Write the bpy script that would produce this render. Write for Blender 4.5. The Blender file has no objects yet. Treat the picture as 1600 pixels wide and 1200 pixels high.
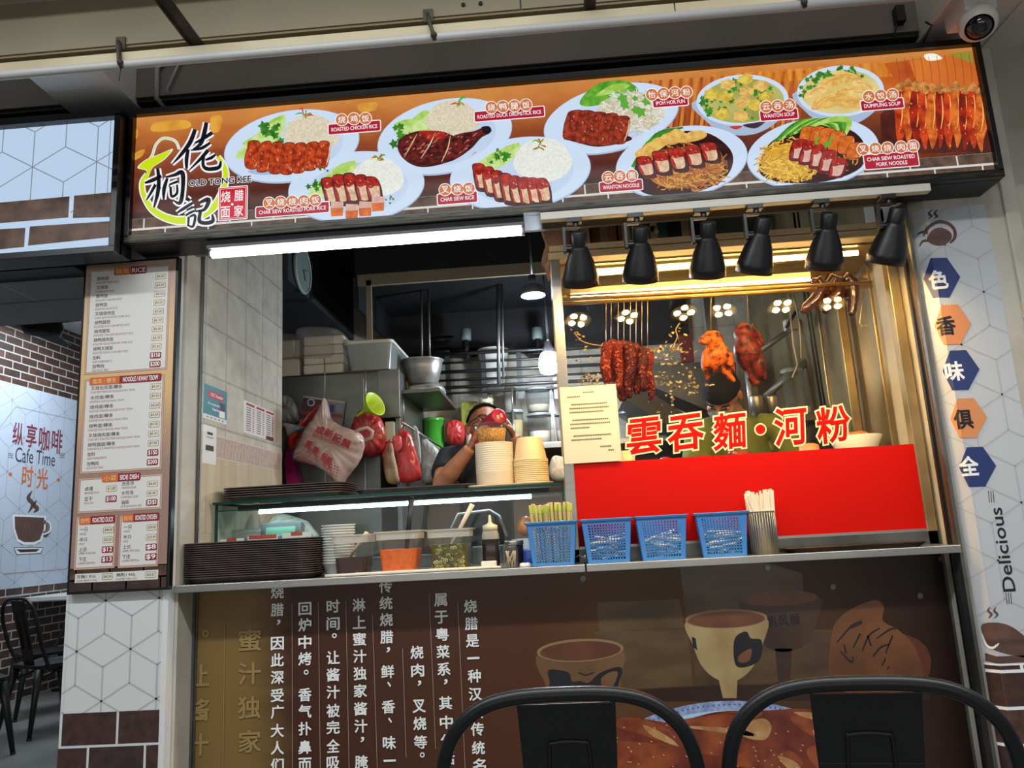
import bpy, math, random
from mathutils import Vector, Matrix
from mathutils.geometry import tessellate_polygon
random.seed(7)
sc = bpy.context.scene
COL = sc.collection
PI = math.pi
# ---------------------------------------------------------------- camera
H = 1.17                                     # eye height of a seated guest
FPX = 1198.0                                 # focal length for a 1600 x 1200 frame
YAW, PITCH, ROLL = [math.radians(a) for a in (-2.963, 10.920, -3.131)]
_fw = Vector((math.sin(YAW)*math.cos(PITCH), math.cos(YAW)*math.cos(PITCH), math.sin(PITCH)))
_r0 = Vector((math.cos(YAW), -math.sin(YAW), 0)); _u0 = _r0.cross(_fw)
CR = math.cos(ROLL)*_r0 + math.sin(ROLL)*_u0
CU = -math.sin(ROLL)*_r0 + math.cos(ROLL)*_u0
cam = bpy.data.cameras.new('camera'); cam.sensor_width = 36; cam.lens = FPX/1600*36; cam.clip_start = .02
camo = bpy.data.objects.new('camera', cam); COL.objects.link(camo)
camo.matrix_world = Matrix(((CR.x, CU.x, -_fw.x, 0), (CR.y, CU.y, -_fw.y, 0), (CR.z, CU.z, -_fw.z, H), (0, 0, 0, 1)))
sc.camera = camo
# ---------------------------------------------------------------- world, exposure, hall light and added fills
sc.view_settings.view_transform = 'Standard'; sc.view_settings.look = 'None'
sc.view_settings.exposure = 0.0; sc.view_settings.gamma = 1.0; sc.view_settings.use_curve_mapping = False
W = bpy.data.worlds.new('hall_ambience'); sc.world = W; W.use_nodes = True
W.node_tree.nodes['Background'].inputs[0].default_value = (.86, .93, 1.0, 1)
W.node_tree.nodes['Background'].inputs[1].default_value = .23

def area(name, loc, size, power, color, target=None, rot=None):
    l = bpy.data.lights.new(name, 'AREA'); l.shape = 'RECTANGLE'; l.size, l.size_y = size
    l.energy = power; l.color = color
    o = bpy.data.objects.new(name, l); COL.objects.link(o); o.location = loc
    if target is not None:
        o.rotation_euler = (Vector(target)-Vector(loc)).to_track_quat('-Z', 'Y').to_euler()
    elif rot: o.rotation_euler = rot
    return o
def point(name, loc, power, color, r=.03, parent=None):
    l = bpy.data.lights.new(name, 'POINT'); l.energy = power; l.color = color; l.shadow_soft_size = r
    o = bpy.data.objects.new(name, l); COL.objects.link(o); o.location = loc
    if parent: o.parent = parent
    return o
area('hall_ceiling_light', (0.2, .9, 3.0), (6.0, .16), 112, (.92, .97, 1.0), rot=(0, 0, 0))
area('hall_high_fill', (-.3, -3.2, 6.0), (7, 2.5), 70, (.95, .97, 1.0), target=(0, 2.6, 1.2))  # added fill for daylight from behind, set high to clear the window reflection
area('low_front_fill', (0, -4.6, 1.1), (7, 1.3), 45, (1.0, .95, .88), target=(0, 2.6, 1.2))  # added low fill that brightens the counter front; no real source stands there
area('cafe_fill_light', (-3.9, 5.6, 3.2), (1.0, 2.2), 70, (.84, .93, 1.0), rot=(0, 0, 0))  # unseen area light added to brighten the cafe interior
# ---------------------------------------------------------------- geometry of the view used to place things on real planes
def ray(px, py): return _fw*FPX + CR*(px-800) - CU*(py-600)
EYE = Vector((0, 0, H))
def at(px, py, Y): d = ray(px, py); return EYE + d*(Y/d.y)
def on(px, py, p, n): d = ray(px, py); return EYE + d*((Vector(p)-EYE).dot(n)/d.dot(n))
def mpp(Y): return Y/FPX*.985               # metres per photo pixel at depth Y
# ---------------------------------------------------------------- materials
def lin(c):
    c = c/255.0
    return c/12.92 if c <= .04045 else ((c+.055)/1.055)**2.4
def rgb(c): return (lin(c[0]), lin(c[1]), lin(c[2]), 1)
_M = {}
def mat(name, c, rough=.5, metal=0, c2=None, scale=8, detail=4, emit=0, spec=.5, bump=0, coat=0, stretch=None, lo=.35, hi=.65, sub=0, bscale=None, wob=0):
    """Principled surface; c2 mixes a second colour in by noise (object coordinates); emit makes a backlit print."""
    if name in _M: return _M[name]
    m = bpy.data.materials.new(name); m.use_nodes = True; nt = m.node_tree; b = nt.nodes['Principled BSDF']
    b.inputs['Roughness'].default_value = rough; b.inputs['Metallic'].default_value = metal
    b.inputs['Specular IOR Level'].default_value = spec; b.inputs['Coat Weight'].default_value = coat
    col = rgb(c)
    if emit:
        b.inputs['Base Color'].default_value = (.02, .02, .02, 1)
        b.inputs['Emission Strength'].default_value = emit; tgt = b.inputs['Emission Color']
    else: tgt = b.inputs['Base Color']
    tgt.default_value = col
    if c2 is not None or bump:
        tc = nt.nodes.new('ShaderNodeTexCoord'); mp = nt.nodes.new('ShaderNodeMapping')
        nt.links.new(tc.outputs['Object'], mp.inputs[0])
        if stretch: mp.inputs['Scale'].default_value = stretch
        nz = nt.nodes.new('ShaderNodeTexNoise'); nz.inputs['Scale'].default_value = scale; nz.inputs['Detail'].default_value = detail
        nz.inputs['Distortion'].default_value = wob
        nt.links.new(mp.outputs[0], nz.inputs['Vector'])
        if c2 is not None:
            r = nt.nodes.new('ShaderNodeValToRGB'); e = r.color_ramp.elements
            e[0].position = lo; e[0].color = col; e[1].position = hi; e[1].color = rgb(c2)
            nt.links.new(nz.outputs['Fac'], r.inputs[0]); nt.links.new(r.outputs[0], tgt)
        if bump:
            bp = nt.nodes.new('ShaderNodeBump'); bp.inputs['Strength'].default_value = bump; bp.inputs['Distance'].default_value = .01
            n2 = nz
            if bscale:
                n2 = nt.nodes.new('ShaderNodeTexNoise'); n2.inputs['Scale'].default_value = bscale; n2.inputs['Detail'].default_value = 3
                nt.links.new(mp.outputs[0], n2.inputs['Vector'])
            nt.links.new(n2.outputs['Fac'], bp.inputs['Height']); nt.links.new(bp.outputs[0], b.inputs['Normal'])
    _M[name] = m; return m
def ink(c, emit=0, rough=.45):
    return mat('ink_%d_%d_%d_%s' % (c[0], c[1], c[2], emit), c, rough, emit=emit)
def lamp_mat(name, c, strength):
    if name in _M: return _M[name]
    m = bpy.data.materials.new(name); m.use_nodes = True; b = m.node_tree.nodes['Principled BSDF']
    b.inputs['Emission Color'].default_value = rgb(c); b.inputs['Emission Strength'].default_value = strength; b.inputs['Base Color'].default_value = rgb(c)
    _M[name] = m; return m
def clear(name, c, alpha, rough=.05, ior=1.45, frost=0, gloss=1.0, tint=(255, 255, 255)):
    """Thin clear sheet: see-through share tinted by 'tint', body share of colour c, and a Fresnel reflection."""
    if name in _M: return _M[name]
    m = bpy.data.materials.new(name); m.use_nodes = True; nt = m.node_tree; nt.nodes.clear()
    out = nt.nodes.new('ShaderNodeOutputMaterial'); tr = nt.nodes.new('ShaderNodeBsdfTransparent'); tr.inputs[0].default_value = rgb(tint)
    df = nt.nodes.new('ShaderNodeBsdfDiffuse'); df.inputs[0].default_value = rgb(c)
    tl = nt.nodes.new('ShaderNodeBsdfTranslucent'); tl.inputs[0].default_value = rgb(c)
    body = nt.nodes.new('ShaderNodeMixShader'); body.inputs[0].default_value = .45
    nt.links.new(df.outputs[0], body.inputs[1]); nt.links.new(tl.outputs[0], body.inputs[2])
    m1 = nt.nodes.new('ShaderNodeMixShader'); m1.inputs[0].default_value = alpha
    nt.links.new(tr.outputs[0], m1.inputs[1]); nt.links.new(body.outputs[0], m1.inputs[2])
    gl = nt.nodes.new('ShaderNodeBsdfGlossy'); gl.inputs['Roughness'].default_value = rough
    fr = nt.nodes.new('ShaderNodeFresnel'); geo = nt.nodes.new('ShaderNodeNewGeometry'); mr = nt.nodes.new('ShaderNodeMapRange'); mr.inputs[3].default_value = ior; mr.inputs[4].default_value = 1/ior
    nt.links.new(geo.outputs['Backfacing'], mr.inputs[0]); nt.links.new(mr.outputs[0], fr.inputs[0])
    ml = nt.nodes.new('ShaderNodeMath'); ml.operation = 'MULTIPLY'; ml.inputs[1].default_value = gloss; ml.use_clamp = True
    nt.links.new(fr.outputs[0], ml.inputs[0])
    m2 = nt.nodes.new('ShaderNodeMixShader'); nt.links.new(ml.outputs[0], m2.inputs[0])
    nt.links.new(m1.outputs[0], m2.inputs[1]); nt.links.new(gl.outputs[0], m2.inputs[2]); nt.links.new(m2.outputs[0], out.inputs[0])
    _M[name] = m; return m
def tiles(name, c, grout, w, h, axes='yz', rough=.15, off=(0, 0), gap=.006, c2=None, stagger=0, bump=.3, split=None):
    """Brick-texture tiling laid out in metres over two object axes."""
    if name in _M: return _M[name]
    m = bpy.data.materials.new(name); m.use_nodes = True; nt = m.node_tree; b = nt.nodes['Principled BSDF']
    tc = nt.nodes.new('ShaderNodeTexCoord'); sp = nt.nodes.new('ShaderNodeSeparateXYZ'); nt.links.new(tc.outputs['Object'], sp.inputs[0])
    cb = nt.nodes.new('ShaderNodeCombineXYZ')
    nt.links.new(sp.outputs['xyz'.index(axes[0])], cb.inputs[0]); nt.links.new(sp.outputs['xyz'.index(axes[1])], cb.inputs[1])
    mp = nt.nodes.new('ShaderNodeMapping'); mp.inputs['Location'].default_value = (off[0], off[1], 0); nt.links.new(cb.outputs[0], mp.inputs[0])
    bk = nt.nodes.new('ShaderNodeTexBrick'); bk.inputs['Scale'].default_value = 1; bk.inputs['Brick Width'].default_value = w
    bk.inputs['Row Height'].default_value = h; bk.inputs['Mortar Size'].default_value = gap; bk.offset = stagger
    bk.inputs['Color1'].default_value = rgb(c); bk.inputs['Color2'].default_value = rgb(c2 or c); bk.inputs['Mortar'].default_value = rgb(grout)
    nt.links.new(mp.outputs[0], bk.inputs['Vector'])
    col = bk.outputs['Color']
    if c2:
        nz = nt.nodes.new('ShaderNodeTexNoise'); nz.inputs['Scale'].default_value = 14; nz.inputs['Detail'].default_value = 6
        nt.links.new(mp.outputs[0], nz.inputs['Vector'])
        mx = nt.nodes.new('ShaderNodeMix'); mx.data_type = 'RGBA'; mx.blend_type = 'SOFT_LIGHT'; mx.inputs[0].default_value = .75
        nt.links.new(col, mx.inputs[6]); nt.links.new(nz.outputs['Fac'], mx.inputs[7]); col = mx.outputs[2]
    nt.links.new(col, b.inputs['Base Color']); b.inputs['Roughness'].default_value = rough
    bp = nt.nodes.new('ShaderNodeBump'); bp.inputs['Strength'].default_value = bump; bp.inputs['Distance'].default_value = .004; bp.invert = True
    nt.links.new(bk.outputs['Fac'], bp.inputs['Height']); nt.links.new(bp.outputs[0], b.inputs['Normal'])
    _M[name] = m; return m
# ---------------------------------------------------------------- mesh building
ORG = {}
class MB:
    def __init__(s): s.v = []; s.f = []; s.m = []; s.mats = []; s.k = None; s.smooth = []
    def use(s, m):
        if m not in s.mats: s.mats.append(m)
        s.k = s.mats.index(m); return s
    def add(s, vs, fs, sm=False):
        b = len(s.v); s.v += [Vector(v) for v in vs]
        for f in fs: s.f.append([b+i for i in f]); s.m.append(s.k or 0); s.smooth.append(sm)
        return s
    def box(s, c, size, rot=None, taper=None):
        x, y, z = size[0]/2, size[1]/2, size[2]/2; t = taper or 1
        vs = [Vector((sx*x*(t if sz < 0 else 1), sy*y*(t if sz < 0 else 1), sz*z)) for sz in (-1, 1) for sy in (-1, 1) for sx in (-1, 1)]
        if rot is not None:
            R = rot if isinstance(rot, Matrix) else Matrix.Rotation(rot, 3, 'Z'); vs = [R @ v for v in vs]
        return s.add([v+Vector(c) for v in vs], [(0, 2, 3, 1), (4, 5, 7, 6), (0, 1, 5, 4), (2, 6, 7, 3), (0, 4, 6, 2), (1, 3, 7, 5)])
    def span(s, a, b): return s.box([(a[i]+b[i])/2 for i in range(3)], [abs(b[i]-a[i]) for i in range(3)])
    def quad(s, *p): return s.add(p, [tuple(range(len(p)))])
    def tube(s, pts, r, n=10, cap=True, flat=None):
        """Tube through pts; r one radius or one per point; flat = (factor) squashes the cross-section."""
        pts = [Vector(p) for p in pts]; rs = r if isinstance(r, (list, tuple)) else [r]*len(pts)
        vs, fs = [], []; up = None
        for i, p in enumerate(pts):
            t = (pts[min(i+1, len(pts)-1)]-pts[max(i-1, 0)]).normalized()
            if up is None:
                up = t.orthogonal().normalized() if flat is None else (Vector((0, 0, 1)) - t*t.z if abs(t.z) < .9 else Vector((0, 1, 0)) - t*t.y).normalized()
            else:
                up = (up - t*up.dot(t)).normalized()
            sd = t.cross(up)
            for k in range(n):
                a = 2*PI*k/n; vs.append(p + (sd*math.cos(a)*(flat or 1) + up*math.sin(a))*rs[i])
        for i in range(len(pts)-1):
            for k in range(n): fs.append((i*n+k, i*n+(k+1) % n, (i+1)*n+(k+1) % n, (i+1)*n+k))
        if cap: fs += [tuple(range(n-1, -1, -1)), tuple(range((len(pts)-1)*n, len(pts)*n))]
        return s.add(vs, fs, True)
    def lathe(s, prof, c=(0, 0, 0), n=24, axis=None, close=False, sq=0, rotz=0):
        """prof: (radius, height) pairs. axis: direction of the height. sq > 0 turns the round section towards a rounded square."""
        R = Vector(axis).normalized().to_track_quat('Z', 'Y').to_matrix() if axis is not None else Matrix.Identity(3)
        vs, fs = [], []
        for r, h in prof:
            for k in range(n):
                a = 2*PI*(k+.5)/n; cx, sy = math.cos(a), math.sin(a)
                q = 1 if not sq else 1/((abs(cx)**sq + abs(sy)**sq)**(1/sq))
                a2 = Matrix.Rotation(rotz, 3, 'Z') @ Vector((r*q*cx, r*q*sy, h)); vs.append(R @ a2 + Vector(c))
        m = len(prof)
        for i in range(m-1):
            for k in range(n): fs.append((i*n+k, i*n+(k+1) % n, (i+1)*n+(k+1) % n, (i+1)*n+k))
        s.add(vs, fs, True)
        b = len(s.v)-len(vs)
        if close:
            if prof[0][0] > 1e-5: s.f.append([b+k for k in range(n-1, -1, -1)]); s.m.append(s.k or 0); s.smooth.append(False)
            if prof[-1][0] > 1e-5: s.f.append([b+(m-1)*n+k for k in range(n)]); s.m.append(s.k or 0); s.smooth.append(False)
        return s
    def ball(s, c, r, n=14, rot=None, k=None):
        """Ellipsoid, r a number or three radii."""
        r = (r, r, r) if not isinstance(r, (tuple, list)) else r
        h = max(6, n//2); vs, fs = [], []
        for i in range(h+1):
            th = PI*i/h
            for j in range(n):
                ph = 2*PI*j/n; v = Vector((r[0]*math.sin(th)*math.cos(ph), r[1]*math.sin(th)*math.sin(ph), r[2]*math.cos(th)))
                if rot is not None: v = rot @ v
                vs.append(v+Vector(c))
        for i in range(h):
            for j in range(n): fs.append((i*n+j, (i+1)*n+j, (i+1)*n+(j+1) % n, i*n+(j+1) % n))
        return s.add(vs, fs, True)
    def prism(s, poly, z0, z1, cap=True):
        """Plan outline (x, y) extruded from z0 to z1."""
        n = len(poly); vs = [(p[0], p[1], z0) for p in poly]+[(p[0], p[1], z1) for p in poly]
        fs = [(i, (i+1) % n, n+(i+1) % n, n+i) for i in range(n)]
        if cap: fs += [tuple(range(n-1, -1, -1)), tuple(range(n, 2*n))]
        return s.add(vs, fs)
    def slab(s, outline, y0, y1, sm=False):
        """Outline of (x, z) points given a thickness from y0 to y1."""
        n = len(outline); vs = [(p[0], y0, p[1]) for p in outline]+[(p[0], y1, p[1]) for p in outline]
        return s.add(vs, [(i, (i+1) % n, n+(i+1) % n, n+i) for i in range(n)]+[tuple(range(n-1, -1, -1)), tuple(range(n, 2*n))], sm)
    def mesh(s, name, o=(0, 0, 0)):
        me = bpy.data.meshes.new(name); o = Vector(o)
        me.from_pydata([v-o for v in s.v], [], s.f)
        for m in s.mats: me.materials.append(m)
        me.polygons.foreach_set('material_index', s.m); me.polygons.foreach_set('use_smooth', s.smooth); me.update()
        return me
def finish(ob, bevel=0, sub=0, remesh=0, fixn=True):
    if fixn and not remesh:
        import bmesh
        bm = bmesh.new(); bm.from_mesh(ob.data); bmesh.ops.recalc_face_normals(bm, faces=bm.faces); bm.to_mesh(ob.data); bm.free()
    if remesh:
        r = ob.modifiers.new('fuse', 'REMESH'); r.mode = 'VOXEL'; r.voxel_size = remesh; r.use_smooth_shade = True
        sm = ob.modifiers.new('smooth', 'SMOOTH'); sm.factor = .5; sm.iterations = 4
    if bevel:
        b = ob.modifiers.new('edge', 'BEVEL'); b.width = bevel; b.segments = 2; b.limit_method = 'ANGLE'
    if sub:
        b = ob.modifiers.new('sub', 'SUBSURF'); b.levels = sub; b.render_levels = sub
    return ob
def tag(o, label, cat, group=None):
    o['label'] = label; o['category'] = cat
    if group: o['group'] = group
    return o
def thing(name, label, cat, loc=(0, 0, 0), group=None):
    o = bpy.data.objects.new(name, None); COL.objects.link(o); o.location = loc; o.empty_display_size = .05
    ORG[o.name] = Vector(loc); return tag(o, label, cat, group)
def part(mb, name, parent, label=None, bevel=0, sub=0, remesh=0, fixn=True):
    o = ORG[parent.name]; ob = bpy.data.objects.new(name, mb.mesh(name, o)); COL.objects.link(ob); ob.parent = parent
    ORG[ob.name] = o
    if label: ob['label'] = label
    return finish(ob, bevel, sub, remesh, fixn)
def solo(mb, name, label, cat, group=None, bevel=0, sub=0, remesh=0, loc=None, fixn=True):
    if loc is None:
        xs = [v.x for v in mb.v]; ys = [v.y for v in mb.v]; zs = [v.z for v in mb.v]
        loc = ((min(xs)+max(xs))/2, (min(ys)+max(ys))/2, min(zs))
    ob = bpy.data.objects.new(name, mb.mesh(name, loc)); COL.objects.link(ob); ob.location = loc; ORG[ob.name] = Vector(loc)
    return finish(tag(ob, label, cat, group), bevel, sub, remesh, fixn)
def struct(mb, name, bevel=0, parent=None, loc=(0, 0, 0), fixn=True):
    ob = bpy.data.objects.new(name, mb.mesh(name, loc)); COL.objects.link(ob); ORG[ob.name] = Vector(loc); ob.location = loc
    if parent: ob.parent = parent
    else: ob['kind'] = 'structure'
    return finish(ob, bevel, 0, 0, fixn)
def dup(root, loc, rot=None, label=None, group=None, scale=None):
    r = root.copy(); COL.objects.link(r); r.location = loc
    if rot is not None: r.rotation_euler = rot
    if scale is not None: r.scale = scale if isinstance(scale, (tuple, list)) else (scale,)*3
    if label: r['label'] = label
    if group: r['group'] = group
    for ch in list(root.children):
        c = ch.copy(); COL.objects.link(c); c.parent = r
        for g in list(ch.children):
            d = g.copy(); COL.objects.link(d); d.parent = c
    return r
# ---------------------------------------------------------------- flat print: layered ink on a plane
_T = {}
def glyphs(txt, bold=0, shear=0, res=3):
    """Outline of a text as a flat triangle mesh scaled into the unit box of its own extents."""
    key = (txt, bold, shear, res)
    if key in _T: return _T[key]
    vs, fs, n0 = [], [], 0
    for k in ((0, 1) if bold else (0,)):
        c = bpy.data.curves.new('ink', 'FONT'); c.body = txt; c.fill_mode = 'FRONT'; c.resolution_u = res; c.shear = shear
        if k: c.bevel_depth = bold; c.bevel_resolution = 0; n0 = len(vs)
        o = bpy.data.objects.new('ink', c); COL.objects.link(o)
        dg = bpy.context.evaluated_depsgraph_get(); e = o.evaluated_get(dg); me = e.to_mesh(); b = len(vs)
        vs += [(v.co.x, v.co.y, v.co.z/bold*.3 if k else .15) for v in me.vertices]; fs += [tuple(b+i for i in p.vertices) for p in me.polygons]
        e.to_mesh_clear(); bpy.data.objects.remove(o); bpy.data.curves.remove(c)
    if not vs: vs = [(0, 0, 0), (1, 1, 0)]
    fl = vs[:n0] if bold and n0 else vs
    x0 = min(v[0] for v in fl); x1 = max(v[0] for v in fl); y0 = min(v[1] for v in fl); y1 = max(v[1] for v in fl)
    _T[key] = (vs, fs, x0, x1, y0, y1); return _T[key]
class Print(MB):
    def __init__(s, o, right=(1, 0, 0), up=(0, 0, 1), step=.0005):
        super().__init__(); s.o = Vector(o); s.e1 = Vector(right); s.e2 = Vector(up); s.n = s.e1.cross(s.e2); s.step = step
    def w(s, u, v, layer=1): return s.o + s.e1*u + s.e2*v + s.n*(layer*s.step)
    def uv(s, px, py):
        p = on(px, py, s.o, s.n) - s.o; return (p.dot(s.e1), p.dot(s.e2))
    def mp(s, px, py): a = s.uv(px, py); b = s.uv(px+1, py); return math.hypot(b[0]-a[0], b[1]-a[1])
    def poly(s, pts, m, layer=1): s.use(m); return s.add([s.w(p[0], p[1], layer) for p in pts], [tuple(range(len(pts)))])
    def px(s, pts, m, layer=1): return s.poly([s.uv(*p) for p in pts], m, layer)
    def rect(s, u0, v0, u1, v1, m, layer=1): return s.poly([(u0, v0), (u1, v0), (u1, v1), (u0, v1)], m, layer)
    def rrect(s, cu, cv, w, h, r, m, layer=1):
        pts = []
        for (sx, sy, a0) in ((1, 1, 0), (-1, 1, 90), (-1, -1, 180), (1, -1, 270)):
            for k in range(5):
                a = math.radians(a0+k*22.5); pts.append((cu+sx*(w/2-r)+r*math.cos(a), cv+sy*(h/2-r)+r*math.sin(a)))
        return s.poly(pts, m, layer)
    def ell(s, cx, cy, rx, ry, m, layer=1, rot=0, n=40):
        """Ellipse given in photo pixels."""
        c, sn = math.cos(math.radians(rot)), math.sin(math.radians(rot))
        return s.px([(cx+rx*math.cos(t)*c+ry*math.sin(t)*sn, cy-rx*math.cos(t)*sn+ry*math.sin(t)*c) for t in [2*PI*k/n for k in range(n)]], m, layer)
    def blob(s, pts, m, layer=1, n=5): return s.px(smooth(pts, n), m, layer)
    def line(s, a, b, w, m, layer=1):
        a = Vector(a); b = Vector(b); d = (b-a).normalized(); p = Vector((-d.y, d.x))*w/2
        return s.poly([a+p, a-p, b-p, b+p], m, layer)
    def stroke(s, pts, w, m, layer=1, n=6, close=False, raw=False):
        """Brush stroke through photo pixels; w = width(s) in pixels."""
        ws = w if isinstance(w, (list, tuple)) else [w]*len(pts)
        q = smooth([(p[0], p[1], ws[i]) for i, p in enumerate(pts)], n, close) if not raw else [(p[0], p[1], ws[i]) for i, p in enumerate(pts)]
        L, R = [], []
        for i, p in enumerate(q):
            a = q[max(i-1, 0)]; b = q[min(i+1, len(q)-1)]; d = Vector((b[0]-a[0], b[1]-a[1]))
            d = d.normalized() if d.length else Vector((1, 0)); nx, ny = -d.y*p[2]/2, d.x*p[2]/2
            L.append(s.uv(p[0]+nx, p[1]+ny)); R.append(s.uv(p[0]-nx, p[1]-ny))
        s.use(m)
        for i in range(len(q)-1): s.add([s.w(*t, layer) for t in (L[i], R[i], R[i+1], L[i+1])], [(0, 1, 2, 3)])
        return s
    def text(s, txt, cu, cv, w, h, m, layer=2, bold=0, shear=0, rot=0, res=3, edge=None):
        """edge = (material, width) adds an outline behind. Text fitted into a w x h box (metres) centred on (cu, cv); w or h None keeps the letter proportions."""
        vs, fs, x0, x1, y0, y1 = glyphs(txt, bold, shear, res)
        bw, bh = max(x1-x0, 1e-4), max(y1-y0, 1e-4)
        kx = w/bw if w else h/bh; ky = h/bh if h else kx
        c, sn = math.cos(rot), math.sin(rot); out = []
        for x, y, z in vs:
            a, b = (x-(x0+x1)/2)*kx, (y-(y0+y1)/2)*ky; out.append(s.w(cu+a*c-b*sn, cv+a*sn+b*c, layer+z))
        if edge:
            v2, f2 = glyphs(txt, edge[1], shear, res)[:2]; o2 = []
            for x, y, z in v2:
                a, b = (x-(x0+x1)/2)*kx, (y-(y0+y1)/2)*ky; o2.append(s.w(cu+a*c-b*sn, cv+a*sn+b*c, layer-.7+z))
            s.use(edge[0]); s.add(o2, f2)
        s.use(m); return s.add(out, fs)
    def ptext(s, txt, px, py, w, h, m, layer=2, **k):
        u, v = s.uv(px, py); q = s.mp(px, py)
        return s.text(txt, u, v, w*q if w else None, h*q if h else None, m, layer, **k)
    def cubes(s, u0, v0, u1, v1, a, m, w, layer=1, off=(0, 0)):
        """Tumbling-block line pattern with lattice spacing a, clipped to the rectangle."""
        e = a/math.sqrt(3); hh = a*math.sqrt(3)/2
        for j in range(int((v0-off[1])/hh)-2, int((v1-off[1])/hh)+3):
            for i in range(int((u0-off[0])/a)-2, int((u1-off[0])/a)+3):
                cx, cy = off[0]+i*a+(a/2 if j % 2 else 0), off[1]+j*hh
                for k in range(6):
                    t = math.radians(30+60*k); g = clip(cx, cy, cx+e*math.cos(t), cy+e*math.sin(t), u0, v0, u1, v1)
                    if g and math.hypot(g[2]-g[0], g[3]-g[1]) > .002: s.line(g[:2], g[2:], w, m, layer)
    def bricks(s, u0, v0, u1, v1, bw, bh, gap, mats, layer=1, off=0, stagger=.5):
        j = 0; v = v0
        while v < v1-.004:
            u = u0 - bw*((off + j*stagger) % 1.0); t = min(v+bh-gap, v1)
            while u < u1:
                a, b = max(u, u0), min(u+bw-gap, u1)
                if b-a > .004: s.rect(a, v, b, t, random.choice(mats), layer)
                u += bw
            v += bh; j += 1
def clip(x0, y0, x1, y1, a, b, c, d):
    t0, t1 = 0, 1; dx, dy = x1-x0, y1-y0
    for p, q in ((-dx, x0-a), (dx, c-x0), (-dy, y0-b), (dy, d-y0)):
        if abs(p) < 1e-9:
            if q < 0: return None
        else:
            r = q/p
            if p < 0: t0 = max(t0, r)
            else: t1 = min(t1, r)
    return (x0+t0*dx, y0+t0*dy, x0+t1*dx, y0+t1*dy) if t0 < t1 else None
def smooth(pts, n=5, close=True):
    out = []; N = len(pts); g = (lambda i: pts[i % N]) if close else (lambda i: pts[max(0, min(N-1, i))])
    for i in range(N if close else N-1):
        p0, p1, p2, p3 = g(i-1), g(i), g(i+1), g(i+2)
        for k in range(n):
            t = k/n
            out.append(tuple(.5*(2*b + (c-a)*t + (2*a-5*b+4*c-d)*t*t + (3*b-a-3*c+d)*t**3) for a, b, c, d in zip(p0, p1, p2, p3)))
    if not close: out.append(tuple(pts[-1]))
    return out
def wobble(pts, a):
    return [(p[0]+random.uniform(-a, a), p[1]+random.uniform(-a, a)) for p in pts]
# ================================================================ THE SETTING
WHITE = mat('painted_white', (196, 194, 186), .6, c2=(176, 172, 160), scale=3)
PAPER = mat('wallpaper_white', (206, 207, 205), .45)
PLINE = ink((172, 174, 174))
BRK = [mat('print_brick_a', (74, 46, 38), .5, c2=(50, 33, 28), scale=30, detail=6), mat('print_brick_b', (92, 62, 48), .5, c2=(58, 38, 30), scale=26, detail=6), mat('print_brick_c', (64, 44, 42), .5, c2=(44, 32, 30), scale=34, detail=6)]
STEEL = mat('brushed_steel', (166, 164, 158), .34, .85, c2=(156, 154, 148), scale=3, stretch=(1, 1, 14))
STEELD = mat('dull_steel', (120, 120, 116), .42, .8, c2=(92, 92, 90), scale=5)
STEELG = mat('yellowish_steel', (176, 160, 122), .38, .75, c2=(140, 122, 86), scale=4, detail=6)  # steel with two yellowish tones mixed by noise
BLACK = mat('matt_black', (14, 14, 15), .45)
DARK = mat('dark_wall', (24, 27, 32), .75, c2=(16, 18, 22), scale=3)  # near-black blue-grey wall tone
GREYP = mat('grey_paint', (112, 108, 100), .7, c2=(84, 80, 73), scale=2.5, detail=6)
BROWNP = mat('brown_grey_paint', (126, 115, 105), .75, c2=(112, 102, 92), scale=2)
CREAM = mat('worn_cream_paint', (190, 184, 170), .6, c2=(150, 142, 126), scale=4, detail=7, lo=.45, hi=.8)
m = MB().use(mat('concrete_floor', (120, 122, 120), .35, c2=(98, 100, 99), scale=2, detail=6)); m.span((-7, -5, -.1), (5, 8.2, 0)); struct(m, 'floor')
# left pier between cafe and stall, papered with a cube line pattern, printed bricks at its foot
m = MB().use(PAPER); m.prism([(-1.725, 2.66), (-1.69, 2.60), (-1.352, 2.60), (-1.336, 2.605), (-1.326, 2.625), (-1.32, 2.66), (-1.32, 3.60), (-1.725, 3.60)], 0, 2.84)
wl = struct(m, 'wall_front_left')
p = Print((0, 2.60, 0)); p.cubes(-1.688, .655, -1.352, 1.05, .186, PLINE, .0052, off=p.uv(204, 1014)); p.cubes(-1.688, 2.2, -1.352, 2.3, .186, PLINE, .0032, off=p.uv(204, 1014))
p.rect(-1.6805, .655, -1.6795, 1.05, PLINE); p.rect(-1.361, .655, -1.36, 1.05, PLINE)
p.rect(-1.69, .02, -1.352, .655, PAPER); p.bricks(-1.69, .02, -1.352, .66, .192, .108, .008, BRK, 2, off=.45)
struct(p, 'wallpaper_print', parent=wl, fixn=False)
p = Print((-1.69, 2.60, 0), right=(.035/.0695, -.06/.0695, 0)); p.cubes(-.066, .655, -.002, 2.25, .186, PLINE, .005, off=(.05, .9)); p.bricks(-.068, .02, 0, .66, .192, .108, .008, BRK, 2, off=.2)
struct(p, 'wallpaper_print', parent=wl, fixn=False)
m = MB().use(CREAM).span((-1.324, 2.628, 0), (-1.314, 2.735, 2.30)); m.use(STEELD).span((-1.322, 2.735, 0), (-1.306, 2.742, 2.30)); m.use(BLACK).span((-1.322, 2.742, 0), (-1.31, 2.757, 2.30)); struct(m, 'trim_1')
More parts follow.
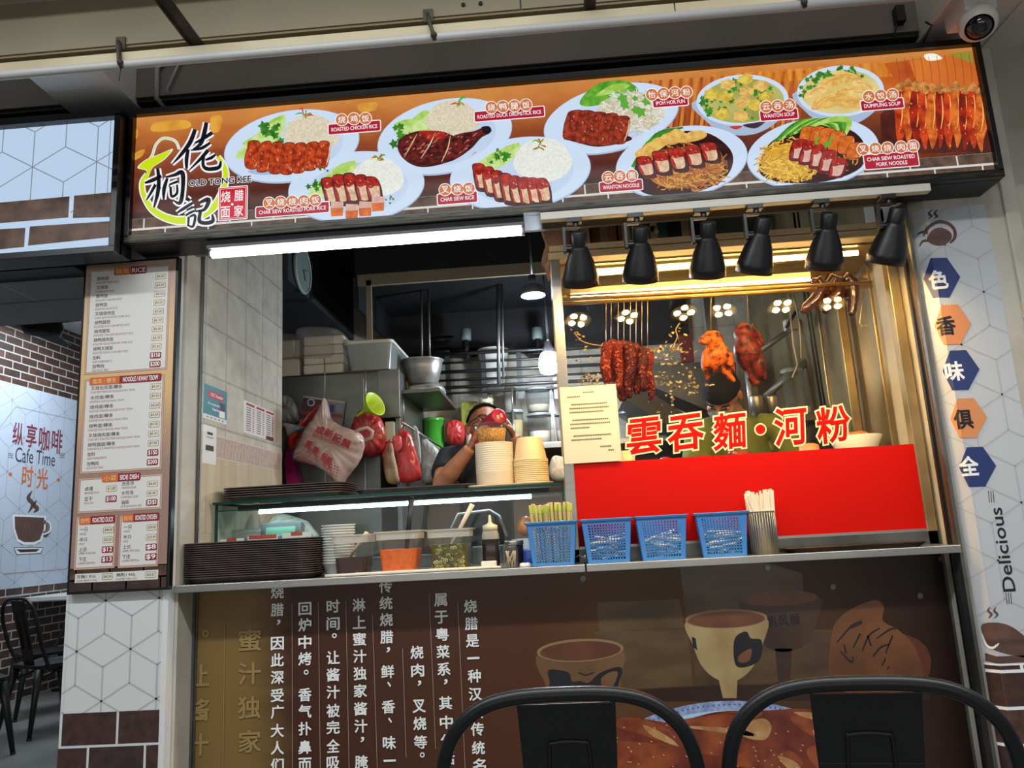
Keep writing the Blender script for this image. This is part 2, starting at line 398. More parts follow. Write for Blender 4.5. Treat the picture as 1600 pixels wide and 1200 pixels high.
# tiled side wall of the stall
m = MB().use(tiles('wall_tiles', (204, 201, 190), (176, 172, 162), .19, .195, 'yz', .12, off=(.08, .125), gap=.005, c2=(200, 196, 184)))
m.span((-1.32, 2.757, 0), (-1.306, 3.595, 2.95)); wt = struct(m, 'wall_left')
p = Print((-1.306, 0, 0), right=(0, 1, 0)); DECO = mat('tile_border', (196, 178, 166), .3, c2=(176, 152, 142), scale=60)
p.rect(2.757, 1.51, 3.595, 1.60, DECO); CR2 = mat('lower_tiles', (206, 194, 172), .3, c2=(190, 176, 150), scale=6, stretch=(1, 3, .4))
p.rect(2.757, 1.0, 3.595, 1.51, CR2); G = ink((176, 164, 146))
for k in range(7): p.rect(2.80+k*.13, 1.0, 2.803+k*.13, 1.51, G, 2)
p.rect(2.757, 1.225, 3.595, 1.228, G, 2); p.rect(2.757, 1.51, 3.595, 1.516, ink((206, 192, 178)), 2); p.rect(2.757, 1.594, 3.595, 1.60, ink((206, 192, 178)), 2)
for k in range(26): p.line((2.77+k*.032, 1.522), (2.785+k*.032, 1.588), .006, ink((204, 188, 176)), 2)
struct(p, 'tile_border', parent=wt, fixn=False)
# right pier with chamfered corner
XC = 1.337
m = MB().use(CREAM); m.prism([(1.29, 2.655), (XC, 2.60), (2.6, 2.60), (2.6, 3.0), (1.305, 3.0), (1.29, 2.95)], 0, 2.86); wr = struct(m, 'wall_front_right')
m = MB().use(STEELD).span((1.281, 2.62, 0), (1.292, 2.66, 2.24)); m.use(BLACK).span((1.272, 2.66, 0), (1.29, 2.675, 2.24)); m.use(mat('brown_rust', (96, 66, 42), .7)).span((1.279, 2.640, 1.06), (1.283, 2.645, 2.2)); struct(m, 'trim_2')
m = MB().use(CREAM)
for x in (1.60, 1.78, 1.93): m.span((x, 2.585, 0), (x+.05, 2.60, 2.84))
struct(m, 'trim_3', bevel=.004)
# header and walls above
m = MB().use(mat('header_dark', (140, 135, 128), .7, c2=(120, 115, 108), scale=3)).span((-3.6, 2.60, 2.262), (2.6, 2.70, 2.82)); struct(m, 'wall_above')
m = MB().use(BROWNP).span((-6, 2.49, 2.815), (1.37, 2.70, 3.6)); m.use(mat('groove_dark', (30, 28, 26), .8)).span((-6, 2.50, 2.800), (1.37, 2.70, 2.815)); struct(m, 'beam_front')
m = MB().use(mat('beam_white', (236, 234, 230), .6, c2=(214, 206, 200), scale=2.5)).span((-1.72, 2.07, 2.79), (-1.46, 2.6, 3.6)); struct(m, 'beam_left')
m = MB().use(mat('beam_pinkish', (206, 196, 188), .65, c2=(186, 176, 168), scale=2)).span((1.372, 1.2, 2.79), (2.6, 2.7, 3.6))
m.use(mat('beam_side', (206, 196, 184), .7)).span((1.366, 1.2, 2.785), (1.373, 2.6, 3.6)); m.use(mat('beam_pinkish', (0, 0, 0))).span((1.62, 1.0, 2.785), (1.66, 2.6, 2.80)); struct(m, 'beam_right')
# stall interior
WT = tiles('back_tiles', (186, 180, 166), (164, 158, 146), .20, .20, 'xz', .25, gap=.004, c2=(180, 174, 160))
m = MB().use(WT).span((-2.2, 4.85, 0), (1.35, 4.95, 2.95)); struct(m, 'wall_back')
m = MB().use(STEELG).span((1.30, 2.675, 0), (1.33, 4.85, 2.95)); m.use(STEELG)
for y in (2.80, 3.02, 3.30, 3.62): m.span((1.290, y, 1.1), (1.302, y+.05, 2.3))
struct(m, 'wall_right', bevel=.003)
m = MB().use(DARK).span((-2.2, 3.60, 0), (-2.1, 4.85, 2.95)); m.use(DARK).span((-2.2, 3.55, 0), (-1.72, 3.60, 2.95)); struct(m, 'wall_side')
m = MB().use(mat('ceiling_dark', (50, 58, 66), .7, c2=(40, 47, 54), scale=2)).span((-2.2, 2.60, 2.90), (1.35, 4.95, 3.0)); struct(m, 'ceiling')
m = MB().use(mat('beam_black', (40, 46, 52), .6, c2=(30, 35, 40), scale=2)).span((-2.1, 3.60, 2.47), (-1.28, 4.85, 2.90)); struct(m, 'beam_inner')
m = MB().use(mat('dado_brown', (92, 74, 56), .6)).span((-2.1, 4.83, 0), (1.30, 4.851, 1.66)); struct(m, 'trim_4')
# cafe next door
m = MB().use(tiles('cafe_bricks', (66, 48, 44), (190, 192, 190), .21, .072, 'yz', .5, gap=.006, c2=(96, 68, 56), stagger=.5, bump=.15))
m.span((-4.8, 3.0, 0), (-4.7, 8.2, 3.4)); wc = struct(m, 'wall_cafe')
m = MB().use(mat('cafe_far_wall', (150, 152, 152), .6)).span((-4.7, 8.1, 0), (-1.6, 8.2, 3.4)); struct(m, 'wall_cafe_back')
m = MB().use(WHITE).span((-2.30, 3.60, 0), (-2.21, 8.2, 3.4)); struct(m, 'wall_cafe_right')
m = MB().use(mat('cafe_ceiling_white', (206, 212, 216), .6)).span((-4.8, 3.3, 3.35), (-1.6, 8.2, 3.42)); struct(m, 'ceiling_cafe')
m = MB().use(mat('soffit_grey', (128, 130, 134), .6, c2=(112, 114, 118), scale=3)).span((-4.8, 2.66, 2.19), (-1.72, 2.86, 2.26)); m.span((-4.8, 2.875, 2.185), (-1.72, 3.14, 2.26)); m.span((-4.8, 3.08, 2.185), (-1.72, 3.14, 3.4))
m.use(BLACK).span((-4.8, 2.55, 2.20), (-1.70, 2.66, 2.28)); m.use(BLACK).span((-4.8, 2.86, 2.20), (-1.72, 2.875, 2.26))
m.use(PLINE)
for x in (-3.4, -2.95, -2.5, -2.05): m.span((x, 2.661, 2.189), (x+.004, 2.859, 2.19))
struct(m, 'soffit_cafe')
# cafe wall graphic: pale panel with line pattern, lettering and a steaming cup
g = thing('wall_graphic', 'pale blue wall graphic with cafe lettering and steaming brown cup', 'wall graphic', (-4.70, 6.5, 1.0))
p = Print((-4.698, 0, 0), right=(0, 1, 0)); PB = mat('graphic_pale', (196, 208, 226), .4)
u0 = 5.2; vt, vb = p.uv(60, 610)[1], p.uv(60, 915)[1]
p.rect(u0, vb, 8.05, vt, PB); p.cubes(u0, vb, 8.05, vt, .36, ink((168, 180, 196)), .006, 2, off=(6.5, 1.6))
a, b = p.uv(0, 655), p.uv(25, 632); RL = ink((176, 150, 140))
p.line((a[0]-.1, b[1]-.35), (b[0], b[1]-.02), .006, ink((150, 158, 170)), 3); p.line((b[0], b[1]-.02), (7.3, b[1]-.02), .006, ink((150, 158, 170)), 3)
c = p.uv(5, 897); p.line((c[0], c[1]), (7.2, c[1]), .008, RL, 3); p.line((7.2, c[1]), (7.45, c[1]+.25), .008, RL, 3)
part(p, 'panel_print', g, fixn=False)
p = Print((-4.698, 0, 0), right=(0, 1, 0)); q = ink((130, 52, 66)); OR = ink((214, 112, 56))
for ch, x, y in (('纵', 28, 678), ('享', 49, 681), ('咖', 69, 686), ('啡', 89, 690)): p.ptext(ch, x, y, 16, 24, q, 4, bold=.012)
p.ptext('Cafe Time', 56, 714, 62, 15, ink((64, 70, 82)), 4)
for dx in (16, 97):
    for k in range(3): p.stroke([(dx-4, 709+k*3), (dx, 708.5+k*3), (dx+4, 710+k*3)], .7, ink((90, 96, 108)), 4)
p.ptext('时', 43, 744, 17, 22, OR, 4, bold=.014); p.ptext('光', 66, 748, 17, 21, OR, 4, bold=.014); p.ell(16, 741, 2.6, 3, OR, 4); p.ell(91, 750, 2.2, 2.8, OR, 4)
part(p, 'lettering', g, fixn=False)
p = Print((-4.698, 0, 0), right=(0, 1, 0)); WB = mat('cup_wood', (86, 62, 54), .5, c2=(108, 82, 72), scale=10, stretch=(1, 6, 1)); WO = ink((244, 246, 250)); KO = ink((84, 76, 84))
cup = [(19, 804), (72, 806), (71, 826), (64, 846), (54, 851), (36, 851), (26, 846), (20, 826)]
p.px([(20, 804), (72, 806), (71, 812), (78, 815), (79, 832), (72, 840), (66, 838), (62, 848), (54, 851), (33, 851), (24, 842)], KO, 4); p.stroke([(69, 816), (76, 818), (76, 829), (67, 833)], 6, WO, 5); p.px([(c[0], c[1]) for c in cup], WO, 5)
p.px([(22.5, 807), (69, 809), (68, 826), (62, 843), (53, 847), (37, 847), (28, 842), (23, 826)], WB, 6); p.stroke([(70, 817), (75, 819), (75, 828), (67, 832)], 3.4, ink((132, 118, 112)), 6)
for pts in ([(50, 767), (44, 778), (51, 788), (44, 801)], [(57, 782), (53, 789), (58, 795), (52, 801)]): p.stroke(pts, [1, 6, 6, 1], KO, 4); p.stroke(pts, [.5, 4, 4, .5], WB, 5)
p.px([(21, 855), (67, 855), (64, 865), (25, 867)], KO, 4); p.px([(22, 856), (66, 856), (63, 864), (26, 866)], WO, 5); p.px([(25, 858.5), (62, 858), (56, 862), (31, 863)], ink((70, 44, 44)), 6)
part(p, 'cup_print', g, fixn=False)
# ================================================================ LIT SHOP SIGNS
def grad(name, stops, z0, z1, emit, noise=.12, scale=6, axis=2, stretch=(1, 1, 1)):
    if name in _M: return _M[name]
    m = bpy.data.materials.new(name); m.use_nodes = True; nt = m.node_tree; b = nt.nodes['Principled BSDF']; b.inputs['Roughness'].default_value = .35; b.inputs['Specular IOR Level'].default_value = .15 if emit else .3
    tc = nt.nodes.new('ShaderNodeTexCoord'); sp = nt.nodes.new('ShaderNodeSeparateXYZ'); nt.links.new(tc.outputs['Object'], sp.inputs[0])
    mr = nt.nodes.new('ShaderNodeMapRange'); mr.inputs[1].default_value = z0; mr.inputs[2].default_value = z1; nt.links.new(sp.outputs[axis], mr.inputs[0])
    mp = nt.nodes.new('ShaderNodeMapping'); mp.inputs['Scale'].default_value = stretch; nt.links.new(tc.outputs['Object'], mp.inputs[0])
    nz = nt.nodes.new('ShaderNodeTexNoise'); nz.inputs['Scale'].default_value = scale; nz.inputs['Detail'].default_value = 5; nt.links.new(mp.outputs[0], nz.inputs['Vector'])
    ad = nt.nodes.new('ShaderNodeMath'); ad.operation = 'MULTIPLY_ADD'; ad.inputs[1].default_value = noise*2; ad.inputs[2].default_value = -noise; nt.links.new(nz.outputs['Fac'], ad.inputs[0])
    a2 = nt.nodes.new('ShaderNodeMath'); a2.operation = 'ADD'; nt.links.new(mr.outputs[0], a2.inputs[0]); nt.links.new(ad.outputs[0], a2.inputs[1])
    r = nt.nodes.new('ShaderNodeValToRGB'); e = r.color_ramp.elements
    while len(e) < len(stops): e.new(.5)
    for k, (pos, c) in enumerate(stops): e[k].position = pos; e[k].color = rgb(c)
    nt.links.new(a2.outputs[0], r.inputs[0])
    if emit:
        b.inputs['Base Color'].default_value = (.02, .02, .02, 1); nt.links.new(r.outputs[0], b.inputs['Emission Color']); b.inputs['Emission Strength'].default_value = emit
    else: nt.links.new(r.outputs[0], b.inputs['Base Color'])
    _M[name] = m; return m
E1 = .95
def em(name, c, c2=None, scale=60, **k): return mat('lit_'+name, c, .35, c2=c2, scale=scale, emit=E1, spec=.12, **k)
FRAME = mat('sign_frame_black', (12, 12, 13), .35)
sg = thing('light_box_sign', 'long lit menu sign with food plates, black frame, above the stall opening', 'sign', (.04, 2.5, 2.228))
m = MB().use(FRAME)
m.span((-1.452, 2.465, 2.228), (1.53, 2.598, 2.738))
part(m, 'housing', sg)
m = MB().use(FRAME)
for a, b in (((-1.452, 2.44, 2.716), (1.53, 2.47, 2.738)), ((-1.452, 2.44, 2.228), (1.53, 2.47, 2.256)), ((-1.452, 2.44, 2.25), (-1.435, 2.47, 2.72)), ((1.513, 2.44, 2.25), (1.53, 2.47, 2.72))): m.span(a, b)
m.use(mat('frame_scuff', (70, 64, 48), .4, .6, c2=(26, 25, 24), scale=14, stretch=(1, 1, 8))); m.span((-1.45, 2.4385, 2.231), (1.528, 2.4402, 2.247))
part(m, 'frame', sg, bevel=.002)
p = Print((0, 2.462, 0)); U0, U1, V0, V1 = -1.436, 1.514, 2.254, 2.718
p.rect(U0, V0, U1, V1, grad('lit_sign_ground', [(0, (66, 30, 24)), (.32, (92, 40, 28)), (.6, (146, 72, 36)), (.84, (192, 112, 50)), (1, (212, 140, 70))], .06, .49, E1, .16, 7, stretch=(1, 1, 2)), 0)
BM = em('bricks', (110, 84, 66), (64, 46, 38), 24, detail=7); MO = em('mortar', (214, 214, 208))
p.rect(U0, V0, U1, 2.325, MO, 1); p.bricks(U0, V0, U1, 2.285, .155, .031, .005, [BM], 2, off=.2); p.bricks(U0, 2.288, U1, 2.325, .155, .04, .005, [BM], 2, off=.7)
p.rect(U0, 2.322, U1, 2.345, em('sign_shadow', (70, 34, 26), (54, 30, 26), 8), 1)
BAM = [em('bamboo_a', (226, 150, 52), (200, 110, 40), 20, stretch=(3, 1, .3)), em('bamboo_b', (190, 92, 34), (160, 66, 28), 20, stretch=(3, 1, .3))]
for k in range(34): p.px([(990+k*8, 128-k*.55), (995+k*8, 128-k*.55), (985+k*8, 215-k*.5), (980+k*8, 215-k*.5)], BAM[k % 2], 1)
p.px([(1100, 118), (1380, 97), (1395, 120), (1200, 128)], BAM[0], 1)
for pts in ([(243, 192), (290, 188), (295, 200), (240, 206)], [(330, 183), (347, 182), (343, 205), (330, 205)], [(212, 202), (216, 205), (214, 216), (210, 214)], [(210, 240), (226, 233), (222, 244), (210, 250)], [(560, 163), (588, 160), (585, 172), (563, 175)]): p.blob(pts, em('sign_gold', (228, 170, 60), (206, 130, 48), 14), 1)
# food art
PLATE = em('plate', (206, 224, 246)); PLATE2 = em('plate_well', (190, 210, 236), (200, 218, 242), 6); PSH = em('plate_shade', (170, 188, 214))
RICE = em('rice', (240, 242, 234), (224, 228, 216), 160, lo=.4, hi=.6); RICEB = em('rice_b', (228, 220, 196), (212, 200, 172), 160, lo=.4, hi=.6)
CUC = em('cucumber', (190, 220, 120), (150, 196, 70), 40); CUC2 = em('cucumber_pale', (212, 232, 160), (176, 212, 110), 40); LEAF = em('leaf', (72, 150, 44), (38, 104, 30), 60); LEAF2 = em('lettuce', (120, 190, 60), (60, 140, 36), 30)
CHK = em('chicken_skin', (206, 78, 30), (140, 38, 16), 50, lo=.4, hi=.62); MEAT = em('meat_face', (234, 208, 176), (206, 158, 118), 50)
DUCK = em('duck_skin', (110, 34, 28), (58, 16, 18), 60, lo=.42, hi=.6); DUCK2 = em('duck_red', (172, 62, 36), (112, 34, 24), 50, lo=.4, hi=.6); SHN = em('glaze_shine', (226, 170, 150))
CSW = em('char_siew', (196, 50, 34), (130, 24, 22), 50); CHR = em('char_black', (52, 20, 20), (90, 30, 24), 60); PORK = em('pork_skin', (226, 118, 36), (196, 88, 24), 60); PKM = em('pork_meat', (226, 190, 176), (206, 160, 144), 40)
CHI = em('chilli', (214, 50, 24)); SPR = em('spring_onion', (96, 170, 60))
def oval(cx, cy, rx, ry, rot, cutoff=None):
    p.ell(cx, cy, rx, ry, PSH, 3, rot, 56); p.ell(cx, cy-1, rx-1, ry-1.5, PLATE, 3.4, rot, 56); p.ell(cx+2, cy+2, rx*.74, ry*.72, PLATE2, 3.7, rot, 48)
def mound(cx, cy, rx, ry, m, lay=5):
    p.blob(wobble([(cx+rx*math.cos(t), cy-ry*math.sin(t)*(1 if math.sin(t) > 0 else .7)) for t in [2*PI*k/16 for k in range(16)]], 1.2), m, lay)
def shred(cx, cy, lay=6):
    for k in range(7):
        t = random.uniform(0, 2*PI); r = random.uniform(9, 18); p.stroke([(cx+random.uniform(-3, 3), cy+random.uniform(-3, 3)), (cx+r*.6*math.cos(t)+2, cy+r*.5*math.sin(t)-2), (cx+r*math.cos(t), cy+r*.5*math.sin(t))], [1.2, 2.4, .8], CHI if k % 3 == 0 else SPR, lay)
def sprig(cx, cy, s, m=LEAF, lay=5, n=11):
    for k in range(n):
        x, y = cx+random.uniform(-s, s), cy+random.uniform(-s*.7, s*.7); r = s*random.uniform(.2, .4)
        p.blob(wobble([(x+r*math.cos(t)*(1 if j % 2 else .55), y+r*math.sin(t)*(1 if j % 2 else .55)) for j, t in enumerate([2*PI*q/10 for q in range(10)])], .6), m, lay+k*.02, 2)
def spears(pts, lay=4.6):
    for k, (a, b, c, d) in enumerate(pts): p.stroke([(a, b), ((a+c)/2, (b+d)/2-1), (c, d)], [5, 9.5, 6], CUC if k % 2 else CUC2, lay+k*.03)
def cuts(x0, y0, x1, y1, n, w, h, skin, face, lean=4, lay=6, bow=6, edge=None):
    """Row of slices: with edge = char they show a pale cut face under a glazed top, otherwise skin with a thin pale side."""
    for k in range(n):
        t = k/max(1, n-1); x, y = x0+(x1-x0)*t, y0+(y1-y0)*t + bow*math.sin(PI*t); hh = h*(.8+.2*math.sin(PI*(t*.8+.15))); L = lay+k*.06
        Q = lambda a, b_: (x+a*w-b_*lean*1.5, y+b_*hh)
        o = wobble([Q(-.42, -.5), Q(.3, -.52), Q(.54, -.2), Q(.54, .3), Q(.4, .5), Q(-.4, .48), Q(-.55, .1), Q(-.54, -.25)], .8)
        if edge:
            p.blob([(q[0]+(q[0]-x)*.12, q[1]+(q[1]-y)*.1) for q in o], edge, L, 3); p.blob(wobble([Q(-.34, -.34), Q(.34, -.38), Q(.44, .0), Q(.3, .36), Q(-.3, .36), Q(-.44, 0)], .8), face, L+.02, 3)
            p.blob(wobble([Q(-.46, -.52), Q(.34, -.54), Q(.5, -.22), Q(.1, -.16), Q(-.2, -.1), Q(-.5, -.16)], 1), skin, L+.03, 3); p.blob(wobble([Q(-.52, -.1), Q(-.36, -.06), Q(-.28, .3), Q(-.38, .44), Q(-.5, .2)], .7), skin, L+.03, 3)
            p.stroke([Q(-.2, .0), Q(0, .1), Q(.1, .28)], .9, em('meat_line', (206, 160, 126)), L+.035, 3)
        else:
            p.blob([(q[0]+(q[0]-x)*.07, q[1]+(q[1]-y)*.05) for q in o], em('slice_gap', (96, 34, 16)), L, 3); p.blob(o, skin, L+.02, 3); p.stroke([Q(.44, -.4), Q(.52, 0), Q(.42, .42)], [1, 2.6, 1.4], face, L+.03, 3)
        for j in range(5): a, q = random.uniform(-.4, .3), random.uniform(-.42, .1 if edge else .4); p.stroke([Q(a, q), Q(a+.08, q+.05)], random.uniform(.6, 1.3), SHN, L+.04, 2)
def noodles(cx, cy, rx, ry, mats, n, lay=5.2):
    for k in range(n):
        t = random.uniform(0, 2*PI); r = math.sqrt(random.random()); x, y = cx+rx*r*math.cos(t), cy+ry*r*math.sin(t); a = random.uniform(0, PI); L = random.uniform(5, 12)
        p.stroke([(x-L*math.cos(a), y-L*.6*math.sin(a)), (x+random.uniform(-3, 3), y+random.uniform(-4, 4)), (x+L*math.cos(a), y+L*.6*math.sin(a))], 1.7, random.choice(mats), lay+k*.004, 4)
oval(456, 229, 107, 56, 10)
p.blob([(368, 246), (392, 220), (420, 200), (446, 180), (442, 206), (424, 232), (398, 246)], CUC2, 4.4); spears([(372, 240, 428, 214), (380, 226, 436, 200), (376, 238, 420, 222), (408, 205, 444, 182), (388, 226, 436, 190)]); sprig(430, 208, 22)
mound(487, 214, 44, 34, RICEB); shred(475, 180)
p.ell(450, 262, 62, 10, PSH, 5.5, 6); cuts(395, 243, 505, 242, 7, 19, 46, CHK, MEAT)
oval(557, 293, 107, 56, 6)
p.blob([(482, 304), (500, 282), (530, 262), (556, 252), (552, 276), (530, 296), (500, 308)], CUC2, 4.4); spears([(484, 300, 530, 272), (490, 292, 548, 262), (500, 306, 546, 280), (520, 268, 556, 254)]); sprig(495, 290, 14); sprig(508, 264, 8, n=6); sprig(606, 312, 10, n=7)
mound(590, 282, 40, 36, RICE); shred(590, 250); cuts(517, 300, 585, 298, 5, 20, 44, CSW, MEAT, -5, bow=-2, edge=CHR)
for k, (x, y) in enumerate(((528, 330), (551, 334), (572, 330), (592, 322))):
    p.px([(x-11, y-4), (x+9, y-5), (x+8, y+8), (x-10, y+9)], PORK, 7.2+k*.02); p.px([(x-10, y-15), (x+9, y-14), (x+9, y-5), (x-11, y-4)], PKM, 7.2+k*.02)
oval(695, 214, 107, 58, 12)
p.blob([(618, 196), (640, 190), (664, 172), (676, 180), (690, 198), (660, 210), (626, 216)], CUC2, 4.4); spears([(622, 208, 660, 184), (640, 196, 668, 174), (630, 214, 690, 198), (618, 196, 650, 190)]); sprig(630, 212, 22, n=14)
mound(708, 190, 42, 32, RICEB); shred(716, 160)
p.blob([(622, 222), (650, 206), (690, 206), (715, 214), (742, 205), (762, 198), (766, 208), (752, 216), (735, 234), (706, 252), (660, 262), (630, 248)], CHR, 6); p.blob([(624, 222), (650, 209), (676, 212), (664, 240), (640, 252), (628, 244)], DUCK, 6.2); p.blob([(668, 214), (694, 208), (702, 216), (692, 248), (666, 258), (650, 252)], DUCK, 6.3); p.blob([(704, 216), (744, 205), (758, 204), (740, 222), (718, 246), (696, 252)], DUCK, 6.4)
p.blob([(655, 206), (690, 206), (696, 216), (668, 218)], CSW, 6.5)
[p.stroke(q, [.6, 2.2, .8], MEAT, 6.65, 5) for q in ([(680, 208), (672, 226), (658, 248)], [(704, 212), (700, 232), (690, 254)], [(652, 210), (642, 228), (632, 246)])]
for k in range(40): x, y = random.uniform(628, 742), random.uniform(212, 246); L = random.uniform(3, 8); p.stroke([(x, y), (x+L*.6, y-L*.55), (x+L, y-L*.6)], [.4, 1.5, .4], em('duck_gleam', (206, 112, 100)), 6.7, 3)
p.blob([(752, 200), (764, 198), (768, 206), (758, 210)], em('bone_char', (30, 16, 18)), 6.8)
oval(813, 272, 111, 57, 8)
p.blob([(742, 266), (762, 246), (800, 228), (814, 230), (800, 250), (768, 268)], CUC2, 4.4); spears([(744, 262, 780, 238), (760, 250, 800, 232), (748, 268, 790, 254), (772, 244, 812, 226)]); sprig(779, 246, 16); mound(848, 256, 46, 40, RICE); shred(843, 228)
cuts(752, 278, 850, 300, 8, 19, 44, CSW, MEAT, -4, bow=10, edge=CHR)
oval(955, 186, 108, 52, 14)
p.blob(wobble([(905, 160), (918, 140), (940, 128), (975, 127), (996, 140), (985, 152), (950, 160), (918, 168)], 2), LEAF2, 5); p.blob([(930, 150), (960, 132), (985, 134), (960, 146)], CUC, 5.1)
NW = [em('horfun_a', (236, 232, 214)), em('horfun_b', (206, 190, 160)), em('horfun_c', (214, 222, 216))]
mound(985, 178, 52, 34, em('horfun_bed', (196, 180, 150), (226, 220, 204), 60)); noodles(986, 176, 52, 34, NW, 130, 5.2); sprig(990, 160, 26, SPR, 6, 7)
p.blob([(884, 216), (905, 224), (935, 230), (980, 222), (984, 214), (940, 206)], em('sauce', (96, 22, 18), (70, 16, 14), 40), 5.9); cuts(897, 196, 968, 204, 5, 26, 48, DUCK2, MEAT, 6, bow=2)
def bowl(cx, cy, rx, ry, broth):
    p.blob([(cx-rx, cy), (cx-rx*.8, cy+ry*.8), (cx-rx*.3, cy+ry*1.32), (cx+rx*.3, cy+ry*1.3), (cx+rx*.8, cy+ry*.75), (cx+rx, cy)], PSH, 3); p.ell(cx, cy, rx, ry, PLATE, 3.4, 3, 56); p.ell(cx, cy+1, rx*.9, ry*.86, broth, 3.8, 3, 48)
DMP = [em('dumpling_a', (232, 206, 84), (202, 160, 50), 60), em('dumpling_b', (238, 200, 110), (214, 160, 80), 60)]
bowl(1160, 157, 72, 40, em('broth', (146, 152, 70), (186, 184, 104), 10))
p.blob([(1160, 196), (1180, 192), (1196, 190), (1180, 201)], ink((60, 40, 60), E1), 3.6); p.blob([(1140, 198), (1160, 197), (1150, 203)], ink((200, 60, 40), E1), 3.6)
for x, y in ((1118, 170), (1106, 164), (1150, 136), (1182, 150), (1194, 146), (1140, 160), (1175, 176)): sprig(x, y, 15, LEAF, 4.2, 7)
for k, (x, y) in enumerate(((1112, 148), (1137, 132), (1164, 124), (1188, 134), (1134, 152), (1160, 160), (1128, 178), (1158, 182), (1196, 152), (1166, 144), (1180, 165))):
    p.blob(wobble([(x+13*math.cos(t)*(1 if j % 2 else .8), y+9.5*math.sin(t)*(1 if j % 2 else .8)) for j, t in enumerate([2*PI*q/12 for q in range(12)])], 1.6), DMP[k % 2], 4.6+k*.04, 3); p.stroke([(x-6, y), (x, y-3), (x+6, y+1)], .9, CUC2, 5.2)
bowl(1313, 143, 68, 40, em('broth2', (206, 190, 110), (226, 210, 150), 10))
for x, y in ((1268, 130), (1280, 122), (1300, 114), (1322, 112), (1336, 114), (1262, 142)): sprig(x, y, 13, LEAF, 4.2, 9)
for k, (x, y, a) in enumerate(((1275, 145, 30), (1300, 130, 20), (1325, 122, -10), (1350, 136, -20), (1320, 145, 10), (1300, 158, 20), (1345, 150, -15), (1330, 162, 0), (1285, 160, 30))):
    c, s_ = math.cos(math.radians(a)), math.sin(math.radians(a)); p.blob(wobble([(x+21*math.cos(t)*c+9*math.sin(t)*s_, y-21*math.cos(t)*s_+9*math.sin(t)*c) for t in [2*PI*q/12 for q in range(12)]], 1.4), DMP[1] if k % 3 else em('dumpling_c', (240, 214, 140), (222, 180, 96), 50), 4.6+k*.04, 3); p.stroke([(x-12*c, y+12*s_-2), (x, y-5), (x+12*c, y-12*s_-2)], 1, em('dumpling_fold', (206, 140, 66)), 5.2)
oval(1065, 254, 104, 56, 9)
ND = [em('noodle_a', (216, 160, 70)), em('noodle_b', (180, 110, 44)), em('noodle_c', (140, 74, 32))]; NY = [em('noodle_y', (240, 200, 80)), em('noodle_z', (216, 166, 50)), em('noodle_w', (196, 136, 40))]
SA = em('dark_sauce', (66, 20, 16), (40, 14, 12), 40)
p.blob([(990, 270), (1010, 222), (1060, 206), (1110, 210), (1144, 240), (1135, 276), (1090, 300), (1030, 306), (1000, 298)], SA, 4.6); p.ell(1072, 264, 60, 30, ND[1], 4.8, 8); noodles(1070, 262, 68, 36, ND, 330, 5)
for k in range(4): p.stroke([(988+k*4, 262-k*4), (1010+k*5, 226-k*5), (1040+k*9, 206-k*2)], [5, 5, 3], LEAF if k % 2 else LEAF2, 5.9)
for x, y in ((1010, 238), (1035, 222), (1062, 218), (1084, 214), (1022, 228), (1050, 212)): p.blob(wobble([(x+19*math.cos(t), y+8*math.sin(t)-.25*19*math.cos(t)) for t in [2*PI*q/10 for q in range(10)]], 1.6), DMP[1], 6, 3)
cuts(1010, 262, 1110, 240, 5, 23, 34, CSW, MEAT, -5, 6.3, 0, edge=CHR)
oval(1270, 240, 104, 55, 8)
p.blob([(1186, 258), (1205, 222), (1260, 196), (1320, 200), (1350, 225), (1345, 262), (1290, 284), (1225, 286), (1192, 276)], SA, 4.6); p.ell(1232, 252, 42, 28, NY[1], 4.8, 8); noodles(1232, 252, 48, 34, NY, 300, 5); noodles(1310, 250, 36, 22, ND, 50, 5)
for k in range(9): p.stroke([(1210+k*6, 222-k*2.5), (1236+k*8, 200-k*1.6), (1262+k*8, 190), (1296+k*3, 196+k*2)], [3, 8, 9, 4], (LEAF, LEAF2, CUC)[k % 3], 5.8+k*.02)
cuts(1262, 212, 1336, 236, 6, 22, 28, PORK, PKM, 4, 6.2, -6); cuts(1248, 236, 1308, 264, 5, 22, 34, CSW, PKM, 5, 6.6, -4, edge=em('char_siew_d', (120, 20, 26), (84, 14, 20), 40)); sprig(1290, 226, 16, SPR, 7.2, 5)
# row of roast ducks printed at the right end
p.px([(1375, 100), (1518, 82), (1546, 236), (1400, 250)], em('oven_glow', (176, 70, 22), (214, 110, 36), 5), 1); p.px([(1420, 95), (1518, 82), (1540, 130), (1440, 150)], em('oven_glow2', (220, 120, 44), (196, 92, 34), 4), 1.2)
p.blob([(1444, 86), (1460, 84), (1472, 92), (1450, 95)], em('oven_lamp', (255, 246, 226)), 1.6); p.px([(1480, 84), (1518, 80), (1520, 100), (1500, 92)], em('oven_olive', (150, 140, 50)), 1.4)
DK = [em('hang_duck_a', (216, 74, 22), (150, 30, 10), 26, lo=.4, hi=.62), em('hang_duck_b', (228, 120, 40), (170, 58, 18), 26, lo=.4, hi=.62), em('hang_duck_c', (180, 40, 14), (110, 20, 10), 26, lo=.4, hi=.62)]
p.px([(1375, 180), (1400, 150), (1545, 160), (1550, 237), (1440, 240), (1378, 226)], em('hang_shadow', (96, 34, 18), (64, 22, 14), 20), 1.5)
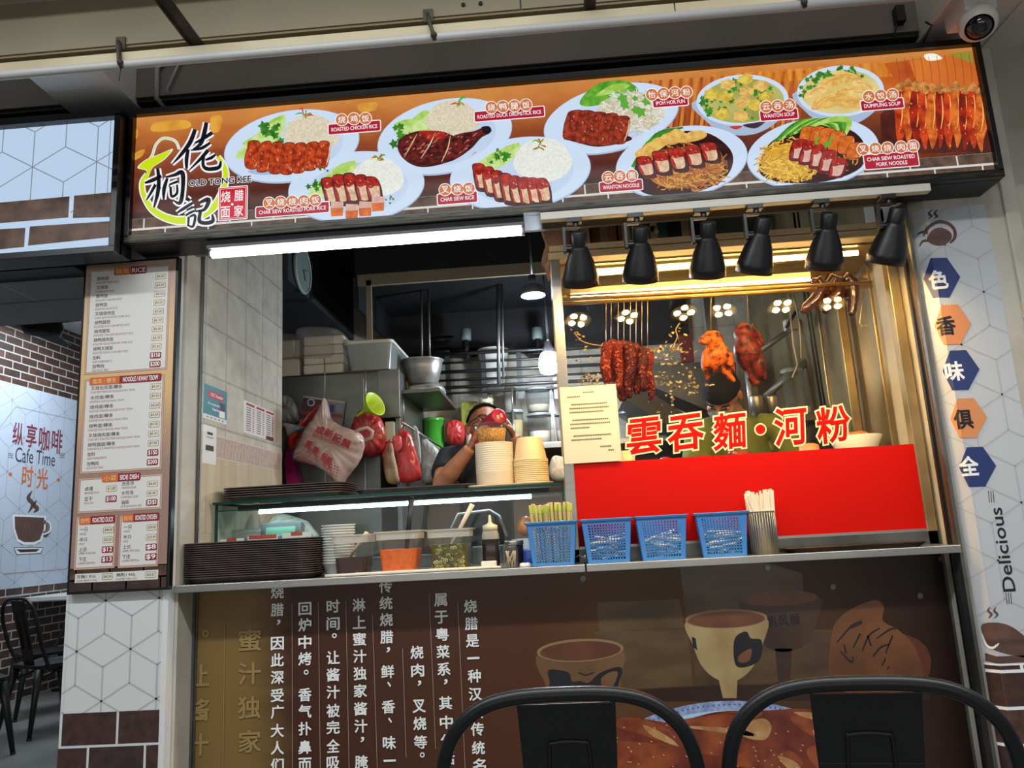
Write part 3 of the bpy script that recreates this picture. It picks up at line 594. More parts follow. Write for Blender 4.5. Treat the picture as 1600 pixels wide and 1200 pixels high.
for k in range(11):
    x = 1406+k*12.6; y = 132+k*.8+random.uniform(-3, 3)
    p.stroke([(x-6, 92-k), (x-2, 110), (x, y)], .7, ink((120, 56, 24), E1), 1.8); p.blob(wobble([(x-4, y), (x+5, y-2), (x+8, y+18), (x+10, y+52), (x+6, y+78), (x+1, y+96), (x-4, y+80), (x-9, y+50), (x-8, y+20)], 2), DK[k % 3], 2+k*.05, 3)
    p.stroke([(x+2, y+12), (x+4, y+40), (x+1, y+64)], [1, 2.4, 1], em('duck_hot', (250, 176, 90)), 2.04+k*.05); p.blob(wobble([(x-8, y+3), (x, y-7), (x+8, y+1), (x+2, y+9)], 2), em('duck_neck', (150, 84, 34), (216, 150, 80), 60), 2.7, 3)
for k in range(60): x, y = random.uniform(1402, 1538), random.uniform(138, 228); p.stroke([(x, y), (x+1, y+2.4)], .9, em('duck_hot', (0, 0, 0)), 2.8, 2)
part(p, 'food_picture', sg, fixn=False)
# dish names
p = Print((0, 2.462, 0), step=.0005); WH = em('label_white', (244, 246, 248)); RD = em('label_red', (176, 22, 46)); OG = em('label_orange', (206, 116, 58)); L0 = 15
def dish(cjk, cc, en, cx, cy, w, h):
    u, v = p.uv(cx, cy); q = p.mp(cx, cy); ls = en if isinstance(en, list) else [en]
    p.rrect(u, v, (w+3)*q, (h+3)*q, 3*q, WH, L0); p.rrect(u, v, w*q, h*q, 2*q, RD, L0+.5)
    for k, t in enumerate(ls): p.text(t, u, v-.7*q+((len(ls)-1)/2-k)*9.6*q, (w-9)*q*(len(t)/max(map(len, ls))), 6.3*q, WH, L0+1, bold=.012)
    for ch, (x, y) in zip(cjk, cc): p.ell(x, y, 10.2, 10.2, WH, L0+1.5); p.ell(x, y, 9, 9, OG, L0+2); p.ptext(ch, x, y, 11.5, 11.5, WH, L0+2.6, bold=.010)
dish('烧鸡饭', [(535, 189), (554, 187.5), (572, 187)], 'ROASTED CHICKEN RICE', 554.5, 201, 80, 16.5)
dish('烧鸭腿饭', [(768, 170), (786, 168.5), (804, 167.5), (822, 166)], 'ROASTED DUCK DRUMSTICK RICE', 796, 180, 108, 16.5)
dish('叉烧烧肉饭', [(422, 319), (440, 317.5), (458, 316.5), (476, 315.5), (494, 314)], 'CHAR SIEW ROASTED PORK RICE', 458, 329, 113, 16.5)
dish('叉烧饭', [(696, 298), (715, 297), (733, 296)], 'CHAR SIEW RICE', 715, 311, 61, 17)
dish('怡保河粉', [(1018, 150), (1036, 148.5), (1054, 147), (1072, 146)], 'IPOH HOR FUN', 1047, 161, 54, 15)
dish('云吞面', [(950, 279), (968, 277), (987, 276)], 'WANTON NOODLE', 970, 292, 66, 16.5)
dish('云吞汤', [(1196, 169), (1214, 167.5), (1232, 166)], 'WANTON SOUP', 1216, 181, 58, 17)
dish('水饺汤', [(1356, 153), (1374.5, 151.5), (1393, 150)], 'DUMPLING SOUP', 1377, 165, 66, 17)
dish('叉烧烧肉面', [(1347, 235), (1366, 234), (1385, 233), (1406, 231.5), (1425, 230)], ['CHAR SIEW ROASTED', 'PORK NOODLE'], 1391, 252, 84, 25)
part(p, 'dish_names', sg, fixn=False)
# brush-lettered shop name inside a lime ring
p = Print((0, 2.462, 0)); LI = em('lime', (206, 228, 20)); KB = em('brush_black', (16, 18, 26)); LG = em('pale_green', (200, 222, 160))
Z = lambda pts: [(200+x/6, 170+y/6) for x, y in pts]
ring = Z([(850, 460), (905, 540), (925, 640), (890, 800), (780, 960), (560, 1050), (400, 1040), (250, 960), (160, 820), (145, 700), (190, 620)])
p.stroke(ring, [10, 11, 12, 13, 14, 15, 14, 13, 11, 10, 8], WH, L0); p.stroke(ring, [6, 7, 8, 9, 10, 11, 10, 9, 7, 6, 5], LI, L0+.6)
leaf = Z([(110, 560), (180, 490), (300, 440), (415, 395), (340, 490), (240, 560), (200, 660), (160, 700), (190, 590)])
p.px([(q[0]+(q[0]-238)*.1, q[1]+(q[1]-258)*.08) for q in smooth(leaf, 4)], WH, L0+.2); p.blob(leaf, LI, L0+.8)
neck = Z([(170, 530), (235, 450), (270, 350), (330, 290), (400, 290), (460, 320), (490, 390)]); p.stroke(neck, 4.5, WH, L0); p.stroke(neck, [1, 2, 2.6, 2.8, 2.6, 2, 1], LG, L0+.6)
BR = [ # brush strokes of the three characters: points in crop units with widths in photo pixels
 ([(640, 205), (590, 330), (500, 450), (425, 530)], [6, 7, 5, 1.5]), ([(575, 390), (560, 480), (560, 570)], [5, 6, 4]),
 ([(745, 140), (725, 240), (690, 340), (620, 390)], [6, 7, 6, 2]), ([(640, 330), (700, 300), (800, 235)], [3, 5, 6]), ([(600, 400), (700, 380), (780, 330)], [2, 5, 4]), ([(760, 400), (690, 480), (580, 590)], [6, 5, 1.5]), ([(720, 450), (715, 540), (760, 575), (860, 560), (880, 500)], [5, 5, 6, 6, 3]), ([(735, 490), (790, 470), (830, 440)], [3, 5, 3]),
 ([(290, 570), (300, 680), (290, 800), (255, 935)], [5, 6, 6, 3]), ([(170, 705), (240, 680), (325, 640)], [3, 6, 5]), ([(270, 720), (225, 800), (185, 865)], [5, 4, 2]), ([(300, 720), (315, 760)], [4, 2]), ([(345, 860), (350, 760), (380, 660)], [3, 6, 4]), ([(370, 650), (450, 630), (520, 610), (525, 760), (500, 890), (440, 870)], [3, 5, 7, 6, 6, 2]), ([(400, 720), (480, 690)], [3, 4]), ([(410, 740), (420, 830), (470, 800), (470, 720)], [4, 4, 4, 3]),
 ([(560, 850), (590, 870)], [6, 5]), ([(470, 985), (540, 940), (620, 890)], [3, 5, 4]), ([(560, 960), (620, 930)], [3, 4]), ([(550, 1010), (600, 980), (640, 965)], [3, 4, 3]), ([(580, 1020), (575, 1110)], [4, 3]), ([(590, 1020), (640, 1010), (620, 1110), (570, 1100)], [3, 4, 4, 2]), ([(680, 890), (765, 860), (730, 950), (650, 970)], [4, 7, 5, 3]), ([(690, 970), (680, 1060), (740, 1080), (805, 1060), (800, 1000)], [5, 6, 6, 6, 3])]
for pts, w in BR: p.stroke(Z(pts), [x+5.5 for x in w], WH, L0+1.2)
for pts, w in BR: p.stroke(Z(pts), w, KB, L0+2)
p.ptext('OLD TONG KEE', 345.5, 284.5, 96, 9.5, KB, L0+2.6, bold=.022, edge=(WH, .08))
u, v = p.uv(365.5, 319); q = p.mp(365, 319); SR = em('seal_red', (206, 26, 46))
p.rrect(u, v, 46*q, 55*q, 2*q, WH, L0+2); p.rrect(u, v, 43*q, 52*q, 1*q, SR, L0+2.4); p.rrect(u, v, 40*q, 49*q, .5*q, WH, L0+2.6); p.rrect(u, v, 38.6*q, 47.6*q, .5*q, SR, L0+2.8)
for ch, x, y in (('烧', 354.5, 309), ('腊', 375, 307), ('面', 354, 333), ('家', 374.5, 331)): p.ptext(ch, x, y, 14, 18, WH, L0+3.4, bold=.012)
p.ell(364.5, 321, 2, 2, WH, L0+3.4)
part(p, 'shop_name_lettering', sg, fixn=False)
# neighbouring lit sign
s2 = thing('light_box_sign', 'lit white sign with cube lines and bricks over the cafe entrance', 'sign', (-2.4, 2.45, 2.19))
m = MB().use(FRAME); m.span((-3.5, 2.43, 2.185), (-1.456, 2.50, 2.715)); m.span((-3.5, 2.50, 2.33), (-1.47, 2.598, 2.70)); part(m, 'housing', s2)
m = MB().use(FRAME)
for a, b in (((-3.5, 2.395, 2.69), (-1.456, 2.44, 2.715)), ((-3.5, 2.395, 2.182), (-1.456, 2.44, 2.206)), ((-1.478, 2.395, 2.2), (-1.456, 2.44, 2.7))): m.span(a, b)
part(m, 'frame', s2, bevel=.002)
p = Print((0, 2.425, 0)); a = p.uv(182, 190); b = p.uv(178, 383)
p.rect(-3.5, 2.2, -1.47, 2.695, em('sign_pale', (188, 210, 236)), 0); p.cubes(-3.4, 2.35, a[0], 2.69, .235, em('sign_lines', (128, 142, 150)), .0038, 1, off=p.uv(51, 261))
p.rect(a[0]-.022, 2.35, a[0]-.019, 2.69, em('sign_lines', (0, 0, 0)), 1)
BG = em('big_brick', (108, 84, 70), (66, 50, 44), 16, detail=8, lo=.3, hi=.7)
for q_ in ([(-60, 322), (109, 307), (107, 340), (-60, 354)], [(116, 306), (182, 300), (181, 339), (114, 341)], [(-60, 362), (40, 356), (38, 386), (-60, 396)], [(47, 354), (182, 345), (181, 370), (44, 384)]): p.px(q_, BG, 2)
for j, v_ in enumerate((2.222, 2.277)): p.bricks(-3.49, v_, p.uv(-66, 360)[0], v_+.046, .30, .052, .012, [BG], 2, off=.3+.4*j)
part(p, 'sign_print', s2, fixn=False)
# ================================================================ PRINTED BOARDS ON THE FRONT
b = thing('menu_board', 'tall printed menu board with red price list on the left pier', 'menu board', (-1.495, 2.585, 1.045))
m = MB().use(FRAME); m.span((-1.673, 2.572, 1.043), (-1.319, 2.599, 2.218)); part(m, 'frame', b, bevel=.002)
p = Print((0, 2.5715, 0)); BX0, BX1, BZ0, BZ1 = -1.664, -1.328, 1.052, 2.209
p.rect(BX0, BZ0, BX1, BZ1, grad('menu_ground', [(0, (150, 120, 108)), (.35, (158, 128, 116)), (.6, (214, 176, 124)), (.78, (220, 184, 140)), (1, (178, 150, 134))], .03-1.0+1.0, 1.15, 0, .06, 3))
PW = mat('menu_white', (216, 213, 206), .4); RDL = ink((150, 50, 54)); RDK = ink((140, 22, 40)); OGK = ink((206, 104, 42)); WK = ink((240, 238, 232)); KK = ink((30, 28, 28)); EN = ink((150, 70, 70)); KB2 = [BRK[0], BRK[1]]
p.rect(BX0, BZ0, BX1, 1.128, ink((196, 186, 176)), 1); p.bricks(BX0, BZ0, BX1, 1.128, .118, .039, .005, BRK, 2, off=.3)
def panel(x0, y0, x1, y1, x2, y2):
    """Panel from photo corners: top left, top right y, bottom left."""
    a = p.uv(x0, y0); c = p.uv(x1, y1); d = p.uv(x2, y2); u0, u1, v1, v0 = a[0], c[0], (a[1]+c[1])/2, d[1]
    p.rect(u0-.006, v0-.006, u1+.006, v1+.006, RDL, 2.2); p.rect(u0-.0052, v0-.0052, u1+.0052, v1+.0052, ink((190, 164, 142)), 2.3); p.rect(u0, v0, u1, v1, RDL, 2.4); p.rect(u0+.0012, v0+.0012, u1-.0012, v1-.0012, PW, 2.5)
def head(cjk, en, x, y, w, split):
    u, v = p.uv(x, y); q = p.mp(x, y); W_ = w*q; p.rrect(u, v, W_, 12*q, 2.5*q, RDK, 4); p.rrect(u-W_*(1-split)/2, v, W_*split, 12*q, 2.5*q, OGK, 4.4)
    p.text(cjk, u-W_*(1-split)/2, v, W_*split*.78, 7.5*q, ink((236, 200, 150)), 5); p.text(en, u+W_*split/2, v, W_*(1-split)*.84, 7*q, WK, 5, bold=.02)
def price(t, x, y, hand):
    u, v = p.uv(x, y); q = p.mp(x, y)
    if hand:
        p.rrect(u, v, 16.5*q, 9*q, 1.5*q, RDL, 3); p.rrect(u, v, 15.3*q, 7.8*q, 1.2*q, ink((222, 216, 190)), 3.4); p.text(t, u, v, 12*q, 4.5*q, KK, 4, shear=.2)
    else: p.rrect(u, v, 17.5*q, 10*q, 2*q, RDK, 3); p.text(t, u, v, 14*q, 7.4*q, WK, 4, bold=.02)
def rows(items, yc, ye, xl, dx, xr, dxr, ypr, ewid=4.3):
    n = len(items)
    for k, (cj, en, pr) in enumerate(items):
        t = k/max(1, n-1); y = yc+(ye-yc)*t; x = xl+dx*t; q = p.mp(x, y)
        u, v = p.uv(x, y); w = len(cj)*6.1*q; p.text(cj, u+w/2, v, w, 6.0*q, KK, 3, bold=.008)
        w2 = len(en)*2.02*q*ewid/4.3; u2, v2 = p.uv(x-.6, y+6.6); p.text(en, u2+w2/2, v2, w2, 3.3*q, EN, 3)
        hand = '.' in pr; price(pr, xr+dxr*t, y+ypr, hand)
panel(143, 423, 264, 417, 136, 583); head('饭类', 'RICE', 204, 423, 51, .52)
rows([('烧肉饭', 'ROASTED PORK RICE', '$4.00'), ('叉烧饭', 'CHAR SIEW RICE', '$4.00'), ('烧鸡饭', 'ROASTED CHICKEN RICE', '$4.50'), ('烧鸭饭', 'ROASTED DUCK RICE', '$4.50'), ('叉烧烧肉饭', 'CHAR SIEW ROASTED PORK RICE', '$5.00'), ('烧鸭腿饭', 'ROASTED DUCK DRUMSTICK RICE', '$6.50'), ('烧鸡腿饭', 'ROASTED CHICKEN DRUMSTICK RICE', '$6.00'), ('烧鸭烧肉饭', 'ROASTED DUCK ROASTED PORK RICE', '$5.50'), ('烧鸭叉烧饭', 'ROASTED DUCK CHAR SIEW RICE', '$5.50'), ('加料', 'ADD INGREDIENTS', '$1⁵⁰'.replace('⁵⁰', '50')), ('加鸭肉', 'ADD DUCK MEAT', '$200')], 436, 573, 152, -7.5, 251.5, -9, -4)
panel(135, 596, 255, 588, 129, 738); head('面类 / 粿条', 'NOODLE / KWAY TEOW', 196.5, 593, 112, .42)
rows([('叉烧云吞面/粿条', 'CHAR SIEW WANTON NOODLE/ KWAY TEOW', '$4.50'), ('水饺面/粿条', 'DUMPLING NOODLE/ KWAY TEOW', '$4.50'), ('烧鸡面/粿条', 'ROASTED CHICKEN NOODLE/ KWAY TEOW', '$4.50'), ('烧肉面/粿条', 'ROASTED PORK NOODLE/ KWAY TEOW', '$4.50'), ('烧鸭面/粿条', 'ROASTED DUCK NOODLE/ KWAY TEOW', '$4.50'), ('叉烧烧肉面/粿条', 'CHAR SIEW ROASTED PORK NOODLE/ KWAY TEOW', '$5.50'), ('烧鸭腿面/粿条', 'ROASTED DUCK DRUMSTICK NOODLE/ KWAY TEOW', '$7.00'), ('加料', 'ADD INGREDIENTS', '$150'), ('加鸭肉', 'ADD DUCK MEAT', '$200')], 607, 725, 142.5, -6.5, 243.5, -5, -3)
panel(126, 750, 252, 743, 124, 800); head('小菜', 'SIDE DISH', 190, 746, 60, .42)
rows([('卤蛋', 'BRAISED EGG', '$1.00'), ('豆干', 'DOU GAN', '$100')], 764, 780, 133.5, -1, 174.5, -.5, -.5); rows([('云吞汤', 'WANTON SOUP', '$4.00'), ('水饺汤', 'DUMPLING SOUP', '$5.00'), ('油菜', 'OYSTER SAUCE VEG', '$2/$3')], 756, 785, 191, -1.5, 238.5, -1, 0)
panel(122, 811, 180, 807, 118, 888); head('烧鸭', 'ROASTED DUCK', 152.5, 812.5, 56, .32); rows([('一只', 'WHOLE', '$48.00'), ('半只', 'HALF', '$25.00'), ('上庄', 'UPPER PORTION', '$12'), ('下庄', 'LOWER PORTION', '$13')], 828, 874, 125.5, -2.5, 170, -2.5, 0)
panel(190, 809, 247, 804, 187, 885); head('烧鸡', 'ROASTED CHICKEN', 220.5, 808.5, 57, .3); rows([('一只', 'WHOLE', '$30.00'), ('半只', 'HALF', '$15.00'), ('上庄', 'UPPER PORTION', '$8'), ('下庄', 'LOWER PORTION', '$9')], 824, 870, 194, -2.5, 238, -2, 0)
p.px([(118, 897), (248, 890), (247, 905), (117, 911)], PW, 3); q = p.mp(180, 900)
for t, e, x, y, xp in (('叉烧(1 KG)', 'CHAR SIEW (1 KG)', 135, 901, 168), ('烧肉(1 KG)', 'ROASTED PORK (1 KG)', 197, 898, 235.5)):
    p.ptext(t, x, y, 29, 6, KK, 4, bold=.006); p.ptext(e, x+1, y+6.5, 32, 3.4, EN, 4); price('$40.00', xp, y, True)
part(p, 'menu_print', b, fixn=False)
# ---------------------------------------------------------------- printed front panel under the counter
f = thing('counter_front_panel', 'dark brown printed panel with white vertical writing under the counter', 'front panel', (0, 2.77, .05))
m = MB().use(BLACK); m.span((-1.31, 2.752, .02), (1.29, 2.80, 1.035)); m.use(STEELD)
m.span((-1.313, 2.745, .02), (-1.300, 2.757, 1.03)); m.span((1.282, 2.745, .02), (1.290, 2.757, 1.03)); part(m, 'backing', f)
p = Print((0, 2.7515, 0)); X0, X1, Z0, Z1 = -1.302, 1.284, .03, 1.032
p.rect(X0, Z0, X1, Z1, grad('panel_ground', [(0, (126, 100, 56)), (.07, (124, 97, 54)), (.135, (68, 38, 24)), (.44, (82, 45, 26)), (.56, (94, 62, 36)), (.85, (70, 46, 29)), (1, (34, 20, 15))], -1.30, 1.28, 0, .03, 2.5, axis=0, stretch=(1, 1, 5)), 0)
WO_ = [mat('photo_wood_a', (100, 76, 48), .3, c2=(78, 57, 36), scale=5, stretch=(1, 1, 3)), mat('photo_wood_b', (92, 68, 42), .3, c2=(66, 48, 30), scale=5, stretch=(1, 1, 3))]
PX = lambda pts: [(800+x/3.75, 880+y/3.75) for x, y in pts]
p.px(PX([(500, 230), (980, 210), (1010, 380), (510, 400)]), WO_[0], 1); p.px(PX([(980, 0), (1500, 0), (1700, 60), (1720, 380), (1030, 380)]), WO_[1], 1); p.px(PX([(480, 400), (1030, 385), (1060, 720), (640, 740)]), WO_[0], 1); p.px(PX([(1050, 385), (1900, 390), (1900, 720), (1080, 720)]), WO_[1], 1.2)
p.px(PX([(640, 745), (1230, 715), (2450, 690), (2450, 800), (700, 810)]), mat('photo_dark', (46, 28, 20), .3), 1.4)
CU1 = mat('cup_clay', (100, 70, 44), .25, c2=(120, 88, 58), scale=8); CU2 = mat('cup_pale', (176, 150, 104), .25, c2=(150, 122, 78), scale=8); CUI = mat('cup_inside', (112, 66, 42), .3, c2=(90, 50, 34), scale=8); CUD = mat('cup_dark', (72, 48, 34), .3, c2=(52, 34, 26), scale=8); INKB = ink((26, 24, 30)); CUR = ink((140, 112, 76)); CUO = mat('cup_orange', (124, 78, 46), .25, c2=(96, 58, 34), scale=6)
p.blob(PX([(145, 540), (200, 720), (215, 790), (590, 790), (640, 640), (650, 520), (400, 470)]), CU1, 2); p.ell(800+400/3.75, 880+510/3.75, 68, 18, CUR, 2.4, 3); p.ell(800+400/3.75, 880+514/3.75, 63, 15, CUI, 2.6, 3)
p.blob(PX([(215, 625), (330, 640), (350, 690), (400, 690), (450, 700), (520, 640), (640, 610), (620, 720), (590, 770), (230, 770), (222, 700)]), INKB, 3); p.blob(PX([(520, 680), (570, 640), (620, 640), (590, 720), (540, 740)]), CU1, 3.4); p.stroke(PX([(390, 640), (430, 655), (480, 640)]), 2, INKB, 3)
p.blob(PX([(1330, 215), (1380, 330), (1480, 480), (1600, 520), (1720, 470), (1790, 330), (1800, 200), (1560, 170)]), CUD, 1.8); p.ell(800+1565/3.75, 880+205/3.75, 60, 12, CUI, 2, 2); p.px(PX([(1540, 500), (1640, 500), (1630, 690), (1700, 720), (1500, 720), (1560, 690)]), CUD, 1.8)
for k, ch in enumerate('帆风顺'): p.ptext(ch, 1206+k*18, 971-k*1.5, 15, 17, INKB, 2.6, bold=.02)
p.blob(PX([(1020, 340), (1060, 480), (1110, 600), (1200, 680), (1310, 690), (1410, 610), (1470, 470), (1490, 320), (1250, 300)]), CU2, 3); p.px(PX([(1210, 680), (1320, 680), (1315, 790), (1235, 790)]), CU2, 2.9); p.ell(800+1255/3.75, 880+325/3.75, 64, 15, CUR, 3.4, 2); p.ell(800+1255/3.75, 880+330/3.75, 60, 12.5, CUI, 3.6, 2)
p.blob(PX([(1305, 440), (1370, 400), (1400, 440), (1460, 450), (1460, 540), (1420, 590), (1330, 610), (1300, 560)]), INKB, 4); p.blob(PX([(1330, 540), (1400, 500), (1390, 570), (1330, 580)]), CUO, 4.3); p.px(PX([(1052, 430), (1075, 440), (1085, 510), (1060, 490)]), INKB, 4)
B4 = lambda pts: [(1150+x/3.556, 880+y/3.556) for x, y in pts]
p.blob(B4([(530, 400), (600, 280), (760, 205), (820, 240), (815, 320), (900, 370), (1000, 480), (1010, 700), (560, 700)]), CUO, 2.2); p.blob(B4([(830, 400), (1000, 420), (1080, 520), (1050, 660), (900, 690)]), mat('photo_dark_red', (96, 48, 30), .3), 1.9)
for pts in ([(560, 440), (640, 350), (700, 320)], [(640, 360), (700, 330)], [(580, 490), (640, 550), (650, 520)], [(650, 470), (690, 390)], [(700, 490), (740, 400), (800, 360)], [(730, 400), (750, 460)], [(780, 420), (850, 370), (900, 360)], [(760, 520), (800, 470), (850, 450)], [(830, 500), (870, 400)], [(810, 570), (830, 530)], [(600, 450), (610, 500)], [(840, 590), (850, 575)]): p.stroke(B4(pts), [2, 3.2, 2][:len(pts)], INKB, 3)
# big dish of roast meat at the bottom
p.ell(1130, 1245, 235, 150, mat('dish_rim_blue', (120, 136, 176), .25, c2=(160, 174, 206), scale=60), 5, 4, 70); p.ell(1130, 1248, 222, 138, mat('dish_white', (176, 206, 228), .25), 5.4, 4, 70)
for k in range(70):
    t = math.radians(20+k*2.05); p.ell(1130+228*math.cos(t), 1245-144*math.sin(t)-12*math.cos(t), 1.6, 1.6, ink((70, 84, 140)), 5.5, n=6)
RM = [mat('roast_red', (134, 56, 28), .22, c2=(92, 30, 16), scale=12, detail=6, coat=.3), mat('roast_brown', (158, 78, 38), .22, c2=(112, 42, 20), scale=14, detail=6, coat=.3), mat('roast_flesh', (196, 152, 96), .3, c2=(160, 110, 62), scale=16, detail=6)]
p.blob([(940, 1140), (990, 1122), (1050, 1128), (1120, 1112), (1190, 1110), (1270, 1108), (1330, 1130), (1345, 1190), (1330, 1260), (940, 1260)], RM[0], 6)
for pts, k in (([(950, 1130), (990, 1120), (1045, 1140), (1052, 1165), (1010, 1150)], 1), ([(1050, 1128), (1120, 1116), (1190, 1112), (1160, 1130), (1090, 1138)], 1), ([(1005, 1132), (1040, 1148), (1060, 1166), (1020, 1150)], 2), ([(1065, 1134), (1150, 1138), (1180, 1150), (1110, 1142)], 2), ([(1150, 1136), (1190, 1122), (1205, 1135), (1195, 1155), (1165, 1152)], 2), ([(1080, 1150), (1130, 1140), (1170, 1165), (1130, 1180), (1095, 1175)], 1), ([(1140, 1185), (1190, 1165), (1240, 1175), (1250, 1200), (1170, 1200)], 1), ([(1215, 1180), (1245, 1192), (1255, 1215), (1230, 1200)], 2), ([(1235, 1120), (1290, 1122), (1318, 1145), (1300, 1160), (1260, 1145)], 1), ([(1240, 1112), (1300, 1116), (1310, 1128), (1270, 1124)], 2), ([(1270, 1140), (1300, 1150), (1305, 1165), (1280, 1158)], 2), ([(950, 1160), (1040, 1165), (1060, 1190), (1000, 1210), (950, 1200)], 1), ([(1260, 1170), (1320, 1160), (1335, 1200), (1290, 1210)], 1)): p.blob(pts, RM[k], 6.4+k*.3)
for k in range(60): x, y = random.uniform(950, 1330), random.uniform(1128, 1200); p.stroke([(x, y), (x+2.5, y+1.5)], 1, ink((226, 196, 170)), 7.4, 2)
for x, y in ((911, 904), (1199, 887), (1301, 917), (1437, 931), (1470, 873)): p.ell(x, y, 4.5, 4.5, STEELD, 7.6, n=16)
part(p, 'photo_print', f, fixn=False)
p = Print((0, 2.7515, 0)); CW = ink((238, 237, 232)); TA = ink((150, 122, 72))
COLS = [(434, '烧腊，因此深受广大人们', (925, 952.5, 972, 1005, 1031, 1058, 1086, 1112, 1141, 1168, 1195)), (477, '回炉中烤。香气扑鼻而', (951, 976, 1003, 1029, 1050, 1085, 1111, 1138, 1167, 1194)), (521, '时间。让酱汁被完全吸', (947, 974, 993, 1027, 1054, 1081, 1110, 1136, 1165, 1192)), (563, '淋上蜜汁独家酱汁，腌', (945, 972, 998.5, 1025, 1052, 1079, 1107, 1134, 1155, 1190)), (606, '传统烧腊，鲜、香、味一', (916, 942, 968, 995, 1015, 1049, 1069, 1104, 1125, 1160, 1188)), (653, '烧肉，叉烧等。', (1019, 1047, 1067, 1103, 1130, 1159, 1179)), (694, '属于粤菜系，其中包括', (937, 964, 991, 1018, 1045, 1065, 1098, 1128, 1157, 1184)), (741, '烧腊是一种汉族传统名', (947, 974, 1001, 1028, 1056, 1084, 1112, 1139, 1168, 1195))]
for k, (x, t, ys) in enumerate(COLS):
    drift = .0 if k < 3 else (.008, .012, .02, .024, .028)[k-3]
    for ch, y in zip(t, ys):
        xx = x + (y-1050)*drift*2
        if ch in '，、': p.ptext(ch, xx+2, y, 5, 7, CW, 8, bold=.02)
        elif ch == '。': p.ptext(ch, xx+2, y, 7, 7, CW, 8, bold=.012)
        elif ch == '一': p.ptext(ch, xx, y, 19, 3.2, CW, 8)
        else: p.ptext(ch, xx, y, 19.5, 18.5, CW, 8, bold=.022)
LN = ink((150, 132, 116))
for a, b_ in (((457, 943), (457.5, 1200)), ((498, 940), (501, 1200)), ((541, 939), (546, 1200)), ((582.5, 960), (590, 1200)), ((629.5, 1013), (635, 1183)), ((671, 929), (681, 1170)), ((715.5, 941), (727, 1200))): p.stroke([a, b_], 1, LN, 8, 1)
for ch, x, y in (('。', 322, 990), ('让', 310, 1055), ('酱', 310, 1109), ('汁', 309, 1163), ('蜜', 391, 1000), ('汁', 391, 1052), ('独', 390, 1105), ('家', 391, 1158)): p.ptext(ch, x, y, 10 if ch == '。' else 34, 10 if ch == '。' else 31, TA, 7.6, bold=.02)
p.stroke([(352, 970), (349, 1200)], 1, TA, 7.6, 1)
part(p, 'lettering', f, fixn=False)
# ---------------------------------------------------------------- wrapped poster on the right pier
class Fold(Print):
    """Print that follows the pier's chamfer to the left of the crease."""
    DX, DY = -.047/.0723, .055/.0723
    def w(s, u, v, layer=1): return Vector((u, v, layer))
    def uv(s, px, py):
        a = at(px, py, 2.60)
        if a.x >= XC: return (a.x, a.z)
        n = Vector((-.055, -.047, 0)).normalized(); q = on(px, py, (XC, 2.60, 0), n); return (XC-math.hypot(q.x-XC, q.y-2.60), q.z)
    def fold(s):
        vs, fs, ms, sm = [], [], [], []
        for f_, k in zip(s.f, s.m):
            P = [s.v[i] for i in f_]
            tris = [P] if len(P) < 4 else [[P[i] for i in t] for t in tessellate_polygon([[(q.x, q.y, 0) for q in P]])]
            for T in tris:
                for side in (0, 1):
                    o = []
                    for i in range(len(T)):
                        A, B = T[i], T[(i+1) % len(T)]; xc = XC if side else XC+.0012; ia, ib = (A.x >= xc) == bool(side), (B.x >= xc) == bool(side)
                        if ia: o.append(A)
                        if ia != ib and abs(B.x-A.x) > 1e-9: o.append(A.lerp(B, (xc-A.x)/(B.x-A.x)))
                    if len(o) < 3: continue
                    b0 = len(vs)
                    for q in o:
                        st = q.z*s.step
                        if side: vs.append(Vector((q.x, 2.5995-st, q.y)))
                        else: d = XC-q.x; vs.append(Vector((XC+s.DX*d-.7607*st, 2.5995+s.DY*d-.65*st, q.y)))
                    fs.append(list(range(b0, b0+len(o)))); ms.append(k); sm.append(False)
        s.v, s.f, s.m, s.smooth = vs, fs, ms, sm; return s
pp = thing('pier_poster', 'white poster with coloured hexagons and Delicious lettering wrapped on the right pier', 'poster', (1.42, 2.6, .05))
p = Fold((0, 2.60, 0)); PU0, PU1 = XC-.045, 1.543; PPR = mat('poster_paper_dimmed', (186, 189, 192), .3)  # white paper darkened: the dimmer light on this pier is in the colour
zt = p.uv(1500, 322)[1]; zb = .69
p.rect(PU0, .02, PU1, zt, PPR, 0); p.cubes(PU0, zb, PU1, zt, .205, PLINE, .0048, 1, off=p.uv(1537, 456))
BW = mat('poster_wood', (104, 74, 62), .45, c2=(74, 50, 44), scale=9, detail=6, stretch=(1, 1, 5)); PBR = BRK
NV = ink((36, 52, 104)); PO = ink((206, 134, 84)); WK2 = ink((238, 238, 236)); BK2 = ink((20, 18, 20))
ST = [[(1456, 328), (1451, 334), (1455, 338), (1450, 342)], [(1465, 327), (1460, 334), (1464, 338), (1459, 342)]]
for s_ in ST: p.stroke(s_, [.6, 3.4, 3, .6], BW, 3)
cupp = [(1449, 372), (1455, 361), (1468, 356), (1482, 361), (1487, 370), (1480, 380), (1466, 384), (1453, 380)]
p.stroke([(1443, 369), (1451, 355), (1466, 347), (1482, 350), (1491, 360), (1491, 372), (1484, 380)], [3, 5, 5, 5, 5, 5, 3], BW, 3); p.blob(cupp, BW, 3.2); p.stroke([(1433, 366), (1441, 363), (1450, 364)], [1.5, 3, 5], BW, 3.1); p.stroke([(1437, 385), (1442, 377), (1452, 376)], [1.4, 3, 4], BW, 3.1)
HX = [((1467, 434), NV, '色', WK2, (1466, 437)), ((1484, 507), PO, '香', BK2, (1478, 509)), ((1497, 578), NV, '味', WK2, (1491, 580)), ((1509, 653), PO, '俱', BK2, (1505, 655)), ((1523, 729), NV, '全', WK2, (1514, 728))]
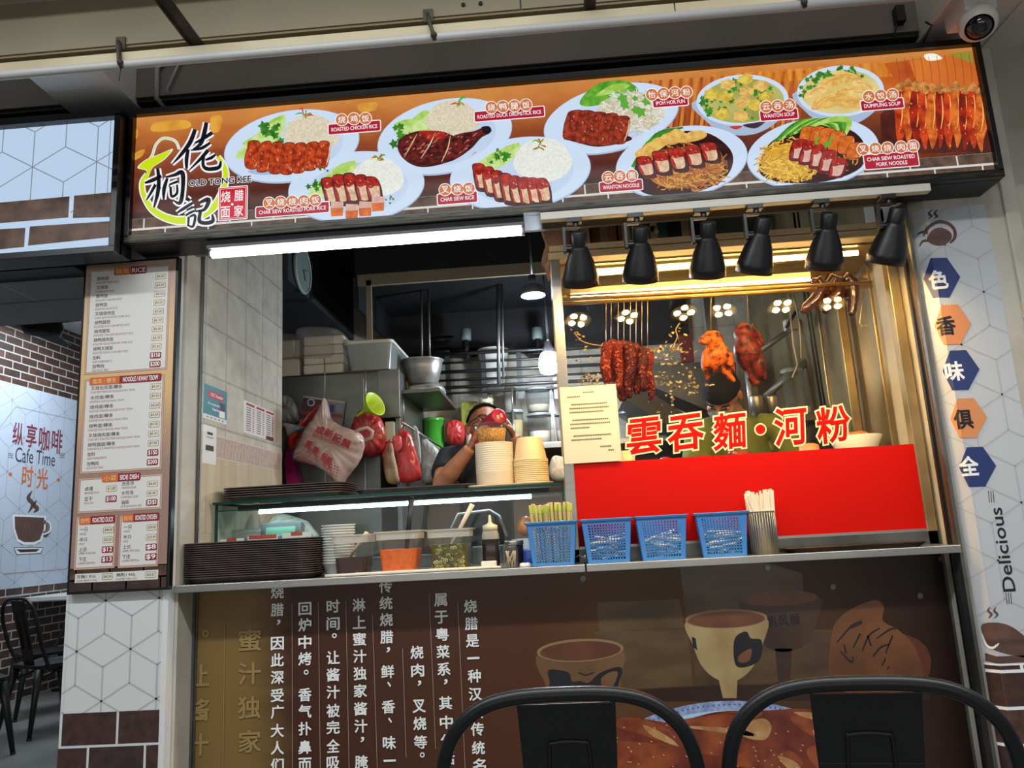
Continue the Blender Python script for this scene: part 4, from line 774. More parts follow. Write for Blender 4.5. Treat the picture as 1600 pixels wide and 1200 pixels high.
for (x, y), c, ch, ck, (tx, ty) in HX:
    r = 29; p.px([(x-13, y-30), (x+12, y-31), (x+33, y-1), (x+16, y+31), (x-9, y+32), (x-24, y+2)], c, 3); p.ptext(ch, tx, ty, 27, 30, ck, 4, bold=.03, rot=0)
KD = ink((24, 24, 28))
u, v = p.uv(1566, 858); q = p.mp(1566, 858); h_ = math.hypot(*(Vector(p.uv(1576, 920))-Vector(p.uv(1552, 790)))); p.text('Delicious', u, v, h_*1.0, 19*q, KD, 3, bold=.008, rot=PI/2)
for yc, xc in ((776, 1549), (935, 1576.5)):
    for k in range(3): p.stroke([(xc-5+k*3.6, yc-9), (xc-3.4+k*3.6, yc+9)], .9, KD, 3, 1)
for dx in (0, 9): p.stroke([(1547+dx, 948), (1544+dx, 954), (1549+dx, 960), (1544+dx, 966)], [.6, 3, 3, .6], BW, 3)
cup2 = [(1534, 976), (1560, 973), (1585, 982), (1620, 1010), (1650, 1026), (1620, 1030), (1575, 1022), (1548, 1012), (1538, 996)]
p.blob(cup2, BW, 3); p.stroke([(1534, 990), (1542, 1008), (1552, 1012), (1560, 1005)], [1, 3, 4, 2], WK2, 4)
p.px([(1539, 1020), (1556, 1025), (1660, 1022), (1660, 1031), (1556, 1036), (1540, 1032)], BW, 3)
p.rect(PU0, .02, PU1, .686, WK2, 2); p.bricks(PU0, .02, PU1, .68, .30, .108, .010, BRK, 3, off=.62)
p.fold(); part(p, 'poster_print', pp, fixn=False)
# ---------------------------------------------------------------- papers on the tiled wall
def wallpaper_sheet(name, label, cat, pts, y0=-1.3055):
    a = [on(x, y, (y0, 0, 0), Vector((1, 0, 0))) for x, y in pts]
    Y0, Y1 = (a[0].y+a[3].y)/2, (a[1].y+a[2].y)/2; Z1, Z0 = (a[0].z+a[1].z)/2, (a[2].z+a[3].z)/2
    t = thing(name, label, cat, (y0, (Y0+Y1)/2, Z0)); m_ = MB().use(mat('sheet_white', (226, 226, 224), .4)).span((y0-.0005, Y0, Z0), (y0+.001, Y1, Z1)); part(m_, 'sheet', t)
    return t, Print((y0+.001, 0, 0), right=(0, 1, 0)), Y0, Y1, Z0, Z1
t, p, a, b_, c, d = wallpaper_sheet('voucher_sticker', 'teal voucher sticker on the tiled wall, saying accepted here', 'sticker', [(317, 600), (354, 611), (354, 662), (317, 655)])
w_, h_ = b_-a, d-c
p.rect(a, c+h_*.14, b_, d, ink((44, 128, 138))); p.rect(a+w_*.18, d-h_*.36, b_-w_*.18, d-h_*.14, ink((186, 40, 66)), 2); p.text('CDC Voucher', (a+b_)/2+w_*.04, d-h_*.25, w_*.52, h_*.09, WK, 3, bold=.02); p.text('Accepted', a+w_*.42, d-h_*.53, w_*.5, h_*.08, WK, 3, bold=.02); p.text('here', a+w_*.5, d-h_*.66, w_*.26, h_*.08, WK, 3, bold=.02)
p.rect(a+w_*.66, c+h_*.18, b_-w_*.08, d-h_*.4, ink((36, 44, 70)), 2); p.rect(a+w_*.66, c+h_*.16, b_-w_*.1, c+h_*.36, WK, 3)
for k in range(5): p.rect(a+w_*(.14+k*.16), c+h_*.05, a+w_*(.22+k*.16), c+h_*.09, ink((170, 110, 110) if k % 2 else (120, 140, 160)), 2)
part(p, 'sticker_print', t.children[0], fixn=False)
t, p, a, b_, c, d = wallpaper_sheet('payment_sign', 'narrow white payment sign on the wall under the teal sticker', 'sign', [(316.5, 663), (338, 668), (337, 727), (316, 723)])
p.rect(a+.034, d-.034, b_-.034, d-.024, KK, 2); p.rect(a+.03, d-.046, b_-.03, d-.042, ink((140, 140, 140)), 2); p.rect(a+.024, c+.05, b_-.024, c+.07, KK, 2); part(p, 'lettering', t, fixn=False)
t, p, a, b_, c, d = wallpaper_sheet('price_sheet', 'white price sheet with red tables on the tiled wall', 'price sheet', [(381, 627), (429, 643), (429, 691), (381, 675)])
w_, h_ = b_-a, d-c
for k in range(3):
    x = a+w_*(.05+k*.32); p.rect(x, d-h_*.12, x+w_*.26, d-h_*.05, ink((170, 40, 50)), 2)
    for r in range(11): p.rect(x+w_*.01, d-h_*(.18+r*.07), x+w_*.15, d-h_*(.21+r*.07), ink((120, 110, 110)), 2); p.rect(x+w_*.2, d-h_*(.18+r*.07), x+w_*.25, d-h_*(.21+r*.07), ink((170, 60, 66)), 2)
p.rect(a+w_*.69, c, b_-w_*.05, c+h_*.12, ink((100, 50, 44)), 3)
part(p, 'table_print', t, fixn=False)
# ================================================================ COUNTER, DISPLAY CASE AND WHAT STANDS ON THEM
def rr(w, h, r, z, n=5, cx=0, cy=0):
    o = []
    for (sx, sy, a0) in ((1, 1, 0), (-1, 1, 90), (-1, -1, 180), (1, -1, 270)):
        for k in range(n+1):
            a = math.radians(a0+k*90/n); o.append(Vector((cx+sx*(w/2-r)+r*math.cos(a), cy+sy*(h/2-r)+r*math.sin(a), z)))
    return o
def loft(mb, loops, cap0=True, cap1=False, sm=False):
    n = len(loops[0]); vs = [v for l in loops for v in l]; fs = []
    for i in range(len(loops)-1):
        for k in range(n): fs.append((i*n+k, i*n+(k+1) % n, (i+1)*n+(k+1) % n, (i+1)*n+k))
    if cap0: fs.append(tuple(range(n-1, -1, -1)))
    if cap1: fs.append(tuple(range((len(loops)-1)*n, len(loops)*n)))
    return mb.add(vs, fs, sm)
CT = 1.053
c = thing('serving_counter', 'long stainless steel serving counter with a joint in the middle', 'counter', (0, 2.75, 1.02))
xs = at(915, 880, 2.6).x
for a, d in ((-1.318, xs-.002), (xs+.002, 1.279)):
    m = MB().use(STEEL); m.span((a, 2.605, 1.037), (d, 3.3, CT)); m.span((a, 2.60, 1.028), (d, 2.606, CT)); part(m, 'worktop', c, bevel=.002)
# ---- glass display case
GL = clear('case_glass', (170, 196, 186), .02, .02, 1.45, gloss=.7, tint=(243, 249, 246)); GEDGE = clear('glass_edge', (24, 84, 70), .75, .1, tint=(60, 130, 112))
d = thing('display_case', 'glass display case with green edges and a light strip on the counter', 'display case', (-.64, 3.0, CT))
X0, X1, Y0, Y1, ZT = -1.288, .018, 2.852, 3.27, 1.338
m = MB().use(GL).quad((X0, Y0, CT), (X1, Y0, CT), (X1, Y0, ZT-.03), (X0, Y0, ZT-.03)); m.use(GEDGE).span((X0, Y0-.001, ZT-.034), (X1, Y0+.007, ZT-.03)); part(m, 'front_glass', d, fixn=False)
m = MB().use(GL).quad((X0, Y0-.02, ZT), (X1, Y0-.02, ZT), (X1, Y1, ZT), (X0, Y1, ZT)); m.use(GEDGE).span((X0-.004, Y0-.024, ZT-.009), (X1, Y0-.016, ZT)); m.use(GEDGE).span((X0-.004, Y0-.02, ZT-.009), (X0+.003, Y1, ZT)); part(m, 'top_glass', d, fixn=False)
for x in (X0, X1):
    m = MB().use(GL).quad((x, Y0, CT), (x, Y1, CT), (x, Y1, ZT-.009), (x, Y0, ZT-.009)); m.use(GEDGE).span((x-.004, Y0-.002, CT), (x+.004, Y0+.008, ZT-.009)); part(m, 'side_glass', d, fixn=False)
m = MB().use(STEELD).span((X0+.01, Y1-.02, CT), (X1-.01, Y1, CT+.06)); m.span((X0+.01, Y1-.02, ZT-.03), (X1-.01, Y1, ZT-.01)); m.use(BLACK).span((X0+.05, 2.93, ZT-.032), (X1-.05, 2.965, ZT-.010)); part(m, 'rail', d)
m = MB().use(lamp_mat('case_led', (206, 236, 255), 24)).tube([(at(405, 800, 2.945).x, 2.945, ZT-.04), (X1-.12, 2.945, ZT-.04)], .006, 8); part(m, 'light_strip', d, 'glowing cool white light strip')
# ---- trays
TR = mat('tray_brown', (88, 76, 70), .32, c2=(72, 62, 58), scale=20)
def tray_mesh(w, h):
    m = MB().use(TR); loft(m, [rr(w-.06, h-.06, .03, 0), rr(w-.028, h-.028, .045, .016), rr(w, h, .055, .0165), rr(w, h, .055, .0195), rr(w-.012, h-.012, .05, .0195), rr(w-.034, h-.034, .042, .0165), rr(w-.066, h-.066, .027, .003)], True, True); return m
tp = at(393, 880, 2.66); base = None; N = 17
for k in range(N):
    loc = (tp.x-.006+random.uniform(-.002, .002), 2.736+random.uniform(-.002, .002), CT+.0015+k*.0073); lab, gr = 'brown plastic tray in the tall stack at the left end of the counter', 'trays stacked on the counter'
    if k == 0: lab, gr = 'bottom brown plastic tray of the tall stack on the counter', None
    if k == N-1: lab, gr = 'top brown plastic tray of the tall stack on the counter', None
    if base is None:
        base = solo(tray_mesh(.482, .215), 'serving_tray', lab, 'tray', gr, loc=(0, 0, 0)); base.location = loc; base.rotation_euler.z = -.03; o = base
    else: o = dup(base, loc, (0, 0, -.03+random.uniform(-.005, .005)), lab, gr)
for k in range(5): dup(base, (-1.045+random.uniform(-.003, .003), 3.0, ZT+.0015+k*.0085), (0, 0, random.uniform(-.01, .01)), 'brown tray in the low stack on top of the glass display case', 'trays on the display case', scale=(1, 1.3, 1))
dup(base, (-.55, 3.02, ZT+.0015), (0, 0, .02), 'single brown tray lying on the display case beside the low tray stack', scale=(1, 1.3, 1))
# ---- nested foam bowls, sauce tubs
PLW = mat('plastic_white', (222, 222, 216), .35); PLT = clear('plastic_clear', (214, 214, 204), .06, .12, 1.4, tint=(250, 250, 247)); PLM = clear('plastic_milky', (224, 216, 200), .62, .3, 1.4)
bw = None; px = at(527, 850, 2.73).x
for k in range(15):
    loc = (px+random.uniform(-.001, .001), 2.745, CT+.001+k*.0092)
    if bw is None:
        m = MB().use(PLW); m.lathe([(.0, 0), (.036, 0), (.040, .004), (.056, .042), (.060, .043), (.060, .046), (.055, .046), (.038, .006), (0, .004)], n=28)
        bw = solo(m, 'foam_bowl', 'white plastic bowl nested in the stack behind the dark sauce tub', 'bowl', 'white bowls in a nested stack', loc=(0, 0, 0)); bw.location = loc
    else: dup(bw, loc)
def sauce(px0, px1, py0, py1, name, label, liq, fill, Y):
    a, b_ = at(px0, py1, Y-.05), at(px1, py1, Y-.05); W_ = (b_.x-a.x); cx = (a.x+b_.x)/2; Ht = (at(px0, py0, Y-.05).z-at(px0, py1, Y-.05).z)
    t = thing(name, label, 'sauce tub', (cx, Y, CT)); L = lambda w, z, r=.018: [v+Vector((cx, Y, CT)) for v in rr(w, w, r, z)]
    m = MB().use(PLT); loft(m, [L(W_*.74, .001), L(W_*.86, Ht*.80), L(W_*.90, Ht*.82), L(W_*.90, Ht*.97), L(W_, Ht*.97, .022), L(W_, Ht, .022), L(W_*.88, Ht)], True); part(m, 'tub', t, fixn=False); m = MB().use(PLM); loft(m, [L(W_*.905, Ht*.80), L(W_*.91, Ht*.97), L(W_*1.002, Ht*.972, .022), L(W_*1.002, Ht*1.003, .022), L(W_*.89, Ht*1.003)], False); part(m, 'rim', t, 'milky stepped rim', fixn=False)
    m = MB().use(liq); loft(m, [L(W_*.72, .003), L(W_*.72+W_*.115*fill, Ht*fill*.86), L(W_*.5, Ht*fill*.865)], True, True); part(m, 'sauce', t, 'sauce filling the tub')
    return t, cx, Ht
SY = 2.70
s1, x1, h1 = sauce(516, 580, 824, 888, 'sauce_tub', 'square clear tub of dark brown sauce beside the tray stack', mat('sauce_brown', (66, 26, 16), .25, c2=(50, 18, 12)), .52, SY)
s2_, x2, h2 = sauce(586, 659, 815, 881, 'sauce_tub', 'square clear tub of orange chilli sauce with a black ladle', mat('sauce_orange', (244, 112, 16), .35, c2=(232, 98, 12), scale=90, lo=.45, hi=.6), .66, SY)
s3, x3, h3 = sauce(666, 739, 812, 877, 'sauce_tub', 'square clear tub of sliced green pickled chillies', mat('sauce_olive', (112, 102, 30), .3, c2=(66, 56, 16), scale=60), .74, SY)
m = MB(); W3 = at(739, 877, SY-.05).x-at(666, 877, SY-.05).x
for k in range(90):
    a = random.choice((0, 1, 2)); u_, z_ = random.uniform(-.05, .05), random.uniform(.008, h3*.6); w_ = W3*.36+W3*.0575*.74*z_/(h3*.74*.86)+.0006
    m.use(ink(random.choice(((176, 168, 84), (140, 132, 52), (206, 200, 140), (118, 112, 40)))))
    P_ = (x3+u_, SY-w_, CT+z_) if a < 2 else (x3-w_, SY+u_, CT+z_); n_ = (0, -1, 0) if a < 2 else (-1, 0, 0)
    m.lathe([(.0025, -.001), (.0058, -.001), (.0064, .0006), (.003, .0008)], P_, 8, axis=n_)
o = part(m, 'chilli_slices', s3, 'pale green rings of sliced chilli'); o['kind'] = 'stuff'
def stick(name, label, cat, a, b_, r0, r1, m_, Y0=SY, Y1=SY, flat=.45, group=None, hook=False):
    flat = 1.5
    A, B = at(*a, Y0), at(*b_, Y1); mb = MB().use(m_); mb.tube([A, A.lerp(B, .5), B], [r0, (r0+r1)/2, r1], 10, flat=flat)
    if hook: D = (B-A).normalized(); mb.lathe([(.0035, -.002), (.006, -.002), (.006, .002), (.0035, .002), (.0035, -.002)], B+D*.006, 14, axis=(0, 1, 0))
    return solo(mb, name, label, cat, group)
WOODL = mat('pale_wood', (214, 196, 156), .55, c2=(196, 174, 130), scale=12, stretch=(6, 6, 1))
stick('spoon', 'pale wooden spoon handle standing in the dark brown sauce', 'spoon', (546, 872), (573, 832), .004, .0075, WOODL, SY, SY-.02)
stick('ladle', 'black ladle handle standing up out of the orange chilli sauce', 'ladle', (634, 868), (643, 780), .005, .007, BLACK, SY, SY-.01, hook=True)
stick('spoon', 'white spoon handle leaning out of the pickled chilli tub', 'spoon', (700, 862), (738, 788), .004, .0085, mat('cream_plastic', (222, 210, 186), .4), SY, SY-.02)
for k, (a, b_, yy) in enumerate((((508, 888), (690, 879), 2.625), ((509, 892), (782, 876), 2.616), ((556, 884), (775, 873), 2.640))):
    A, B = at(*a, yy), at(*b_, yy); A.z = B.z = CT+.0055; mb = MB().use(mat('ivory', (226, 214, 196), .45)); mb.tube([A, A.lerp(B, .06), A.lerp(B, .3), A.lerp(B, .6), B], [.006, .0045, .0055, .005, .004], 10)
    solo(mb, 'cooking_chopstick', ('short ivory chopstick lying in front of the dark sauce tub', 'longest ivory chopstick lying along the counter edge', 'ivory chopstick lying behind the two others on the counter')[k], 'chopstick')
# squeeze bottle
x = at(767, 850, 2.72).x; t = thing('squeeze_bottle', 'squeeze bottle of dark soy sauce with a cream cap behind the white block', 'bottle', (x, 2.72, CT))
V = lambda z: (x, 2.72, CT+z); k_ = at(767, 800, 2.70).z-at(767, 872, 2.70).z
m = MB().use(mat('soy_bottle', (40, 30, 24), .2, spec=.6)).lathe([(0, .001), (.027, .001), (.029, .004), (.029, k_*.62), (.0285, k_*.63)], V(0), 24, close=True, sq=5); part(m, 'soy_sauce', t)
m = MB().use(PLM).lathe([(.0295, k_*.62), (.029, k_*.72), (.026, k_*.78), (.0255, k_*.80)], V(0), 24, sq=5); m.use(mat('cream_cap', (206, 196, 166), .45)).lathe([(.026, k_*.80), (.026, k_*.92), (.010, k_*.96), (.006, k_*1.0), (.0045, k_*1.14), (.003, k_*1.15)], V(0), 20, close=True); part(m, 'cap', t)
m = MB().use(mat('foam_block', (236, 230, 214), .6)); A = at(763, 868, 2.655); m.box((A.x, 2.665, CT+.0125), (.052, .034, .025)); solo(m, 'foam_block', 'small white foam block in front of the soy bottle', 'block', bevel=.003)
# jar of toothpicks and a dark jar behind
x = at(797, 860, 2.65).x; t = thing('toothpick_jar', 'clear jar of toothpicks at the counter edge', 'jar', (x, 2.655, CT))
m = MB().use(PLT).lathe([(0, .001), (.026, .001), (.027, .004), (.027, .058), (.024, .064), (.024, .078), (.022, .078)], (x, 2.655, CT), 24); part(m, 'jar', t, fixn=False)
for k in range(14):
    a0, a1 = random.uniform(0, 6.28), random.uniform(0, 6.28); mb = MB().use(WOODL).tube([(x+.016*math.cos(a0), 2.655+.016*math.sin(a0), CT+.004), (x+.020*math.cos(a1), 2.655+.020*math.sin(a1), CT+.055)], .0012, 5)
    solo(mb, 'toothpick', 'wooden toothpick leaning inside the clear jar', 'toothpick', 'toothpicks in the clear jar')
x = at(803, 850, 2.75).x; t = thing('jar', 'dark jar with a silver lid behind the toothpick jar', 'jar', (x, 2.755, CT)); m = MB().use(mat('jar_dark', (30, 34, 46), .15)).lathe([(0, 0), (.031, 0), (.032, .004), (.032, .068), (.030, .072)], (x, 2.755, CT), 24, close=True); part(m, 'jar', t)
m = MB().use(STEEL).lathe([(.033, .072), (.034, .074), (.034, .086), (.032, .088)], (x, 2.755, CT), 24, close=True); part(m, 'lid', t)
for k, (px_, py_) in enumerate(((816, 866), (823, 869))):
    A = at(px_, py_, 2.64); m = MB().use(PLW).lathe([(0, 0), (.011, 0), (.012, .003), (.010, .012), (.004, .014)], (A.x, 2.645+k*.012, CT), 16, close=True); solo(m, 'sauce_cup', 'small white plastic cap beside the blue chopstick basket, ' + ('taller one' if k == 0 else 'outer one'), 'cap')
# ---- blue baskets
BLU = mat('basket_blue', (62, 132, 198), .38)
def basket_mesh(w=.180, dp=.10, h=.144):
    m = MB().use(BLU); wb, db = w*.78, dp*.78
    def wall(A0, A1, B0, B1, nx, nz, out):
        A0, A1, B0, B1 = map(Vector, (A0, A1, B0, B1)); P = lambda u, v: (A0.lerp(A1, u)).lerp(B0.lerp(B1, u), v)
        th = Vector(out)*.0016
        def q(u0, u1, v0, v1):
            c4 = [P(u0, v0), P(u1, v0), P(u1, v1), P(u0, v1)]; m.add(c4+[c-th for c in c4], [(0, 1, 2, 3), (7, 6, 5, 4), (0, 4, 5, 1), (1, 5, 6, 2), (2, 6, 7, 3), (3, 7, 4, 0)])
        mu, m0, m1 = .11, .07, .88
        q(0, 1, 0, m0); q(0, 1, m1, 1); q(0, mu, m0, m1); q(1-mu, 1, m0, m1); du, dv = (1-2*mu)/nx, (m1-m0)/nz
        for i in range(1, nx): q(mu+du*i-du*.17, mu+du*i+du*.17, m0, m1)
        for j in range(1, nz): q(mu, 1-mu, m0+dv*j-dv*.19, m0+dv*j+dv*.19)
    a, b_, e, g_ = wb/2, db/2, w/2-.006, dp/2-.006
    wall((-a, -b_, 0), (a, -b_, 0), (-e, -g_, h), (e, -g_, h), 13, 13, (0, -1, 0)); wall((a, b_, 0), (-a, b_, 0), (e, g_, h), (-e, g_, h), 13, 13, (0, 1, 0))
    wall((a, -b_, 0), (a, b_, 0), (e, -g_, h), (e, g_, h), 9, 13, (1, 0, 0)); wall((-a, b_, 0), (-a, -b_, 0), (-e, g_, h), (-e, -g_, h), 9, 13, (-1, 0, 0))
    m.span((-a, -b_, 0), (a, b_, .003)); return m
def basket_rim(w=.180, dp=.10, h=.144):
    m = MB().use(BLU); loft(m, [rr(w-.012, dp-.012, .008, h-.006), rr(w, dp, .012, h-.006), rr(w+.004, dp+.004, .012, h), rr(w-.012, dp-.012, .008, h+.002), rr(w-.014, dp-.014, .008, h-.004)], False); return m
bs = thing('basket', 'blue plastic basket full of wrapped chopsticks, first from the sauce tubs', 'basket', (0, 0, 0), 'blue baskets on the counter')
part(basket_mesh(), 'body', bs); part(basket_rim(), 'rim', bs)
BK = []
for k, (xa, xb, yb, rz, lab) in enumerate(((828, 902, 872, -.03, None), (912, 992, 868, -.05, 'blue plastic basket second from the sauce tubs, holding white spoons'), (998, 1078, 862, -.04, 'third blue plastic basket, between two other baskets of white spoons'), (1093, 1176, 857, -.12, 'blue plastic basket next to the metal chopstick holder'))):
    A, B = at(xa, yb, 2.64), at(xb, yb, 2.64); L = ((A.x+B.x)/2, 2.680, CT)
    if k == 0: o = bs; o.location = L; o.rotation_euler.z = rz
    else: o = dup(bs, L, (0, 0, rz), lab)
    BK.append((L[0], L[1]))
# wrapped chopsticks in the first basket
WR = mat('wrapper_straw', (214, 196, 132), .4, c2=(186, 160, 92), scale=30, stretch=(4, 4, .5)); WRG = mat('wrapper_green', (176, 186, 60), .4, c2=(206, 206, 110), scale=40); ch = None
for k in range(30):
    i, j = k % 10, k//10; x, y = BK[0][0]-.056+i*.0122+random.uniform(-.002, .002), 2.655+j*.024+random.uniform(-.005, .005); z = CT+.005
    rot = (random.uniform(-.03, .03), random.uniform(-.04, .04)+(i-4.5)*.010, random.uniform(-.4, .4))
    if ch is None:
        ch = thing('wrapped_chopsticks', 'straw coloured wrapped chopsticks with green tips in the first blue basket', 'chopsticks', (0, 0, 0), 'wrapped chopsticks in the basket')
        m = MB().use(WR).box((0, 0, .085), (.0098, .006, .17)); part(m, 'wrapper', ch, bevel=.0015); m = MB().use(WRG).box((0, 0, .181), (.0102, .0064, .022)); m.use(WR).box((0, 0, .195), (.0096, .005, .008)); part(m, 'tip', ch, 'yellow green printed tip', bevel=.0015)
        o = ch; o.location = (x, y, z); o.rotation_euler = rot
    else: o = dup(ch, (x, y, z+random.uniform(-.004, .006)), rot)
# white spoons in the other baskets
sp = None
for b_ in (1, 2, 3):
    for k in range(17):
        x, y, z = BK[b_][0]+random.uniform(-.026, .026), BK[b_][1]+random.uniform(-.010, .014), CT+.012+k*.0042; rot = (random.uniform(-.3, .3), random.uniform(-.25, .25), random.uniform(-.22, .22)+(0 if k % 2 else PI))
        lab = 'white plastic spoon heaped in the ' + ('second blue basket', 'third blue basket', 'blue basket next to the metal holder')[b_-1]; gr = 'white spoons in the ' + ('second', 'third', 'fourth')[b_-1] + ' basket'
        if sp is None:
            m = MB().use(PLW).ball((.032, 0, 0), (.019, .013, .004), 10); m.tube([(.016, 0, .001), (-.02, 0, .004), (-.05, 0, .003)], [.004, .003, .004], 6, flat=1.0); sp = solo(m, 'plastic_spoon', lab, 'spoon', gr, loc=(0, 0, 0)); sp.location = (x, y, z); sp.rotation_euler = rot
        else: dup(sp, (x, y, z), rot, lab, gr)
# metal holder with paper-wrapped chopsticks
A, B = at(1172, 846, 2.70), at(1213, 846, 2.70); x, r_ = (A.x+B.x)/2, (B.x-A.x)/2; y = 2.688; hh = .14
t = thing('chopstick_holder', 'ribbed steel cylinder holding white chopsticks beside the last basket', 'holder', (x, y, CT)); PST = mat('pale_tin', (176, 174, 168), .4, .55, c2=(150, 148, 142), scale=10, stretch=(6, 6, .5)); m = MB().use(PST)
m.lathe([(0, .001), (r_, .001), (r_, hh), (r_+.0015, hh+.001), (r_-.001, hh+.001), (r_-.0015, .004), (0, .004)], (x, y, CT), 32); part(m, 'cup', t)
m = MB().use(PST)
for k in range(32): a = 2*PI*k/32; m.tube([(x+(r_+.0008)*math.cos(a), y+(r_+.0008)*math.sin(a), CT+.006), (x+(r_+.0008)*math.cos(a), y+(r_+.0008)*math.sin(a), CT+hh-.004)], .0012, 5)
part(m, 'ribs', t)
ws = None
for k in range(26):
    u_ = -1+2*(k % 13)/12; v_ = (-.4, .4)[k//13]; lean = u_*.05+(-.24 if k in (0, 1) else 0); z = CT+.006; h_ = .20+random.uniform(-.008, .01)-(.012 if 3 < k % 13 < 7 else 0)
    if ws is None:
        m = MB().use(mat('paper_white_warm', (232, 220, 194), .5)).box((0, 0, .1), (.0072, .0045, .2)); ws = solo(m, 'wrapped_chopsticks', 'white paper wrapped chopsticks standing in the ribbed steel cylinder', 'chopsticks', 'white chopsticks in the steel cylinder', bevel=.001, loc=(0, 0, 0)); o = ws
    else: o = dup(ws, (0, 0, 0))
    o.location = (x+(u_*r_*.78 if k > 1 else r_*.35-k*.012), y+v_*r_*.6, z); o.rotation_euler = (random.uniform(-.03, .03), lean, random.uniform(-.3, .3)); o.scale = (1, 1, h_/.2)
# dark pan at the right end
m = MB().use(mat('pan_dark', (66, 54, 40), .4, .5, c2=(40, 32, 26), scale=8)); A, B = at(1222, 850, 2.66), at(1440, 838, 2.66); cx, w_ = (A.x+B.x)/2, B.x-A.x
loft(m, [rr(w_*.9, .10, .02, 0, cx=cx, cy=2.668), rr(w_, .118, .025, .013, cx=cx, cy=2.668), rr(w_+.01, .123, .028, .014, cx=cx, cy=2.668), rr(w_-.01, .110, .02, .012, cx=cx, cy=2.668), rr(w_*.88, .09, .018, .003, cx=cx, cy=2.668)], True, True)
o = solo(m, 'baking_pan', 'flat dark baking pan on the counter below the red panel', 'pan', loc=(0, 0, 0)); o.location.z = CT+.001
m = MB().use(STEELD).tube([at(893, 873, 2.68)+Vector((0, 0, 0)), at(905, 868, 2.68), at(917, 873, 2.66)], .003, 8); m.use(ink((196, 176, 150))).ball(at(914, 869, 2.665), .004, 8)
for v in m.v: v.z += CT+.004-min(q.z for q in m.v) if False else 0
solo(m, 'latch', 'small metal latch on the counter between the first two baskets', 'latch')
# ---- things inside the display case
t = thing('weighing_scale', 'weighing scale with a green lit display inside the glass case', 'scale', (at(436, 820, 2.95).x, 2.97, CT)); x = at(436, 820, 2.95).x
m = MB().use(mat('scale_grey', (96, 106, 104), .5)); m.span((x-.12, 2.92, CT), (x+.12, 3.0, CT+.10)); m.box((x, 2.99, CT+.165), (.16, .05, .07), Matrix.Rotation(-.25, 3, 'X')); m.span((x-.02, 2.98, CT+.09), (x+.02, 3.01, CT+.15)); part(m, 'body', t, bevel=.006)
m = MB().use(lamp_mat('lcd_green', (120, 180, 150), .12)).box((x, 2.966, CT+.168), (.115, .004, .035), Matrix.Rotation(-.25, 3, 'X')); part(m, 'screen', t.children[0], 'pale green lit screen')
def bag(name, label, cat, profile, Y, thick, m_, parts=None, group=None, wr=.006, seed=1):
    """Soft closed shape from a photo outline: puffed in depth and creased."""
    rnd = random.Random(seed); q = smooth(profile, 4); c3 = [at(a_, b__, Y) for a_, b__ in q]; cx = sum(v.x for v in c3)/len(c3); cz = sum(v.z for v in c3)/len(c3); mb = MB().use(m_); n = len(c3); rings = []
    for f_, dpt in ((1.0, 0), (.96, .45), (.84, .75), (.62, .93), (.32, 1.0)):
        rings.append((f_, dpt))
    loops = [[Vector((cx+(v.x-cx)*f_, Y+thick*dpt*.5, cz+(v.z-cz)*f_)) for v in c3] for f_, dpt in reversed(rings)]+[[Vector((cx+(v.x-cx)*f_, Y-thick*dpt*.5, cz+(v.z-cz)*f_)) for v in c3] for f_, dpt in rings[1:]]
    for i, l in enumerate(loops):
        for k, v in enumerate(l): s_ = math.sin(k*1.9+seed)*.5+math.sin(k*.83+i*1.3+seed*2)*.5; v.y += wr*s_*(1 if 1 < i < 8 else .4)+rnd.uniform(-wr, wr)*.35
    loft(mb, loops, True, True, True)
    return mb
TARP = mat('paper_bag_pale', (196, 200, 180), .5, c2=(160, 166, 146), scale=10, bump=.4)
solo(bag('x', 'x', 'x', [(345, 848), (350, 830), (420, 824), (440, 803), (462, 808), (482, 818), (490, 850)], 3.10, .14, TARP, wr=.01, seed=3), 'crumpled_bag', 'crumpled pale plastic bag inside the glass display case', 'bag')
CARD = ink((224, 220, 214))
for k, (x0, x1, y0, lab) in enumerate(((343, 381, 843, 'small price card in the display case, nearest the tiled wall'), (387, 434, 838, 'widest price card with a long red header in the display case'), (441, 486, 833, 'price card with two red columns beside the bowls in the case'))):
    A, B = at(x0, y0, 2.864), at(x1, y0-3, 2.864); t = thing('price_card', lab, 'card', ((A.x+B.x)/2, 2.864, A.z-.09)); m = MB().use(CARD).span((A.x, 2.864, A.z-.09), (B.x, 2.8655, A.z)); part(m, 'card', t)
    p = Print((0, 2.8638, 0)); u0, u1, v1 = A.x, B.x, A.z; w_ = u1-u0; p.rect(u0+w_*(.3 if k != 1 else .04), v1-.012, u1-w_*(.3 if k != 1 else .04), v1+.002, ink((186, 66, 50)), 1)
    for r in range(4): p.rect(u0+w_*.06, v1-.024-r*.012, u0+w_*.3, v1-.020-r*.012, ink((70, 70, 70)), 1); p.rect(u1-w_*.2, v1-.026-r*.012, u1-w_*.05, v1-.019-r*.012, ink((190, 90, 80)), 1)
    part(p, 'card_print', t.children[0], fixn=False)
m = MB().use(STEEL).tube([at(705, 860, 2.98), at(706, 825, 2.98), at(716, 803, 2.98), at(765, 797, 2.98), at(780, 806, 2.98), at(792, 838, 2.98)], .006, 10); solo(m, 'steel_hook', 'bent steel tube hanging inside the display case behind the soy bottle', 'hook')
m = MB().use(mat('blue_lid', (36, 60, 170), .4)); A, B = at(793, 848, 2.98), at(836, 838, 2.98); m.prism([(A.x, 2.93), (B.x, 2.93), (B.x, 3.05), (A.x, 3.05)], CT+.002, CT+.05); solo(m, 'plastic_box', 'deep blue plastic box in the display case beside the first basket', 'box', bevel=.004)
